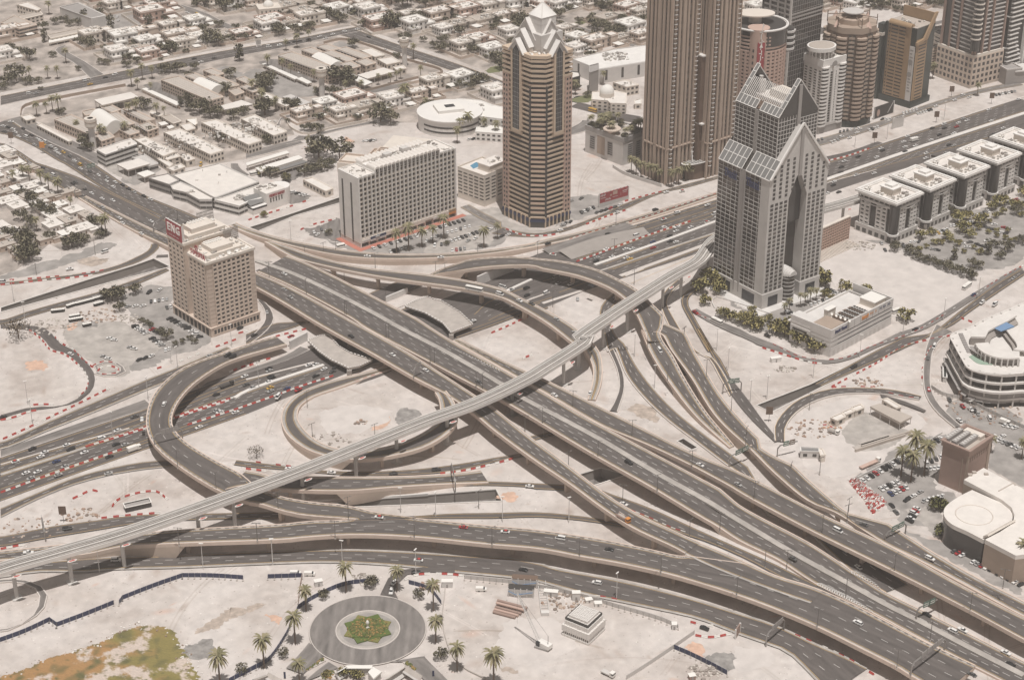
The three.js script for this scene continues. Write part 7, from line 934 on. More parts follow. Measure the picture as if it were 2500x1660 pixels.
for(const[o,m]of[['a640,250 a860,150 a830,0 a700,0 a900,0 a1180,180 a1180,230 a960,260','lot'],['b0,590 b100,570 b560,740 b560,780 b260,800 b200,730 b0,720','lot'],['a1790,560 a1880,540 a2060,640 a2220,640 a2360,680 a2360,760 a2230,760 a2100,690','lot'],['b140,500 b240,490 b580,620 b560,680 b140,530','asphaltOld'],['a1190,700 a1290,680 a1540,830 a1440,850','asphaltOld'],['b700,370 b790,345 b920,395 b860,410','lot'],['e900,-100 e1000,-120 e1300,40 e1230,120 e1090,180 e960,90','lot'],['e870,-30 e960,0 e1060,110 e1100,160 e900,60','dusty'],['f300,60 f480,20 f520,60 f400,110 f340,180','asphaltOld'],['b270,1430 b420,1330 b580,1340 b620,1390 b480,1440 b370,1480','asphaltOld'],['f360,250 f450,240 f520,290 f370,330','asphaltOld'],
['f470,545 f600,500 f780,450 f780,640 f640,620 f560,600','asphaltOld'],['f620,610 f860,720 f960,745 f1440,750 f1750,725 f2060,670 f2150,560 f1900,430 f1800,430 f960,690','lot'],['f1800,520 f2030,540 f2020,640 f1700,740 f1480,735','dusty'],['g640,280 g880,260 g1080,330 g880,410 g640,480 g500,530 g640,420','lot'],['g-150,380 g130,380 g160,480 g500,540 g640,440 g640,500 g380,590 g180,560','dusty'],
['e1030,1060 e1390,1010 e1440,1230 e1740,1420 e1700,1500 e1480,1540 e1130,1290','lot'],['e520,1330 e900,1290 e1100,1330 e1450,1540 m1500,190 m1080,320 m760,300 m600,180','dusty'],['m1070,325 m1390,150 m1640,120 m1460,220 m1100,350','lot'],['m800,300 m950,290 m1080,340 m1040,400 m830,410 m770,360','dusty'],
['e-60,960 e200,860 e600,740 e900,640 e960,660 e500,850 e0,960','lot'],['k1040,620 k1480,640 k1700,420 k2000,370 k2360,280 k2360,780 k2000,880 k1620,830 k1290,680','lot'],['k1300,640 k1560,560 k1880,480 k2300,330 k2360,360 k2000,480 k1600,640','dusty'],['k660,830 k900,690 k1060,640 k1300,740 k1980,960 k1480,1330 k1260,1230 k1200,1100 k760,960','paleSand'],['k250,1250 k380,1120 k640,1020 k720,1070 k420,1330 k220,1400','lot'],['k-60,1120 k200,1240 k380,1190 k260,1400 k0,1200','lot'],
['p1000,1240 p1700,870 p1720,900 p1640,1310 p1820,1400 p1600,1568 u1560,300 u1380,280 u1300,150 p1240,1500 p1180,1400','lot'],['p1700,700 p1990,560 p2360,780 p2360,1300 p2060,1130 p2120,900','lot'],['u1340,330 u1700,440 u2000,560 u2360,800 u2360,880 u1900,660','lot'],['u1420,160 u1560,330 u1700,420 u2020,560 u2200,680 u2060,560 u1720,330 u1660,160','dusty'],['p480,760 p900,590 p1300,640 p1560,760 p1500,860 p1000,1180 p700,1220 p520,1040','paleSand'],['p1000,700 p1400,840 p1300,960 p1000,1000 p880,850','dusty'],
['m215,290 m290,275 m360,320 m330,350 m230,330','redSand'],['n1030,830 n1090,740 n1190,735 n1150,800 n1060,850','redSand'],['n1260,720 n1330,665 n1420,700 n1470,780 n1330,830 n1260,790','gravel'],['b800,1150 b840,1130 b880,1145 b850,1168','redSand'],['f60,1600 f90,1620 f60,1630','redSand'],['t60,30 t170,10 t210,60 t140,110 t80,90','redSand'],['e560,1330 e640,1300 e640,1350 e580,1370','redSand'],['e700,1310 e780,1280 e830,1310 e740,1350','gravel'],['n1420,330 n1560,380 n1640,560 n1500,480','brownSand'],['e640,790 e780,770 e900,790 e840,830 e680,830','brownSand'],['c800,830 c830,770 c700,790 c670,840','greenGlass'],['t1600,1290 t1720,1280 t1760,1350 t1650,1380','redSand'],['t1790,1370 t1950,1370 t2080,1440 t1900,1500','gravel'],['u0,1330 u200,1310 u330,1400 u0,1500','paleSand'],['t100,1100 t500,1060 t700,1300 t400,1400 t60,1330','paleSand'],['n600,700 n900,640 n1200,680 n1000,850 n700,880','paleSand'],['o1100,650 o1300,640 o1400,790 o1300,760','brownSand'],['t60,1490 t140,1450 t200,1480 t130,1520','brownSand'],['r1600,1150 r1800,1040 r2040,950 r2160,960 r1900,1080 r1650,1200','brownSand'],['r1520,1290 r1700,1230 r1780,1300 r1660,1400 r1560,1400','gravel'],['r2210,1020 r2270,1030 r2290,1110 r2230,1120','redSand']])patch('ground_patch',o,m);
for(const[o,m]of[['b1190,770 b1310,735 b1390,750 b1270,800','grassA'],['d1115,310 d1180,290 d1200,340 d1120,345','grassA'],['c665,830 c790,770 c830,780 c800,850','grassA'],['c670,190 c780,165 c790,185 c690,205','grassA'],['b1970,570 b2100,545 b2140,570 b2000,600','grassA']]){if(!M.grassA)std('grassA',[0.17,0.175,0.085],1);patch('lawn',o,m);}
// raised walkways along the old decks over the highway
for(const[lab,o,h]of[['old arched concrete deck over the highway left of the main flyovers','n505,105 n600,70 n680,60 n760,150 n860,210 n1040,268 n930,320 n850,335 n700,265 n600,195',5],['old arched concrete deck over the highway right of the main flyovers','f1308,1172 f1400,1125 f1490,1098 f1620,1135 f1760,1220 f1868,1322 f1760,1365 f1690,1392 f1620,1310 f1470,1225',5]]){const t=thing('old_deck',lab,'bridge deck'),a=TP(o.split(' ').map((q,i)=>(i?q:q+','+h)).join(' '));mesh('deck',prism(a.map((v)=>v.clone()),h-1.1,h),M.concrete,t);const q=[];a.forEach((v,i)=>{const w=a[(i+1)%a.length];for(let k=0;k<6;k++)q.push(bar(v.clone().lerp(w,k/6).setY(h+0.5),v.clone().lerp(w,(k+0.6)/6).setY(h+0.5),0.9,0.5));});mesh('edge_block',q,M.paleC,t,'stuff');mesh('abutment',a.filter((_,i)=>i===2||i===7).map((v)=>bc(v.x,0,v.z,3,h-1,3)),M.retain,t);}
for(const[lab,ln,h]of[['tall pale retaining wall under the main flyovers at the right','f1905,1005 f2050,940 f2205,880',7],['grey abutment wall left of the old arched deck','n362,180 n505,105',6],['grey retaining wall beside the highway under the flyovers','f1150,1140 f1330,1065',4],['concrete wall of the sunken ramp at the bottom centre','s530,105 s1300,60 s1500,45',1.2]]){const st=lineStations(ln,1);tag(mesh('retaining_wall',tube(st,()=>[[0,-0.3],[0,h],[1,h],[1,-0.3]]),M.offWhite),lab,'retaining wall');}
// ------------------------------------------------------------ algae pond in the corner
{
const a=new THREE.CatmullRomCurve3(TP('r-150,1600 r0,1545 r250,1462 r350,1402 r600,1335 r720,1292 r850,1250 r960,1185 r1100,1138 r1250,1118 r1400,1160 r1470,1250 r1505,1340 r1560,1420 r1640,1600 r1600,1800 r0,1850'),true,'centripetal').getSpacedPoints(160),g0=poly(a,0.2),bb=new THREE.Box3().setFromBufferAttribute(g0.attributes.position),n=150,pos=[],col=[];
const inside=(x,z)=>{let c=false;for(let i=0,j=a.length-1;i<a.length;j=i++)if((a[i].z>z)!==(a[j].z>z)&&x<(a[j].x-a[i].x)*(z-a[i].z)/(a[j].z-a[i].z)+a[i].x)c=!c;return c;};
const O=[0.36,0.205,0.085],G=[0.23,0.19,0.062],DG=[0.125,0.115,0.045],S=[0.56,0.47,0.41],sx=(bb.max.x-bb.min.x)/n,sz=(bb.max.z-bb.min.z)/n;
const tone=(x,z)=>{const[px,py]=proj(V(x,0,z)),k=(px-230)/120+noise(x*0.06,z*0.06)*0.9,w=noise(x*0.045+9,z*0.045)+noise(x*0.17,z*0.17)*0.45+noise(x*0.6,z*0.6)*0.25;let c=mix(O,G,clamp01(k));c=mix(c,DG,clamp01(noise(x*0.1,z*0.1+30)*1.2-0.1));c=mix(c,S,clamp01((w-0.32+(Math.abs(px-285)<80?0.28:0))*2.6));c=mix(c,DG,clamp01((1495-py)/45*(0.6+noise(x*0.2,z*0.2))));return c.map((q)=>q*(1+noise(x*1.3,z*1.3)*0.16));};
for(let i=0;i<n;i++)for(let j=0;j<n;j++){const x=bb.min.x+(i+0.5)*sx,z=bb.min.z+(j+0.5)*sz;if(!inside(x+noise(x*0.3,z*0.3)*1.5,z))continue;const q=[[i,j],[i,j+1],[i+1,j+1],[i,j],[i+1,j+1],[i+1,j]].map(([u,v])=>[bb.min.x+u*sx,bb.min.z+v*sz]);for(const[u,v]of q){pos.push(u,0.1,v);col.push(...tone(u,v));}}
const g=new THREE.BufferGeometry();g.setAttribute('position',new THREE.Float32BufferAttribute(pos,3));g.setAttribute('color',new THREE.Float32BufferAttribute(col,3));g.computeVertexNormals();
struct('algae_pond',g,std('pondSkin',ONE,0.75,{vertexColors:true}));const deb=[];for(let i=0;i<260;i++){const v=pick(a),s=rr(0.2,0.8);deb.push(paint(bc(v.x+rr(-5,5),0.1,v.z+rr(-3,5),s,s*0.5,s*rr(0.5,2),rnd()*6),rnd()<0.6?[0.74,0.7,0.66]:[0.3,0.22,0.17]));}tag(mesh('shore_litter',deb,vmat),'pale litter and lumps scattered along the pond shore','litter',null,'stuff');
}
// ------------------------------------------------------------ roundabout
{
const c=at('s1003,1160'),e=at('s1482,1160'),R=c.distanceTo(e),disc=(r,y,m,nm,par=scene,n=64)=>{const g=new THREE.CircleGeometry(r,n).rotateX(-Math.PI/2).translate(c.x,y,c.z),p=g.attributes.position;for(let i=0;i<p.count;i++)g.attributes.uv.setXY(i,p.getX(i),p.getZ(i));return par===scene?struct(nm,g,M[m]):mesh(nm,g,M[m],par);},ring=(r,w,h,m,nm,par)=>mesh(nm,new THREE.TorusGeometry(r,w,4,72).rotateX(Math.PI/2).scale(1,h,1).translate(c.x,0.5,c.z),M[m],par);
const rd=disc(R,0.5,'asphaltOld','roundabout_road');ring(R,0.35,1,'kerb','kerb',rd);disc(R*0.93,0.52,'asphaltOld','worn_lane',rd);ring(R*0.545,0.5,0.8,'kerb','kerb',rd);
const t=thing('roundabout_garden','star-shaped green garden with a white monument in the roundabout','garden',V(c.x,0.5,c.z));t.position.set(0,0,0);
disc(R*0.53,0.56,'dusty','apron',t);disc(R*0.47,0.6,'lot','paving',t);const sq=(r,a,y,m,nm,h)=>mesh(nm,prism([0,1,2,3].map((k)=>V(Math.cos(a+k*Math.PI/2)*r,0,Math.sin(a+k*Math.PI/2)*r)),0,h).translate(c.x,y,c.z),M[m],t);
std('hedge',[0.10,0.14,0.035],1);std('olive',[0.2,0.19,0.065],1);sq(R*0.44,0.35,0.6,'hedge','hedge',0.7);sq(R*0.44,1.1,0.6,'olive','flower_bed',0.55);sq(R*0.36,0.75,0.6,'hedge','hedge',0.95);
const bump=[],pal=[[0.22,0.185,0.06],[0.13,0.135,0.045],[0.32,0.2,0.075],[0.09,0.11,0.035]];for(let i=0;i<420;i++){const a=rr(0,6.28),r=Math.sqrt(rnd())*R*0.27;bump.push(paint(new THREE.IcosahedronGeometry(rr(0.3,0.8),0).translate(c.x+Math.cos(a)*r*1.1,1.3+rr(0,0.4),c.z+Math.sin(a)*r),pick(pal)));}for(let i=0;i<60;i++){const a=rr(0,6.28),r=R*rr(0.28,0.36);bump.push(paint(new THREE.IcosahedronGeometry(rr(0.2,0.5),0).translate(c.x+Math.cos(a)*r,1.25,c.z+Math.sin(a)*r),pick(pal.slice(1))));}mesh('planting',bump,vmat,t,'stuff');
const mo=mesh('monument',[new THREE.LatheGeometry([[0,0],[1.1,0],[0.8,0.4],[0.45,1],[0.5,2.2],[0.9,3.2],[0.5,4.2],[0,4.6]].map((q)=>new THREE.Vector2(...q)),12).translate(c.x,1.5,c.z)],M.white,t);
// arms of the roundabout at the bottom, with planted splitters
const arm=(n,f)=>road('lane',n,f,{lanes:0,mat:'asphaltOld',kerb:''});
arm('s330,1480 s430,1380 s520,1270','s470,1530 s560,1450 s640,1390');arm('s470,1600 s600,1490 s680,1430','s740,1490 s800,1450 s860,1430');arm('s1180,1430 s1250,1420 s1310,1420 s1420,1530 s1560,1680','s1450,1320 s1480,1400 s1560,1480 s1700,1620');
for(const[lab,o]of[['narrow planted strip at the lower left arm of the roundabout','s490,1500 s620,1390 s660,1415 s505,1500'],['narrow planted strip at the lower right arm of the roundabout','s1270,1415 s1310,1405 s1430,1510 s1420,1525'],['planted verge before the gate at the bottom','s590,1568 s640,1520 s760,1490 s740,1568']]){const p=new THREE.Group();const q=thing('planted_strip',lab,'planting');const pts=TP(o);mesh('kerb',prism(pts,0,0.75),M.kerb,q);const b2=[];for(let i=0;i<70;i++){const u=rnd(),v=rnd(),A=pts[0].clone().lerp(pts[1],u),B=pts[3].clone().lerp(pts[2],u),m=A.lerp(B,0.2+v*0.6);b2.push(paint(new THREE.IcosahedronGeometry(rr(0.25,0.6),0).translate(m.x,0.9,m.z),pick(pal)));}mesh('planting',b2,vmat,q,'stuff');}
// entrance gate, cut by the lower edge
const hw=4.2;for(const[lab,a]of[['white-topped gate wall with a small court at the bottom edge','s745,1510 s825,1462 s1040,1462'],['grey gate wall at the bottom edge, right of the white-topped one','s1150,1568 s1300,1470 s1440,1560'],['grey gate wall at the bottom edge, far left one','s60,1568 s170,1530 s300,1600']]){const q=thing('gate_wall',lab,'gate',V(0,0,0)),w=TP(a.replace(' ',','+hw+' '));const tp=lab.startsWith('white');for(let i=1;i<w.length;i++){mesh('wall',bar(w[i-1].clone().setY(hw/2),w[i].clone().setY(hw/2),hw,1),M.granite2,q);mesh('wall_cap',bar(w[i-1].clone().setY(hw),w[i].clone().setY(hw),0.4,tp?2.4:3.2),tp?M.white:M.concrete,q);}if(tp){const r=TP('s1005,1505,4.2 s1045,1462 s1118,1502 s1050,1560');mesh('roof',prism(r,hw-0.6,hw+0.2),M.white,q);mesh('kiosk',prism(r.map((v)=>v.clone().lerp(r[0],0.08)),0,hw-0.6),M.granite2,q);}}
for(const[lab,tok,w]of[['navy blue flag sign on a pole at the lower right of the roundabout','s1535,1550',0.9],['navy blue flag sign on a pole at the lower left of the roundabout','s312,1560',0.9]]){const q=thing('flag_sign',lab,'sign',at(tok));mesh('pole',cyl(0.07,0.07,4.2,6),M.pole,q);mesh('panel',bc(0.5,0.6,0,w,3.5,0.1),M.navy,q);}
}
// ------------------------------------------------------------ site fences
function fence(label,line,h,mat,o={}){const a=spline(TP(line),o.step??3.2),t=thing('site_fence',label,'fence');for(let i=0;i<a.length-1;i++){const p=a[i],q=a[i+1],L=p.distanceTo(q),ry=Math.atan2(-(q.z-p.z),q.x-p.x),m=mesh('panel',unitBox(Math.round(L*0.97*5)/5,h,0.16),mat,t);m.position.set((p.x+q.x)/2,h/2+0.05,(p.z+q.z)/2);m.rotation.y=ry+(o.wob?rr(-0.03,0.03):0);}const pg=a.map((p)=>bc(p.x,0,p.z,0.14,h+0.2,0.24)),br=a.map((p)=>bar(V(p.x,h*0.9,p.z),V(p.x+rr(-0.2,0.2),0,p.z+1.6),0.12)),bl=a.map((p)=>bc(p.x,0,p.z+1.7,0.9,0.5,0.7));mesh('post',pg,M.offWhite,t,'stuff');if(o.foot!==0){mesh('brace',br,M.pole,t,'stuff');mesh('ballast_block',bl,M.concrete,t,'stuff');}return t;}
for(const[lab,ln]of[['navy panel fence at the left edge, first stretch','r-60,1275 r200,1180 r405,1085'],['short navy fence piece in the kink of the left fence','r405,1085 r465,1128'],['navy panel fence from the kink up to the gap','r465,1128 r700,1040 r935,945'],['bent end of the navy fence right of the gap','r978,945 r1008,905'],['navy panel fence rising from the gap to the corner','r1008,905 r1250,810 r1500,722'],['level navy fence behind the pond field','r1500,722 r1750,724 r2000,740'],['navy fence piece near the white vans','s180,732 s465,722'],['navy arc fence on the left of the roundabout','s430,985 s500,935 s620,870 s800,795 s950,772 s1090,772'],['navy arc fence on the right of the roundabout','s1340,778 s1440,805 s1530,850 s1610,950'],['navy fence running down to the lower left of the roundabout','s430,985 s385,1090 s330,1210 s200,1400 s150,1440 s0,1515 s-140,1590'],['navy fence at the bottom right below the grey wall','t1502,1312 t1650,1375 t1800,1450 t1940,1525']])fence(lab,ln,2.5,M.navy,{foot:lab.includes('arc')?0:1});
for(const[lab,ln,o]of[['long grey metal fence around the building site at the bottom','s1800,735 s2000,755 s2190,775 t300,800 t500,832 t800,905 t1000,965 t1250,1035 t1400,1082 t1535,1140',{}],['grey wall running down from the slip road at the bottom right','t1672,1190 t1500,1310 t1300,1445 t1110,1565',{foot:0}],['grey fence of the round concrete shell site','p1600,500 p1700,560 p1880,600 p2060,690 p2360,830',{}],['rusty fence inside the site, left of the navy fence','s462,725 s440,850 s430,960',{}]])fence(lab,ln,2.4,lab.includes('rusty')?M.pinkStone:M.granite2,o);
for(const[lab,ln,h,m]of[['tan painted wall along the road round the sandy yard','a165,960 a200,880 a500,810 a1030,710',2.6,'beigeDark'],['tan wall along the lane beside the tent school','a1165,760 a1480,900',2.4,'beigeDark'],['tan wall along the dual road by the middle school','b640,360 b800,330 b1300,490 b1620,600 b1400,650 b700,830',2.4,'beigeDark'],['wall along the curved lane of the townhouses','b340,1010 b370,1060 b500,1110 b700,1060 b1000,1000',2,'cream'],['compound wall before the twin brown tower','c1000,1380 c1100,1440 c1400,1540',2.6,'granite2'],['double kerb wall on the right of the roundabout','s1640,820 s1622,1130 s1750,1440 s1990,1575',0.9,'concrete'],['low wall beside the row of cars at the stone tower lot','p990,1240 p1250,1110 p1500,980 p1690,870',1,'granite2'],['white kerb wall curving before the glass tower','g1840,1190 g1815,1130 g1850,1100 g1960,1130 g2300,1240',1,'offWhite']]){const st=lineStations(ln,0.5);tag(mesh('boundary_wall',tube(st,()=>[[0,0],[0,h],[0.5,h],[0.5,0]]),M[m]),lab,'wall');}
// ------------------------------------------------------------ trees
const leafQuads=(list)=>{ // [x, y, z, size, shade colour]
const pos=[],nor=[],col=[];
for(const[x,y,z,s,c]of list){const u=V(rr(-1,1),rr(-1,1),rr(-1,1)).normalize(),w=V(rr(-1,1),rr(-0.4,0.4),rr(-1,1)).cross(u).normalize(),n=V(x,0,z).normalize().multiplyScalar(0.5).add(V(0,0.8,0)).normalize();u.crossVectors(w,u).normalize();const p=(a,b)=>V(x,y,z).addScaledVector(u,a*s).addScaledVector(w,b*s);for(const v of[p(-1,-0.5),p(1,-0.6),p(0.8,0.6),p(-1,-0.5),p(0.8,0.6),p(-0.7,0.7)]){pos.push(v.x,v.y,v.z);nor.push(n.x,n.y,n.z);col.push(...c);}}
const g=new THREE.BufferGeometry();g.setAttribute('position',new THREE.Float32BufferAttribute(pos,3));g.setAttribute('normal',new THREE.Float32BufferAttribute(nor,3));g.setAttribute('color',new THREE.Float32BufferAttribute(col,3));return g;
};
const leafMat=std('leaf',ONE,1,{vertexColors:true,side:THREE.DoubleSide});
function treeKind(lobes,n,size,tones,trunkH,trunkR){ // unit tree: crown about 1 m in radius
const t=new THREE.Group();t.name='tree';const list=[];
for(let i=0;i<n;i++){const L=lobes[i%lobes.length],a=rr(0,6.283),b=Math.acos(rr(-0.75,1)),r=L[3]*Math.pow(rnd(),0.3),k=rr(0.8,1.25);const c=mix(tones[i%lobes.length%tones.length],pick(tones),0.35).map((q)=>q*k);list.push([L[0]+r*Math.sin(b)*Math.cos(a),L[1]+r*Math.cos(b)*(L[4]??0.8),L[2]+r*Math.sin(b)*Math.sin(a),size*rr(0.6,1.3),c]);}
mesh('crown',leafQuads(list),leafMat,t);const tr=[bar(V(0,0,0),V(0.02,trunkH,0),trunkR,trunkR)];for(let i=0;i<4;i++)tr.push(bar(V(0.02,trunkH*0.8,0),V(lobes[i%lobes.length][0]*0.7,lobes[i%lobes.length][1]*0.9,lobes[i%lobes.length][2]*0.7),trunkR*0.5));mesh('trunk',tr,M.bark??=std('bark',[0.16,0.12,0.095],1),t);return t;
}
const GRN=[[0.185,0.165,0.105],[0.135,0.125,0.078],[0.24,0.21,0.14]],YEL=[[0.36,0.31,0.13],[0.27,0.245,0.1],[0.43,0.36,0.16]],DRY=[[0.24,0.19,0.14],[0.17,0.14,0.105],[0.3,0.24,0.18]],OLV=[[0.17,0.165,0.06],[0.12,0.125,0.045],[0.22,0.2,0.08]];
const lob=(k,f)=>Array.from({length:k},(_,i)=>{const a=i*2.4+rr(0,1);return f(a,i);});
const TREES={
d:[0,1,2].map(()=>treeKind(lob(9,(a,i)=>[Math.cos(a)*(i?0.58:0),0.75+rr(-0.1,0.35),Math.sin(a)*(i?0.58:0),rr(0.32,0.52)]),620,0.075,GRN,0.7,0.07)),
t:[0,1].map(()=>treeKind(lob(8,(a,i)=>[Math.cos(a)*0.32,0.5+i*0.24,Math.sin(a)*0.32,rr(0.35,0.5)]),560,0.09,GRN,1.4,0.06)),
y:[0,1].map(()=>treeKind(lob(8,(a,i)=>[Math.cos(a)*(i?0.5:0),0.7+rr(0,0.4),Math.sin(a)*(i?0.5:0),rr(0.35,0.5)]),460,0.095,YEL,0.6,0.06)),
r:[treeKind(lob(5,(a,i)=>[Math.cos(a)*0.22,0.8,Math.sin(a)*0.22,0.8,0.75]),700,0.09,OLV,0.5,0.09)],
b:[treeKind(lob(7,(a,i)=>[Math.cos(a)*0.5,0.7+rr(0,0.5),Math.sin(a)*0.5,0.5]),420,0.05,DRY,0.7,0.06)],
p:[0,1].map(()=>{const t=new THREE.Group();t.name='palm_tree';const fr=[],c=[[0.24,0.22,0.12],[0.18,0.165,0.09],[0.3,0.26,0.16]];for(let i=0;i<34;i++){const a=i*2.4+rr(-0.2,0.2),up=i<14?rr(0.5,1):rr(-0.3,0.5);let prev=V(0,2.2,0),v=V(Math.cos(a),up,Math.sin(a)).normalize();for(let k=0;k<4;k++){const nx=prev.clone().addScaledVector(v,0.3),s=V(-v.z,0,v.x).normalize().multiplyScalar([0.05,0.12,0.11,0.07][k]),s2=s.clone().multiplyScalar(k===3?0.2:1);fr.push([prev.clone().sub(s),prev.clone().add(s),nx.clone().add(s2),nx.clone().sub(s2)]);prev=nx;v.y-=0.38;v.normalize();}}const g=quadStrip(fr);g.deleteAttribute('uv');const n=g.attributes.position.count,cc=new Float32Array(n*3);for(let i=0;i<n;i+=24){const q=pick(c);for(let j=i;j<i+24;j++)cc.set(q,j*3);}g.setAttribute('color',new THREE.BufferAttribute(cc,3));mesh('fronds',g,leafMat,t);mesh('trunk',new THREE.CylinderGeometry(0.07,0.1,2.2,7).translate(0,1.1,0),M.bark,t);return t;}),
};
const TK={d:['dark spreading','tree'],t:['tall dark','tree'],y:['yellow green','tree'],r:['clipped round','tree'],b:['bare brown','tree'],p:['date','palm tree']};
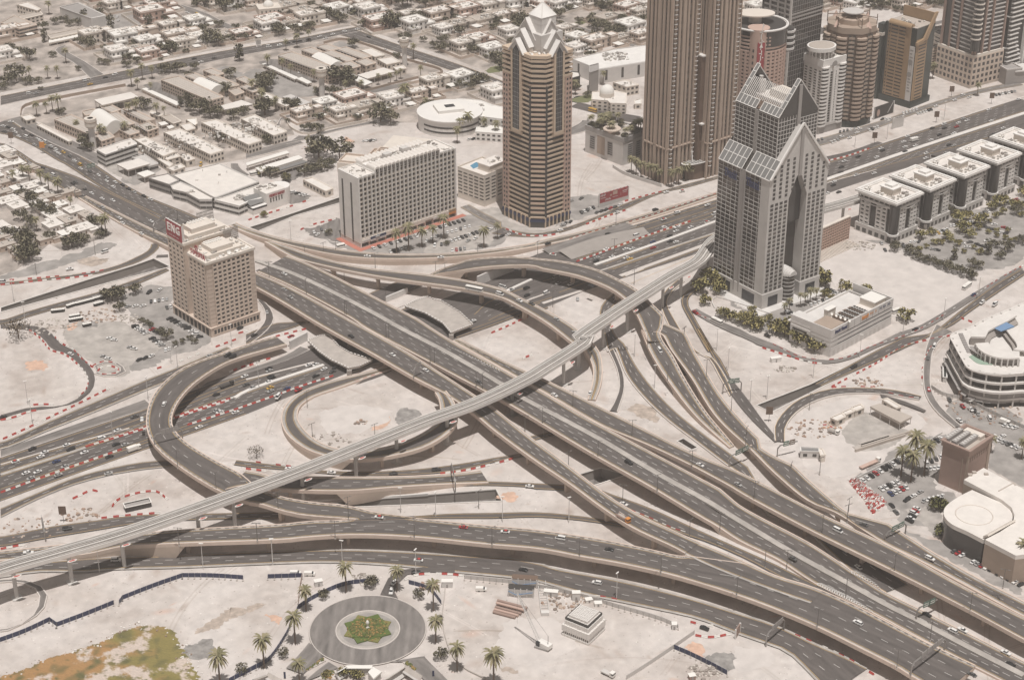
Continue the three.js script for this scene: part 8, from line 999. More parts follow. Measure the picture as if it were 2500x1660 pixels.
const FOREST={
'in the upper left quarter':'d a240,490,9 a130,670,12 a60,700,9 a225,695,7 a310,685,5 a15,735,6 a350,245,7 a1310,65,12 a1200,25,9 a1050,25,9 a950,15,8 a1000,275,5 a1070,265,4 a730,400,9 a650,360,6 a850,335,5 a860,420,5 a830,530,5 a880,535,5 a1040,555,6 a1130,525,6 a1370,440,10 a1420,435,8 a1520,385,6 a1740,365,13 a1800,375,9 a1640,285,9 a1560,245,5 a1680,55,9 a1850,95,12 a1960,95,7 a2290,275,9 a1800,225,6 a1940,245,5 a2000,335,7 a1140,385,5 a1350,605,8 a1400,595,7 a1480,595,8 a1600,575,6 a1890,645,8 a1560,655,6 a2160,690,8 a2185,740,10 a1640,935,11 a1700,905,8 a1790,965,8 a1730,965,9 a1850,780,9 a1800,770,8 a1920,985,8 a2180,945,11 a2000,945,6 a1180,895,9 a960,875,5 a500,945,6 a700,1210,9 a720,1240,7 a1230,1115,7 a1840,1165,7 a1790,1155,5 a2200,1175,6 a80,425,7 a450,200,6 a520,185,6 a570,215,6 a640,205,6 a2080,1180,5 a1100,1110,6 a1500,1180,4 a1900,1070,4 a430,470,5 a640,580,4 a330,740,3 t a690,200,7 a910,240,7 a360,345,6 a1225,235,7 a1970,500,8 a1560,915,8 a1490,880,5 p a1080,715,7 a1170,660,6 a1130,745,5 a1060,970,6 a1120,960,6 a1290,985,6 a480,935,7 a430,920,6 a380,940,5 a300,960,6 a830,1160,6 a860,1170,5 a1030,1130,6 a240,650,5 a390,650,5 a470,650,5 a540,520,6 a2160,870,6 a2265,920,5 a2075,790,7 a1350,960,4 a400,120,6 a630,1100,5 a1240,770,4 a1250,650,5',
'in the upper middle quarter':'d b200,690,9 b650,155,10 b740,175,9 b780,185,8 b620,165,7 b270,290,8 b1190,235,14 b1260,225,9 b1400,170,8 b1310,345,8 b1600,345,5 b1760,295,8 b2040,245,6 b1870,445,8 b1620,425,8 b2100,570,8 b2060,510,8 b2150,525,7 b1700,105,7 b1290,65,13 b1200,35,10 b1480,65,12 b1600,35,9 b1330,45,9 b880,395,8 b140,695,9 b150,750,10 b780,690,15 b740,670,11 b850,700,9 b750,545,6 b590,775,6 b690,785,7 b760,785,6 b150,945,12 b370,895,9 b400,900,8 b540,1085,7 b600,1085,6 b480,1075,5 b1110,1010,13 b1190,1020,10 b920,995,5 b1560,915,8 b1490,905,7 b1900,695,9 b1840,735,6 b1760,725,6 b1960,685,7 b600,1300,15 b770,1320,14 b560,1300,8 b650,1395,8 b480,1445,7 b540,1425,7 b600,1415,6 b690,1375,6 b130,1425,5 b220,1455,7 b330,1495,5 b180,1185,5 b1020,180,7 b540,60,6 b2250,225,11 b1550,400,6 b1240,480,5 b1460,345,5 b1480,170,5 b1900,70,7 b1980,30,8 b2080,190,6 b2180,360,5 b1430,20,7 b520,250,8 b430,280,7 b1640,350,6 p b420,395,6 b330,415,5 b520,345,5 b1290,850,7 b1320,850,7 b250,915,5 b130,855,6 b1440,640,5 b1275,650,4 b1240,670,4 b1190,690,4 b1090,700,4 b1380,490,6 b1480,905,5 b1770,1120,7 b1830,1110,8 b1960,1110,6 b2060,1140,6 b1740,1180,6 b820,780,5 b950,760,5 b300,600,6 b180,570,6 b370,630,5 b560,680,5',
'behind the spire and twin towers':'d c240,215,11 c230,245,8 c510,205,5 c570,205,4 c650,235,4 c840,225,8 c930,235,8 c870,245,7 c990,295,8 c1060,285,9 c930,335,5 c850,315,7 c940,85,9 c560,145,8 c640,85,6 c720,195,6 c120,545,8 c70,515,8 c700,740,5 c790,800,5 c950,250,6 c1080,180,6 c1250,180,6 c1150,220,5 c880,60,7 c40,40,9 p c920,700,5 c690,780,6 c1110,1310,7 c1190,1440,6 c1230,1470,6 c1150,1420,6 c1290,1490,6 c1340,1500,6 c1480,1540,6 c1540,1520,6 c1600,1490,6 c1640,1480,5 c1860,1420,6 c1910,1400,6 c1380,1510,5',
'beyond the right hand towers':'d d650,85,8 d900,15,9 d830,45,8 d1130,55,9 d1200,75,9 d1000,65,7 d1370,35,10 d1450,35,9 d1560,35,8 d1310,95,5 d1380,105,6 d1560,155,6 d1180,525,6 d1150,300,4 d1110,740,6 d1150,750,5 d1660,60,7 d1700,20,8 d1280,45,8 d1740,60,7 p d1580,650,6 d1610,650,6 d1980,790,5',
'in the dense left quarter':'d e170,275,6 e260,325,8 e310,395,7 e380,415,8 e420,435,6 e170,465,7 e250,515,7 e410,635,6 e590,685,9 e650,675,7 e700,645,5 e560,695,6 e830,605,6 e190,655,10 e220,705,10 e240,745,8 e190,805,10 e260,795,8 e70,605,7 e760,495,6 e780,505,5 e550,535,4 p e190,145,6 e340,205,6 e400,235,6 e480,285,7 e870,590,7 e300,555,5 e240,145,5 e580,375,4 e840,590,6 e110,180,5',
'around the office block':'d e1110,1070,6 e920,1125,9 e970,1115,7 e880,1115,6 e980,1215,5 e1160,1305,3 e1200,1325,3 e1240,1345,3 e1370,1445,6 e1310,1395,4 e1500,1480,3 e1560,1450,3 e1600,1480,3 e1440,1500,3 b e150,1440,10 m2110,1075,5',
'in the hotel car park':'p f1240,735,7 f1340,715,8 f1450,685,7 f1540,655,6 f1630,615,8 f1960,690,7 f2070,620,5 d f680,585,4 f1650,670,3 y f150,440,4 f330,140,5 f130,100,5',
'around the glass tower':'y g1720,1060,9 g1800,990,10 g1860,1030,8 g1880,1070,7 g1760,1160,6 g1900,1265,6 g1960,1285,6 g2040,1310,6 g2100,1340,7 g2180,1370,7 k640,955,8 k690,995,9 k730,1005,6 k890,1065,7 k1060,1075,6 k1390,1295,8 k120,1225,4 k260,1295,4 k100,1315,7 k180,1335,6 k320,1395,8 k420,1395,9 k480,1445,9 k540,1465,9 k600,1495,10 k650,1535,9 k500,1485,8 k390,1425,7 p550,65,9 p620,105,9 p680,155,9 p715,195,8 p500,35,8 p580,140,8 p640,195,7 k740,1085,4 k720,1095,4 k775,1115,3 p k390,1245,4 k430,1215,4 k520,1180,4 k560,1170,4 k600,1150,5 k650,1125,4',
'in the right hand car park':'y k1520,615,6 k1600,585,5 k1815,485,7 k1890,465,6 k2100,380,6 k2170,345,8 k2360,265,7 k2280,375,6 k2190,415,4 k1730,615,5 k1760,645,4 k1860,565,8 k1920,605,6 k1990,545,4 k2000,505,8 k2130,445,4 k2080,485,3 k2070,575,3 k2140,565,3 k2140,605,3 k1630,665,4 k1680,665,4 k1560,695,3 k1500,725,4 k1820,675,4 k1870,735,3 k2000,745,4 k2210,625,3 k2250,645,3 k2340,375,5 k2340,435,4 k2230,560,3 k1950,700,3 k2290,640,3 d k1300,715,6 k1420,745,6 k1480,785,5 k1530,805,5 k1590,825,5 k1640,840,4 k1700,865,6 k1750,885,6 k1820,905,5 k1890,935,6 k1935,950,5 k1940,845,5 k1990,865,5 k2130,685,5 k2230,715,6 k2170,785,5 k2300,415,6 k1765,405,6 k2350,660,6 t k1790,790,5 k2070,745,6',
'by the showroom hall':'r u1640,165,5 u1705,385,5.5 u1790,380,3.4 u1850,408,3.2 u1920,440,3 u1990,475,3.6 u1700,165,4 p p1450,1160,9 p1350,1225,8 p1430,1275,8 p1540,1220,9 u2340,690,8 p2345,1080,6 p2090,1030,5',
'around the roundabout':'p s826,845,7 s1245,835,6.5 s1545,1000,7 s1565,1260,6.5 s150,1470,7.5 s405,1270,7.5 s495,1000,6 s1740,1495,7 s2040,1620,8 r1810,1620,8 s440,1590,6 d s1030,800,5 s640,895,4 s1425,895,4 s310,1380,4 s1605,1395,4.6 s1590,1080,2.4 r1990,1515,4 y s800,1540,4 s880,1530,4 s930,1568,4 s660,1545,3',
};
{const all={};for(const zone in FOREST){let k='d';for(const q of FOREST[zone].split(' ')){if(q.length===1){k=q;continue;}const m=q.slice(1).split(',').map(Number),s=SHEET[q[0]],v=P(s[0]+m[0]/3.3714,s[1]+m[1]/3.3714,0);(all[zone+'|'+k]??=[]).push({v,r:m[2],px:proj(v)[0]});}}
for(const key in all){const[zone,k]=key.split('|'),a=all[key].sort((p,q)=>p.px-q.px);a.forEach((q,i)=>{const src=pick(TREES[k]),c=src.clone();c.name=numbered(k==='p'?'palm_tree':'tree');scene.add(c);c.position.copy(q.v);c.rotation.y=rr(0,6.28);const f=k==='p'?0.62:k==='t'?0.8:k==='d'||k==='y'?0.86:1;c.scale.set(q.r*f*rr(0.94,1.08),q.r*f*rr(0.9,1.1)*(k==='p'?1.5:1),q.r*f);c.userData={label:`${TK[k][0]} ${TK[k][1]}, ${nth(i)} such from left ${zone}`,category:TK[k][1],group:'trees of the district'};});}
// shrubs and small trees that fill the gardens between the villas, too many to count
const small=[treeKind(lob(6,(a,i)=>[Math.cos(a)*0.45,0.7,Math.sin(a)*0.45,0.45]),150,0.13,GRN,0.6,0.06),treeKind(lob(5,(a,i)=>[Math.cos(a)*0.4,0.6+i*0.15,Math.sin(a)*0.4,0.4]),130,0.14,GRN,0.6,0.06)].map((t)=>t.children[0].geometry),bits=[];
villaAll.forEach((q,i)=>{for(let j=0;j<2+i%2;j++){const a=rr(0,6.28),v=q.v.clone().add(V(Math.cos(a)*rr(14,20),0,Math.sin(a)*rr(11,17))),s=rr(2.4,6.5);bits.push(pick(small).clone().scale(s,s*0.85,s).rotateY(a).translate(v.x,0,v.z));}});
tag(mesh('garden_foliage',bits,leafMat),'dusty green shrubs and small trees in the gardens between the villas','shrubs',null,'stuff');
}
// ------------------------------------------------------------ vehicles
const wheelG=new THREE.CylinderGeometry(0.33,0.33,0.24,10).rotateZ(Math.PI/2);
function carBody(kind){ // side outline: length along z, height y
const S={s:[4.6,1.78,[[-2.3,0.35],[-2.3,0.85],[-1.5,0.98],[2.15,0.92],[2.3,0.75],[2.3,0.35]],[[-1.75,0.95],[-1.15,1.43],[0.45,1.45],[1.2,0.95]]],v:[5,1.95,[[-2.5,0.4],[-2.5,1.15],[2.3,1.1],[2.5,0.9],[2.5,0.4]],[[-2.45,1.1],[-2.3,1.82],[0.7,1.86],[1.4,1.1]]],m:[5.4,1.95,[[-2.7,0.4],[-2.7,1.25],[2.4,1.2],[2.7,0.9],[2.7,0.4]],[[-2.7,1.2],[-2.65,2.15],[1.5,2.2],[2.4,1.2]]],p:[5.2,1.85,[[-2.6,0.5],[-2.6,1.05],[2.4,1.05],[2.6,0.85],[2.6,0.5]],[[-0.9,1.0],[-0.8,1.72],[0.6,1.75],[1.3,1.0]]]}[kind],[L,Wd,lo,hi]=S;
const ex=(pts,w,b)=>{const s=new THREE.Shape(pts.map(([z,y])=>new THREE.Vector2(z,y)));return new THREE.ExtrudeGeometry(s,{depth:w-2*b,bevelEnabled:true,bevelThickness:b,bevelSize:b*0.6,bevelSegments:1}).translate(0,0,-(w-2*b)/2).rotateY(-Math.PI/2);};
const cab=ex(hi,Wd*0.86,0.12),top=hi.slice(1,3),roof=bx(-Wd*0.36,top[0][1]+0.02,top[0][0]+0.1,Wd*0.36,top[0][1]+0.12,top[1][0]-0.05);
const pil=[top[0][0]+0.1,(top[0][0]+top[1][0])/2].map((z)=>bx(-Wd*0.44,hi[0][1],z,Wd*0.44,top[0][1],z+0.14));
return{body:merge([ex(lo,Wd,0.1)]),cab,roof:merge([roof,...pil]),L,Wd,bed:kind==='p'?bx(-Wd*0.4,1.04,-2.5,Wd*0.4,1.08,-1.05):null};
}
const CB={s:carBody('s'),v:carBody('v'),m:carBody('m'),p:carBody('p')},cpaint=(n,c,r=0.3)=>M[n]??=std(n,c,r);
const PAINT={w:['white',[0.78,0.76,0.74]],s:['silver',[0.42,0.41,0.40]],k:['black',[0.025,0.025,0.026]],g:['dark grey',[0.11,0.108,0.105]],r:['red',[0.38,0.03,0.035]],b:['dark blue',[0.04,0.06,0.15]],y:['yellow',[0.62,0.38,0.08]],t:['white',[0.78,0.75,0.70]]};
const protoCache={};
function carProto(code,near){ // code: colour letter; upper case = off-roader; 1 = minibus, 2 = pickup
const key=code+near;if(protoCache[key])return protoCache[key];
const c=code[0].toLowerCase(),kind=code[1]==='1'?'m':code[1]==='2'?'p':code[0]!==c?'v':'s',B=CB[kind],[cn,cc]=PAINT[c],t=new THREE.Group(),rc=c==='t'?[0.5,0.05,0.05]:cc;
if(near){const bm=cpaint('paint '+cn,cc),rm=c==='t'?cpaint('taxi red',[0.5,0.05,0.05]):bm;mesh('body',B.body,bm,t);mesh('glass',B.cab,M.glass,t);mesh('roof',B.roof,rm,t);if(B.bed)mesh('load_bed',B.bed,M.dark,t);for(const[x,z]of[[-1,1],[1,1],[-1,-1],[1,-1]]){const m=mesh('wheel',wheelG,M.black,t);m.position.set(x*(B.Wd/2-0.1),0.33,z*B.L*0.3);}}
else{const ws=[[-1,1],[1,1],[-1,-1],[1,-1]].map(([x,z])=>paint(wheelG.clone().translate(x*(B.Wd/2-0.1),0.33,z*B.L*0.3),[0.03,0.03,0.03]));mesh('body',[paint(B.body.clone(),cc),paint(B.cab.clone(),[0.04,0.042,0.045]),paint(B.roof.clone(),rc),...(B.bed?[paint(B.bed.clone(),[0.05,0.05,0.05])]:[]),...ws],vcol,t);}
return protoCache[key]={t,name:kind==='m'?'minibus':kind==='p'?'pickup':kind==='v'?'off_roader':'car',word:(c==='t'?'white red-roofed taxi':cn+' '+{m:'minibus',p:'pickup',v:'off-roader',s:'car'}[kind]),cat:{m:'minibus',p:'pickup truck',v:'car',s:'car'}[kind]};
}
const FLEET=[];
function putCar(code,v,yaw,zone){FLEET.push({code,v,yaw,zone,px:proj(v)[0]});}
const ST=STATIONS.map((q)=>({...q,s:proj(q.p)}));
function onRoad(tok,up){ // a spot on the nearest road below the sighted place
const q=T(tok)[0];let best=null,bd=1e9;
for(const s of ST){const d=(s.s[0]-q.x)**2+((s.s[1]-q.y)*1.6)**2;if(d<bd){bd=d;best=s;}}
const h=bd<70**2?best.p.y+(best.up?0.02:0):0.1;return{v:P(q.x,q.y+2,bd<4900&&best.up?h:best&&bd<4900?best.y+0.04:0.3),yaw:bd<4900?Math.atan2(best.t.x,best.t.z):0};
}
const TRAFFIC={
'on the bottom viaduct':'s1095,228:t s1455,270:s s1790,312:r s2135,348:t t568,405:w1 t970,495:k u995,1100:W u1935,1525:g','on the ground road along the bottom':'s1420,582:t t262,662:k t868,770:W r950,582:W s1400,680:k s1222,765:w s1197,840:W t1755,1140:k','on the near single flyover':'n865,70:k n1207,222:w n1480,350:w f315,1033:s f365,1097:s n1228,285:k','on the widest flyover':'f315,905:w n1915,445:g o1130,1112:K u460,570:g u1000,640:w u885,500:s u1775,1165:W u1860,1160:w2 u2215,1345:w2 u2255,1440:k u1565,1030:k','on the third parallel flyover':'o518,555:w o1718,1130:w o2032,1290:s o2225,1345:w2 u830,340:w1','on the ramp to the green sign gantry':'o1385,188:w1 u1045,290:g u1590,570:W','on the upper curved flyovers':'f1000,758:w f1605,768:w f2090,1072:w1 g230,1125:w g330,1150:g g535,1278:s g685,1388:s o812,537:w g465,655:k','on the outer loop flyover at left':'m1348,630:W','on the small inner loop':'n-50,0:k',
'on the highway at lower left':'m2010,400:w m1635,535:k m1778,550:k m2025,470:g m2075,495:s m2210,335:k m2215,355:s m2225,400:k m2235,412:k m2212,445:w m2220,495:y m2225,522:s m1780,682:s m1805,695:w m1935,697:w m1635,820:w m1105,732:g2 m1165,752:w m962,847:w m832,910:W m545,967:w m580,1003:K m262,995:k m360,1028:w m330,1062:w m122,1102:t m460,1102:b m210,1197:w m305,1187:w m248,1240:s m530,1142:s m690,1028:w m952,960:k m1027,963:s m897,1062:k m477,1212:s m890,1200:s n515,308:w n575,305:w n643,340:w n575,397:k n715,360:g n735,330:k n340,500:b n430,512:r2 n264,568:w1','on the highway beyond the flyovers':'f2115,1015:w1 f2185,1037:w f2310,1020:k f2315,1080:k g288,1022:K g90,1015:w1 g162,1037:w g530,932:s1 g548,982:s g650,990:w g450,1062:w1 g295,1082:k g710,1112:s f1870,1292:w g505,745:t g963,580:K g1195,590:w1 g1105,700:w g1158,698:w g945,703:w2 g1420,525:W g1530,400:W g1420,455:t g1528,520:w2 g1520,552:w g1642,522:w g1468,590:k g1330,642:b g1472,637:k g1520,642:w g1332,690:r g1140,783:y g1110,772:w g992,765:w g868,772:s g862,797:k g1778,337:w g1838,412:w1 g1860,432:w g1775,478:t g1350,378:K g820,1005:k',
'on the highway at upper right':'d1405,1118:w d1375,1165:w d1600,1150:w d1385,1207:w d1470,1197:w d1385,1245:k d1150,1292:w d1185,1220:w d1200,1235:k d885,1325:w d860,1373:k d855,1415:k d722,1437:w d742,1450:k d985,1440:w d1130,1425:w d800,1495:w d793,1522:k d1555,1300:w d1560,1260:w d1720,1258:s d1745,1190:k d1787,1197:s d2095,1125:K d2115,1100:g d2150,1122:k d2193,1052:w d2280,1045:k d2095,992:w d1782,1100:w d1790,1095:w d1668,1107:k d1705,1020:W d1825,1010:w d1895,990:w d1810,1040:r d1710,1052:k d2075,900:w d1000,1285:k d1865,975:s d1610,1052:k k745,240:w k840,230:k k980,92:w d2320,815:w',
'on the street beside the towers':'d1640,870:w d1795,820:w d1860,780:W d1915,797:w d1010,1060:w d860,1125:W d928,1130:w d990,1090:w g1570,222:t g1440,230:w g1035,398:w g565,545:w g590,500:s c800,975:w c912,935:k','on the main road at upper left':'e250,32:g e345,30:k e430,90:w1 e465,140:w e595,160:k e618,148:g e690,205:k e750,240:w e837,285:w e925,300:w e837,355:s e980,445:w e1005,485:w e1240,470:w e1160,572:w e1650,5:y1 e660,35:w e735,60:g e805,90:w e875,110:s e872,138:w e945,148:w e927,188:w e1005,172:k e1055,205:k e1100,232:s e1180,262:k e1235,290:w a82,1288:w a160,1320:s a20,1035:w a60,1045:k a85,1000:w a100,1060:w a120,1085:w a30,1080:g a150,1120:w a185,1055:k a210,1125:w1 a255,1110:k a305,1140:w a365,1165:w1 a280,1190:s a330,1160:w a415,1200:w a355,1185:y a410,1215:g a455,1225:w a455,1245:w a480,1262:w a517,1250:y a570,1285:g a610,1320:w a655,1355:y1 a660,1385:w',
'on the long street at upper left':'a235,768:w1 a290,765:s a700,660:w1 a738,690:y a863,635:k a942,610:W a1595,480:k a1650,507:w a1760,475:g a2210,382:w a2300,365:w b185,380:w1 b275,370:w b345,352:k b400,340:k b440,335:k b515,320:k b605,298:w b655,313:w b715,280:w b810,258:W b915,237:w b885,328:w b1010,302:k b1150,408:w b1225,435:w b1470,510:w b1800,612:k a1540,100:w a1620,115:y1 a960,135:w a970,165:w a1160,245:k','on the right hand roads':'p962,322:K p1625,155:w1 p1575,250:g p1580,508:r k1470,1360:k k2020,1140:W k2280,940:s k2125,1155:w1 k1950,1075:b p250,62:k p1750,590:g p1832,760:w p1925,670:w p1960,682:k p1985,705:s p2080,745:w1 p1860,645:r','on the lower roads beneath the metro':'n355,1160:w n705,1192:w n1215,1200:k n1568,1170:K o315,1305:w t1090,120:w r550,325:K r230,520:w2','on the side roads at left':'e15,972:w1 e2195,1220:s e2090,1410:k e858,722:w1 e570,865:w2 m578,215:w m20,735:k m1725,230:s m1872,228:K m1912,238:K n370,72:r','on the ramps before the glass tower':'g1680,1220:r g1760,960:b g1380,1020:w',
};
for(const zone in TRAFFIC)for(const q of TRAFFIC[zone].split(' ')){const[tok,code]=q.split(':'),o=onRoad(tok);putCar(code,o.v,o.yaw+(rnd()<0.5?0:Math.PI),zone);}
// parked rows: from, to, number, turn off the row's own line in degrees, level, colours
const ROWS=[['in the hotel car park','f1050,700 f1240,645',5,80,'wkwkw'],['in the hotel car park','f1270,640 f1400,600',4,80,'kkgw'],['in the hotel car park','f1480,560 f1790,470',9,80,'wwWkwKkkk'],['in the hotel car park','f1490,640 f1570,600',3,20,'wws'],['in the hotel car park','f1660,570 f1840,520',6,60,'wwwkww'],['in the hotel car park','f1660,650 f1930,560',10,75,'gwwwkkwkkw'],['in the hotel car park','f1700,720 f1800,700',4,70,'wrks'],['in the hotel car park','f1190,730 f1310,690',5,70,'wkgsw'],['in the hotel car park','f1555,680 f1610,668',2,60,'Wk'],['in the hotel car park','f1980,545 f2015,545',2,60,'kw'],['in the hotel car park','f2110,600 f2160,590',2,30,'kw'],['in the hotel car park','f1830,640 f1890,620',2,20,'sw'],['beside the hotel end wall','f560,568 f620,545',2,60,'wg'],['beside the hotel end wall','f590,588 f655,565',2,20,'ww'],
['before the office block','e1370,1190 e1400,1180',2,70,'gw'],['before the office block','e1395,1280 e1510,1340',5,80,'kkksg'],['before the office block','e1540,1360 e1640,1430',4,70,'KwWk'],['before the office block','e1110,1345 e1200,1400',5,80,'Kwwsw'],['before the office block','e1250,1370 e1310,1390',3,70,'rkg'],['before the office block','e1240,1140 e1370,1120',5,80,'kwgws'],['before the office block','m1250,95 m1330,150',4,75,'kgws'],['before the office block','m1360,190 m1390,180',2,60,'ww'],['on the sandy lot left of the office block','m900,95 m935,108',2,20,'ww'],['on the sandy lot left of the office block','m1070,170 m1100,180',2,20,'sw'],['on the sandy lot left of the office block','m850,245 m885,262',2,20,'sw'],['on the sandy lot left of the office block','m1145,270 m1245,240',3,20,'kkw'],['on the sandy lot left of the office block','e1050,1180 e1175,1175',3,40,'sww'],['on the sandy lot left of the office block','e1225,1065 e1310,1045',2,40,'Kw'],
['in the right hand car park','k1430,650 k1500,645',3,50,'wwk'],['in the right hand car park','k1635,580 k1730,545',6,70,'wywkww'],['in the right hand car park','k1760,515 k1810,505',3,60,'www'],['in the right hand car park','k1915,485 k1965,495',3,50,'wwk'],['in the right hand car park','k1980,430 k2070,395',4,60,'wgkw'],['in the right hand car park','k2210,330 k2310,300',5,70,'wgkrr'],['in the right hand car park','k2040,525 k2110,545',3,30,'kgk'],['in the right hand car park','k2200,530 k2240,540',2,0,'rw'],['in the right hand car park','k1920,650 k2060,640',2,0,'gw'],['in the right hand car park','k1980,668 k2025,685',2,0,'kk'],['in the right hand car park','k2175,570 k2215,580',2,70,'wk'],['in the right hand car park','k1615,710 k1650,715',2,0,'sk'],['in the right hand car park','k1190,660 k1220,715',2,0,'sk'],['in the right hand car park','k1370,682 k1372,690',1,0,'K'],['in the right hand car park','k1855,660 k1900,690',2,60,'ww'],['in the right hand car park','k2120,505 k2140,505',1,0,'w'],
['beside the glass tower','k740,1035 k830,1075',5,80,'kkgsw'],['beside the glass tower','k610,1165 k740,1120',5,60,'wwwkw'],['beside the glass tower','k410,1225 k500,1250',4,60,'wkww'],['beside the glass tower','k430,1160 k432,1165',1,60,'K'],
['in the long row by the stone tower lot','p1035,1265 p1320,1110',9,75,'wwkrwKkwk'],['in the long row by the stone tower lot','p1350,1090 p1680,920',11,75,'wwkswwkwkkw'],['in the middle rows of the stone tower lot','p1190,1335 p1320,1280',5,75,'wwkww'],['in the middle rows of the stone tower lot','p1265,1375 p1390,1320',5,75,'bwwrw'],['in the middle rows of the stone tower lot','p1560,1120 p1680,1070',4,60,'Wkgw'],['in the middle rows of the stone tower lot','p1560,1170 p1660,1160',4,60,'wwww'],['in the middle rows of the stone tower lot','p1400,1425 p1510,1360',3,0,'Kws'],['in the near rows of the stone tower lot','p1540,1430 p1690,1395',5,40,'swwww'],['in the near rows of the stone tower lot','u1480,165 u1420,265',6,70,'wrWkwK'],['in the near rows of the stone tower lot','u1275,140 u1310,195',2,10,'kg'],['in the showroom row at lower right','u1795,515 u1860,548',3,80,'grw'],['in the showroom row at lower right','u1950,605 u2095,665',5,80,'wsrwk'],['in the showroom row at lower right','u2160,700 u2340,790',5,80,'kwkwk'],
['on the street side of the shell site','p2110,900 p2190,900',2,30,'ww'],['on the street side of the shell site','p2130,920 p2320,1000',6,70,'wwsgww'],['on the street side of the shell site','p2210,810 p2290,830',3,60,'www'],['below the spire tower','g740,405 g840,365',5,60,'kwkwk'],['below the spire tower','g870,405 g1055,348',6,20,'gkkrgw'],['below the spire tower','g655,310 g740,290',2,20,'sg'],['below the spire tower','g610,495 g650,482',2,30,'kk'],['by the curb of the right hand towers','d850,1090 d1000,1060',6,50,'kkkwsw'],['by the curb of the right hand towers','d1090,1075 d1160,1050',4,60,'wkww'],['by the curb of the right hand towers','d1200,985 d1260,985',3,50,'kww'],['by the curb of the right hand towers','d1370,935 d1480,900',5,50,'wwwww'],['by the curb of the right hand towers','d1490,940 d1600,905',6,60,'wwwwkk'],['by the curb of the right hand towers','d2110,790 d2290,755',8,60,'wgkwkwks'],['by the curb of the right hand towers','d780,1175 d830,1155',3,60,'wws'],['by the curb of the right hand towers','d670,1160 d700,1150',2,50,'kk'],
['behind the bakery','f390,240 f490,265',4,60,'Wkww'],['by the round white hall','b1840,1150 b1910,1145',3,40,'wkk'],['on the sand behind the hotel','b975,1165 b1060,1160',4,40,'wwkw'],['in the yard of the middle school','b445,600 b530,600',4,40,'wwkk']];
for(const[zone,ln,n,turn,cols]of ROWS){const[a,b]=TP(ln),d=b.clone().sub(a),yaw=Math.atan2(d.x,d.z)+turn*D2R;for(let i=0;i<n;i++)putCar(cols[i],a.clone().lerp(b,n>1?i/(n-1):0).setY(patchY+0.03),yaw+rr(-0.06,0.06)+(rnd()<0.5?Math.PI:0),zone);}
{ // the nearest 300 one by one, those farther off as one mass of traffic
FLEET.sort((a,b)=>b.v.z-a.v.z);const far=FLEET.splice(300).map((q)=>carProto(q.code,false).t.children[0].geometry.clone().rotateY(q.yaw).translate(q.v.x,q.v.y,q.v.z));tag(mesh('distant_traffic',far,vcol),'distant cars on the far roads and in the farthest car parks','traffic',null,'stuff');
for(const q of FLEET){q.pr=carProto(q.code,q.v.z>-1120);q.c=q.pr.t.clone();q.c.name=numbered(q.pr.name);scene.add(q.c);q.c.position.copy(q.v);q.c.rotation.y=q.yaw;}
const g={};FLEET.forEach((q)=>(g[q.pr.word+q.zone]??=[]).push(q));for(const k in g){const a=g[k].sort((p,q)=>p.px-q.px);a.forEach((q,i)=>{q.c.userData={label:a.length===1?`the only ${q.pr.word} ${q.zone}`:`${q.pr.word}, ${nth(i)} from left ${q.zone}`,category:q.pr.cat,group:'vehicles '+q.zone};});}}
// buses and lorries
const busProto=(()=>{const t=new THREE.Group();mesh('body',[bx(-1.25,0.4,-6,1.25,1.5,6),bx(-1.25,2.5,-6,1.25,3.1,6)],M.white,t);mesh('window_band',bx(-1.22,1.5,-5.95,1.22,2.5,5.95),M.glass,t);mesh('roof_unit',bx(-0.8,3.1,-3,0.8,3.4,1),M.white,t);for(const[x,z]of[[-1,3.8],[1,3.8],[-1,-3.6],[1,-3.6]]){const m=mesh('wheel',wheelG,M.black,t);m.scale.set(1.2,1.5,1.5);m.position.set(x*1.1,0.5,z);}return t;})();
for(const[lab,tok,k,road]of[['long white bus on the curved flyover over the highway','f1880,1035',1,1],['white bus parked at the corner of the bare lot, by the hedge','k1893,1020',0.85],['long white bus behind the white car park block','k995,1075',0.9],['white bus beside the right end of the white car park block','k1310,1225',0.55],['white bus on the service road before the glass tower','g1858,1300',0.7,1],['yellow school bus on the road behind the spire tower','c833,910',0.65,1],['small white bus by the hotel end wall','f780,690',0.5],['white bus parked under the trees by the depot','b475,1420',0.8],['white bus on the lane by the depot shed','b70,1440',0.6]]){const o=onRoad(tok),c=busProto.clone();c.name=numbered('bus');scene.add(c);c.position.copy(road?o.v:at(tok).setY(0.15));c.rotation.y=road?o.yaw:lab.includes('corner')?2.45:2.1;c.scale.set(0.95,0.9,k);c.userData={label:lab,category:'bus'};if(lab.startsWith('yellow'))c.children.forEach((m)=>{if(m.name.startsWith('body')||m.name.startsWith('roof'))m.material=cpaint('paint yellow',PAINT.y[1]);});}
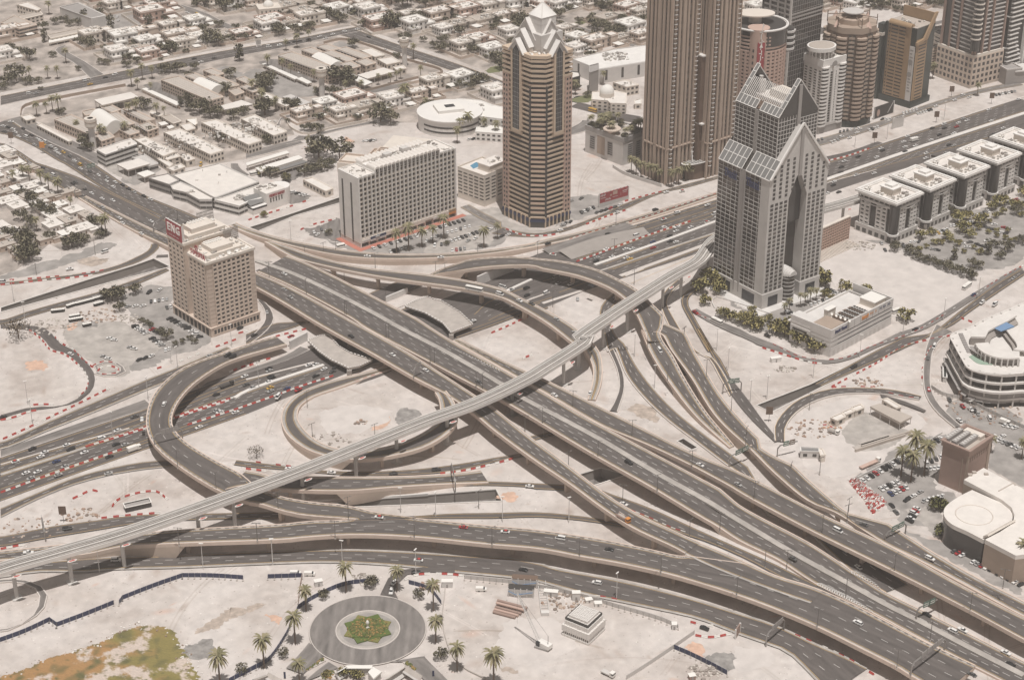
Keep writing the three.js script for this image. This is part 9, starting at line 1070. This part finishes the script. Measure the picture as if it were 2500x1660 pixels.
for(const[lab,tok,cm,bm,L,road]of[['orange tipper lorry loaded with soil on the near flyover','t1085,245','orange','rose',9,1],['white box lorry on the highway at lower left','m1100,1005','white','white',8,1],['dark flatbed lorry on the highway at lower left','m1865,478','dark','dark',9,1],['white tipper lorry on the sand by the ruined huts','p795,870','white','granite2',7],['white lorry with a long brown trailer beside the stone tower lot','p1095,1135','white','rose',15],['white box lorry on the highway at upper right','d1460,1155','white','white',8,1],['white van parked beside the navy fence, right one','s525,708','white','white',5.6],['white van parked behind the navy fence, left one','s408,702','white','white',5.4],['white lorry with a ladder at the bottom edge','t960,1530','white','granite2',7],['white box lorry parked near the shell site fence','p2205,795','white','white',6],['white crew van alone on the building site','t-85,835','white','white',5.4]]){const o=onRoad(tok),yaw=road?o.yaw:lab.includes('trailer')?2.2:lab.includes('van')?1.57:0.9,t=thing(lab.includes('van')?'van':'lorry',lab,lab.includes('van')?'van':'lorry',road?o.v:at(tok).setY(0.12),yaw),van=lab.includes('van');mesh('cab',van?bx(-1,0.4,L/2-1.6,1,1.4,L/2):bx(-1.2,0.6,L/2-2,1.2,2.9,L/2),M[cm],t);mesh('windscreen',van?bx(-0.9,1.4,L/2-1.6,0.9,1.9,L/2-0.9):bx(-1.22,1.8,L/2-1.2,1.22,2.5,L/2+0.03),M.glass,t);const tip=lab.includes('tipper'),flat=lab.includes('trailer')||lab.includes('flatbed')||lab.includes('ladder');mesh('load_body',tip?[bx(-1.25,1,-L/2,1.25,1.2,L/2-2.3),bx(-1.25,1,-L/2,-1.1,2.5,L/2-2.3),bx(1.1,1,-L/2,1.25,2.5,L/2-2.3),bx(-1.25,1,L/2-2.5,1.25,2.7,L/2-2.3)]:van?bx(-1,0.4,-L/2,1,2.2,L/2-1.6):bx(-1.25,0.9,-L/2,1.25,flat?1.5:3.2,L/2-2.2),M[bm],t);if(tip)mesh('soil',new THREE.SphereGeometry(1,10,6,0,7,0,1.57).scale(1.1,0.9,L/2-1.5).translate(0,1.9,-1.2),M.roofTan,t);for(const[x,z]of[[-1,L/2-1.2],[1,L/2-1.2],[-1,-L/2+1.6],[1,-L/2+1.6]]){const m=mesh('wheel',wheelG,M.black,t);m.scale.setScalar(van?1:1.4);m.position.set(x*0.98,0.45,z);}}
// ------------------------------------------------------------ street lamps
const lamp=(()=>{const t=new THREE.Group();mesh('pole',cyl(0.2,0.13,11.5,6),M.pole,t);mesh('arm',[bx(-1.6,11.2,-0.08,1.6,11.36,0.08)],M.pole,t);for(const s of[-1,1])mesh('lamp_head',bx(s*1.8-0.5,11.1,-0.2,s*1.8+0.5,11.32,0.2),M.steel,t);mesh('base',cyl(0.42,0.36,0.8,8),M.concrete,t);return t;})();
const mast=(()=>{const t=new THREE.Group();mesh('pole',cyl(0.22,0.12,16,6),M.offWhite,t);mesh('lamp_head',bx(-1.1,15.8,-0.3,1.1,16.1,0.3),M.white,t);return t;})();
const LAMPS=[[lamp,'black double-armed street lamp',8,'f190,930 f497,1075 f815,1250 f828,1255 f1155,1440 f1178,1445 n1518,310 n1553,300 n1897,510 n1948,515 o420,800 o670,660 o877,1075 o1158,905 o1365,1360 o1650,1160 o2165,1410 t1880,350 t1630,400 u228,645 u408,655 u895,890 u660,1140 u1315,1480 u700,365 u905,275 u1295,685 u1920,1010 u2190,815 u1590,1250 u140,95 t1395,700 t725,555 t5,465 s845,255 s735,410 s92,430 s1387,408 s2027,465 s265,170 t2020,880 r1472,470 r2117,430 m1460,1160 m1777,1340 o1285,160 o1450,450 o1583,130 o1770,400 o1975,680 o2090,1000'],[lamp,'black street lamp on the ground',0,'f640,770 f1065,860 f810,965 f1563,930 f1640,940 f487,805 f1150,1140 f740,755 f1910,775 o275,860 o633,1165 o1080,1440 n505,660 n548,930 n1063,935 n1917,1490 n842,1540 o430,905 g835,840 g1010,740 g1175,995 g505,1180 g1585,1480 g380,760 g1025,500 p680,1215 p438,1260 p73,960 p595,680 p915,1550 e295,915 e780,750 e2220,935 e1935,950'],[mast,'tall pale lamp mast',0,'n107,500 m925,890 m2130,500 m1217,600 m225,635 m262,790 m1905,160 m1405,300 m1460,345 o2130,625 o2268,590 o1948,355 p627,415 p245,590 e110,1140 e205,1320 d1235,1145 d970,1215 d1705,985 k1700,1290 k1985,1110 s1400,710 s795,635 s220,625 r1670,660 r2245,620 r815,680 p1900,800 t1030,905 t637,275 t90,270 s1275,195 s1563,230 o1178,240 o1343,500 g1855,1540 f370,640 p1010,245 p1365,60']];
{const zones=(px,py)=>(py<640?'far':py<1100?'middle':'near')+' '+(px<850?'left':px<1650?'centre':'right'),g={};for(const[src,lab,h,toks]of LAMPS)toks.split(' ').forEach((tok)=>{const q=T(tok)[0],c=src.clone();c.name=numbered(src===mast?'lamp_mast':'street_lamp');scene.add(c);c.position.copy(P(q.x,q.y,h*1.25));c.rotation.y=rr(-0.4,1.2);(g[lab+(h?' on a flyover':'')+' at '+zones(q.x,q.y)]??=[]).push([c,q.x]);});for(const k in g)g[k].sort((a,b)=>a[1]-b[1]).forEach(([c],i)=>{c.userData={label:`${k}, ${nth(i)} from the left`,category:'street lamp',group:'street lamps of the interchange'};});}
// ------------------------------------------------------------ sign gantries and hoardings
for(let[lab,A,B,h,mt,arch]of[['grey-backed sign gantry over the outer loop flyover at left','m1270,978','m1500,918',8,'granite',1],['grey-backed sign gantry over the main road behind the office block','e1262,575','e1460,455',1,'granite',1],['cantilever gantry on the left of the main road','e615,280','e715,265',0,'granite',0],['green cantilever sign over the main road at upper left','e690,110','e800,85',0,'sign',0],['cantilever sign on the platform of the near flyover','n1382,425','n1450,390',8,'granite',0],['edge-on sign gantry over the road below the metro','n1725,1350','n1690,1215',2,'granite',1],['edge-on sign gantry at the lower left road','r372,430','r350,320',0,'granite',1],['green sign gantry over the far right ramps','o1905,545','o2055,525',0,'sign',1],['large green sign gantry over the straight ramp','o1955,1158','o2130,1075',1,'sign',0],['green and brown sign gantry at the curved exit','p330,1070','p490,1030',0,'sign',0],['green sign gantry over the ramp at the right','u1215,460','u1385,375',5,'sign',1],['green sign gantry over the widest flyover at lower right','u1475,1085','u1640,1010',0,'sign',0],['grey-backed sign gantry on the bottom viaduct','u1430,1545','u1705,1330',7.5,'granite',1],['grey-backed sign gantry on the bottom slip road','u238,1295','u385,1165',0,'granite',1]]){
M.sign??=std('sign',[0.10,0.17,0.135],0.6);const q=T(A)[0],r=T(B)[0],a=P(q.x,q.y,h*=1.25),b=P(r.x,r.y,h),t=thing('sign_gantry',lab,'sign gantry',V(0,0,0)),H=7.6,d=b.clone().sub(a),L=d.length(),n=d.clone().normalize(),up=(v,y)=>V(v.x,h+y,v.z);mesh('post',bar(up(a,0),up(a,H-1.5),0.6),M.steel,t);if(arch)mesh('post',bar(up(b,0),up(b,H-1.5),0.6),M.steel,t);
mesh('beam',[bar(up(a,H-1.6),up(a.clone().addScaledVector(n,1.6),H),0.6),bar(up(a.clone().addScaledVector(n,1.4),H),up(b.clone().addScaledVector(n,arch?-1.4:0),H),0.6),...(arch?[bar(up(b.clone().addScaledVector(n,-1.6),H),up(b,H-1.6),0.6)]:[])],M.steel,t);
const two=mt==='sign'?2:4;for(let i=0;i<two;i++){const k0=0.28+i*0.62/two,c=a.clone().lerp(b,k0+0.28/two),w=L*0.56/two,brown=lab.includes('brown')&&i===1,s=mesh('sign_board',bx(-w/2,-0.4,-0.1,w/2,2.8,0.1),brown?M.bronze:M[mt],t);s.position.set(c.x,h+H-0.6,c.z+0.45);s.rotation.y=Math.atan2(-d.z,d.x);if(mt==='sign'){const z=mesh('sign_legend',[0,1].map((e)=>bx(-w*0.38,0.3+e*1.2,0.1,w*(0.32-e*0.15),0.75+e*1.2,0.14)).concat([bx(w*0.3,0.3,0.1,w*0.36,2.2,0.14)]),M.white,s,'stuff');}}
}
function hoarding(lab,A,B,ytop,mat,base,print){const a=at(A),b=at(B),H=hAt(a,ytop),L=a.distanceTo(b),t=thing('hoarding',lab,'billboard',a,Math.atan2(-(b.z-a.z),b.x-a.x));mesh('base',bx(0,0,-0.3,L,base,0.3),M.granite2,t);const p=mesh('panel',bx(0,base,-0.25,L,H,0.25),mat,t);mesh('post',[bx(-0.6,0,-0.4,0,H,0.4),bx(L,0,-0.4,L+0.8,H,0.4)],M.offWhite,t);if(print)print(p,L,H,base);return t;}
hoarding('big red hoarding with white script on the corner lot below the twin tower','g888,360','g1122,292',400+250/3.37,M.crimson,3.2,(p,L,H,b)=>{const s=[];for(let i=0;i<6;i++)s.push(bx(L*(0.03+i*0.03),H-2.6+(i%2)*0.5,0.26,L*(0.05+i*0.03),H-1.2+(i%3)*0.3,0.3));s.push(bx(L*0.03,H-4,0.26,L*0.22,H-3.6,0.3),bx(L*0.8,H-2.6,0.26,L*0.97,H-2.1,0.3),bx(L*0.95,H-2.6,0.26,L*0.97,H-1,0.3),bx(L*0.8,H-3.8,0.26,L*0.96,H-3.5,0.3),bx(L*0.74,b+2,0.26,L*0.745,b+4.6,0.3),bx(L*0.45,b+2.2,0.26,L*0.64,b+2.5,0.3));for(let i=0;i<7;i++)s.push(bx(L*(0.19+i*0.03),b+1+(i%2)*0.4,0.26,L*(0.21+i*0.03),b+2+(i%3)*0.4,0.3));mesh('white_script',s,M.offWhite,p,'stuff');mesh('picture',[bx(L*0.46,H-3.4,0.26,L*0.62,H-0.6,0.29),bx(L*0.36,H-3.8,0.26,L*0.43,H-2.4,0.29)],M.rose,p);mesh('floodlight',Array.from({length:9},(_,i)=>bx(i*L/8.2,H,-0.1,i*L/8.2+0.2,H+0.5,1.2)),M.pole,p);});
hoarding('dark billboard with a face and a streak at the foot of the gold tower','d1128,985','d1283,930',262,M.dark,0.5,(p,L,H)=>{mesh('face',new THREE.CircleGeometry(2.6,18).scale(0.8,1.2,1).translate(L*0.2,H*0.45,0.28),M.rose,p);mesh('streak',bar(V(L*0.7,H*0.2,0.3),V(L*0.97,H*0.95,0.3),0.8,0.1),M.granite2,p);});
hoarding('dark billboard behind the third office block beside the highway','d1597,1310','d1680,1330',378,M.dark,2);
hoarding('white double-faced billboard with dark figures on the highway verge','d1280,1060','d1362,1040',288,M.offWhite,9,(p,L,H)=>mesh('figures',[0.2,0.36,0.52,0.7].map((k)=>bx(L*k,9.4,0.26,L*k+L*0.1,H-0.8,0.3)),M.dark,p));
hoarding('brownish board leaning at the bottom slip road','t2010,1228','t2042,1180',1195+1150/3.37,M.pinkStone,0.3);
for(const[lab,tok]of[['small brown road board on the verge left of the brown tower base','d1130,1185'],['small brown road board on the highway verge at far right','d2095,855'],['small dark board on the median at the far left','a90,1185'],['small orange board beside the main road at left','a348,1265'],['small board on a bent post by the highway at upper right','d1640,1010'],['little brown board near the towers at upper right','d1765,800'],['small red-brown board by the curved exit','p262,775'],['small dark sign by the lower left road','r520,270']]){const t=thing('road_board',lab,'sign',at(tok));mesh('post',cyl(0.15,0.15,6,6),M.pole,t);mesh('panel',bc(0,5,0,4,5,0.25),lab.includes('orange')?M.orange:M.bronze,t);}
// ------------------------------------------------------------ building sites
{
const pile=thing('test_load_stack','stepped stack of concrete blocks on props in the sandy site at the bottom','block stack'),p=plot('t800,1290','t905,1200','t622,1225'),g=(x0,x1,z0,z1,y,h,n)=>{const q=[];for(let i=0;i<n;i++)for(let j=0;j<n;j++)if(i===0||j===0||y>8||i===n-1||j===n-1)q.push(bx(x0+(x1-x0)*i/n+0.06,y+rr(0,0.06),z0+(z1-z0)*j/n+0.06,x0+(x1-x0)*(i+1)/n-0.06,y+h+rr(-0.05,0.08),z0+(z1-z0)*(j+1)/n-0.06));return q;};pile.position.copy(p.pos);pile.rotation.y=p.rot;const W0=15.5;mesh('base_blocks',g(0,W0,-W0,0,0,1.2,9),M.paleC,pile,'stuff');mesh('prop',Array.from({length:26},(_,i)=>i<13?bx(0.6+i*W0/13.5,1.2,-0.8,1.2+i*W0/13.5,2.8,-0.2):bx(0.3,1.2,-0.6-(i-13)*W0/13.5,0.8,2.8,-0.1-(i-13)*W0/13.5)),M.paleC,pile,'stuff');mesh('core',bx(1.5,1,-W0+1,W0-1,10.3,-1.5),M.dark,pile);
[[0,3,3.4],[1,6.4,2.4],[1.8,8.8,1.6],[2.4,10.4,1.2]].forEach(([e,y,h],i)=>mesh('block_course',g(e,W0-e,-W0+e,-e,y,h,11),M.paleC,pile,'stuff'));
const b=at('t425,1300'),tip=at('t212,1192'),hT=hAt(tip,1195+856/3.37),cr=thing('crawler_crane','white crawler crane with a long lattice boom on the sandy site','crane',b);const yaw=Math.atan2(tip.x-b.x,tip.z-b.z);mesh('track',[-2,2].map((x)=>bx(x-0.5,0,-3.6,x+0.5,1.1,3.6).rotateY(1.1)),M.granite,cr);mesh('house',[bx(-1.7,1.2,-4.5,1.7,3.3,2.4).rotateY(yaw)],M.white,cr);mesh('cab',bx(1.1,1.3,0.8,2.3,3.4,2.8).rotateY(yaw),M.glass,cr);const t0=V(Math.sin(yaw)*2,2,Math.cos(yaw)*2),t1=tip.clone().sub(b).setY(hT),q=[],N=22,sd=V(Math.cos(yaw),0,-Math.sin(yaw));for(const[sx,sy]of[[-0.8,-0.6],[0.8,-0.6],[-0.8,0.6],[0.8,0.6]])q.push(bar(t0.clone().addScaledVector(sd,sx).add(V(0,sy,0)),t1.clone().addScaledVector(sd,sx*0.4).add(V(0,sy*0.4,0)),0.2));for(let i=0;i<N;i++){const k=i/N,m=(i+1)/N,s=i%2?0.8:-0.8,c=1-k*0.6;q.push(bar(t0.clone().lerp(t1,k).addScaledVector(sd,s*c),t0.clone().lerp(t1,m).addScaledVector(sd,-s*c),0.14),bar(t0.clone().lerp(t1,k).add(V(0,0.6*c,0)),t0.clone().lerp(t1,m).add(V(0,-0.6*c,0)),0.12));}mesh('boom',q,M.offWhite,cr);const mt=V(-Math.sin(yaw)*3,8,-Math.cos(yaw)*3);mesh('stay',[bar(mt,t1,0.1),bar(V(-Math.sin(yaw)*3,3,-Math.cos(yaw)*3),mt,0.25),bar(t1,V(t1.x,6,t1.z),0.08)],M.pole,cr);
const st=(nm,lab,cat,tok,f,yw=0)=>{const t=thing(nm,lab,cat,at(tok),yw);f(t);return t;};
['front','second','third','fourth','fifth'].forEach((k,i)=>st('steel_pipe',`${k} rusty pipe of the pipe stack left of the crane`,'pipe',`t${120 + i * 24},${1045 - i * 16}`,(t)=>mesh('pipe',cyl(0.75,0.75,12+i,12).rotateZ(Math.PI/2).translate(5,0.75+(i>2?1:0),0),i%2?M.rose:M.pinkStone,t),-0.42));
for(const[lab,tok,k]of[['tall grey formwork panel stack at the grey fence, back one','t165,800',1],['grey formwork panel stack with dark bays, front one','t135,880',0]])st('formwork_stack',lab,'formwork',tok,(t)=>{mesh('panel',bx(0,0,-1,13,4.6,0),M.granite2,t);mesh('top_tray',bx(0,4.6,-4,13,5,0),k?M.bronze:M.dark,t);mesh('rib',Array.from({length:5},(_,i)=>bx(i*3.1,0,0,i*3.1+0.4,5.2,0.4)),M.offWhite,t);mesh('blue_brace',[bar(V(0.3,3.6,0.5),V(4,1.6,0.5),0.3),bar(V(4,1.6,0.5),V(12.5,3.6,0.5),0.3)],M.tarp,t);},-0.12);
const fr=[['white site container near the fence','t490,870','offWhite',7,2.6],['tall pale cabin on the site by the fence','t697,905','offWhite',4,4.4],['white cabin at the mouth of the roundabout road','s1658,800','offWhite',5.5,3.6],['white cabin left of the roundabout arc fence','s597,790','offWhite',4,3],['small white hut at the end of the grey fence','t1505,1145','offWhite',2.4,3],['white raised cabin on the sand before the trees','p318,280','whiteWall',6.5,3],['rusty skip behind the rubble heap at the bottom','t1650,1560','pinkStone',3,2.4],['white tank pair on the site by the fence, left','t800,925','white',3.4,1.8],['white tank pair on the site by the fence, right','t878,955','white',3.6,1.8]];fr.forEach(([lab,tok,m,w,h])=>st(lab.includes('tank')?'water_tank':lab.includes('skip')?'skip':'site_cabin',lab,lab.includes('tank')?'tank':lab.includes('skip')?'skip':'cabin',tok,(t)=>{mesh('wall',bc(0,0,0,w,h,2.6),M[m],t);mesh('roof',bc(0,h,0,w+0.3,0.2,2.9),M.white,t);mesh('door',bc(0,0.2,1.32,0.9,Math.min(2,h-0.4),0.1),M.granite,t);},rr(-0.3,0.3)));
st('steel_tank','open dark steel tank with a white rim on the sand at left','tank','r1130,150',(t)=>{mesh('side',[bx(-7,0,2.2,7,3,2.4),bx(-7,0,-2.4,7,3,-2.2),bx(-7,0,-2.2,-6.8,3,2.2),bx(6.8,0,-2.2,7,3,2.2)],M.dark,t);mesh('rim',parapet(14.6,5.4,3,0.3,0.5,-7.3,2.7),M.white,t);mesh('inside',bx(-6.8,2.2,-2.2,6.8,2.4,2.2),M.granite,t);},0.42);
st('launching_frame','long lattice truss lying beside the formwork stacks','truss','t440,1020',(t)=>{const q=[];for(let i=0;i<13;i++)q.push(bx(-2,0,-i*2.1,2,0.4,-i*2.1+0.25));q.push(bx(-2.1,0,-26,-1.8,1.4,0),bx(1.8,0,-26,2.1,1.4,0));mesh('truss',q,M.granite2,t);mesh('end_block',bc(0,0,1,4,1.8,2.4),M.offWhite,t);},0.05);
const tank=(()=>{const t=new THREE.Group();mesh('tank',cyl(1.25,1.25,2.1,10),M.black,t);mesh('lid',cyl(1.3,1.1,0.25,10).translate(0,2.1,0),M.white,t);return t;})();let ti=0;for(const[s,n]of[['e430,1225 e515,1215',6],['e555,1185 e600,1170',4],['e625,1165 e760,1130',10],['e770,1125 e850,1105',6],['e780,1170 e835,1155',5],['e575,1300 e665,1285',6],['e580,1270 e640,1260',4],['e690,1340 e735,1330',4]]){const[a,b2]=TP(s);for(let i=0;i<n;i++){const c=tank.clone();c.name=numbered('water_tank');scene.add(c);c.position.copy(a.clone().lerp(b2,i/(n-1)));c.userData={label:`black water tank with white lid in the sandy depot, ${nth(ti++)} along the rows`,category:'tank',group:'black tanks of the sandy depot'};}}
const heap=(lab,tok,n,r,pal)=>{const t=thing('rubble_heap',lab,'rubble',at(tok)),q=[];for(let i=0;i<n;i++){const a=rr(0,6.3),d=Math.sqrt(rnd())*r,s=rr(0.3,1.1);q.push(paint(new THREE.DodecahedronGeometry(s,0).scale(1,0.6,rr(0.6,1.4)).rotateY(a).translate(Math.cos(a)*d*1.4,s*0.3,Math.sin(a)*d),pick(pal)));}mesh('rubble',q,vmat,t,'stuff');},GP=[[0.42,0.38,0.34],[0.6,0.55,0.5],[0.3,0.26,0.23]],BR=[[0.36,0.24,0.18],[0.5,0.4,0.33],[0.24,0.19,0.16]];
for(const[lab,tok,n,r,p2]of[['grey broken concrete heap at the bottom right','t1740,1500',70,6,GP],['rubble strip below the left car park of the office block','e420,1340',110,12,GP],['scrap heap in the sandy depot','e800,1255',80,11,BR],['stone heap at the right of the sandy depot','e1060,1275',60,6,GP],['scrap and pipes heap by the arc fence','s1510,800',40,4,BR],['white scrap heap behind the navy arc fence','s960,745',60,5,GP],['rusty scrap by the ruined huts','p640,830',80,11,BR],['red machine parts beside the ruined huts','p785,815',30,4,[[0.42,0.06,0.06],[0.5,0.3,0.2],[0.6,0.55,0.5]]],['debris along the shored wall','k1010,675',90,8,GP],['rubble by the round shell fence','p2120,660',140,20,BR],['brown debris near the steel tank','r660,220',40,8,BR],['debris under the gantry at lower left','r220,330',60,12,BR],['brown scrap in the hollow of the loop','n945,785',24,3,BR],['stones beside the metro piers in the hollow','n650,940',70,11,GP],['site scrap near the machinery by the fence','t600,930',70,8,BR],['debris behind the hotel on the sand','b590,1215',60,9,BR],['broken blocks beside the glass tower ramps','p395,340',40,5,GP],['drill scrap on the sand left of the exit curve','p1080,460',50,7,BR]])heap(lab,tok,n,r,p2);
const bq=[[],[]];for(let i=0;i<330;i++){const u=rnd(),v=rnd(),a=TP('p925,1260')[0].lerp(TP('p1130,1540')[0],v),b2=TP('p985,1255')[0].lerp(TP('p1240,1440')[0],v);a.lerp(b2,u);bq[i%2].push(bc(a.x,0,a.z,2,1,0.7,rr(0.4,1.2)));}const s2=thing('barrier_stack','field of stored red and white barriers beside the stone tower lot','barriers');mesh('red_blocks',bq[0],M.red,s2,'stuff');mesh('white_blocks',bq[1],M.white,s2,'stuff');
for(const[lab,tok]of[['long precast beams stacked beside the stone tower lot, by the ruined wall','p1230,930'],['low ruined wall slab on the sand below it','p1180,960']])st('ruined_wall',lab,'wall',tok,(t)=>{mesh('wall',bx(-18,0,-0.5,18,1.8,0.5),M.roofTan,t);mesh('slab',bx(-16,0,-5,10,0.4,-1),M.concrete,t);},0.5);
}
{const POm=[POD.t.position,POD.t.rotation.y];for(let i=0;i<46;i++){const k=i%3?'d':'p',e=i<26,x=e?rr(1.5,POD.w-2):(i%2?rr(1,3.4):rr(POD.w*0.6,POD.w-2)),z=e?(i%2?-rr(1.2,3):-POD.d+rr(2,POD.d*0.32)):-rr(3,POD.d-3),c=pick(TREES[k]).clone(),s=k==='p'?rr(3,4.4):rr(2,3.6);c.name=numbered(k==='p'?'palm_tree':'shrub');scene.add(c);c.position.copy(V(x,POD.H,z).applyAxisAngle(V(0,1,0),POm[1]).add(POm[0]));c.scale.setScalar(s);c.userData={label:`${k === 'p' ? 'palm' : 'shrub'} in the roof garden of the pool podium, ${nth(i)} planted there`,category:k==='p'?'palm tree':'shrub',group:'plants of the pool podium roof garden'};}}
renderer.render(scene,camera);
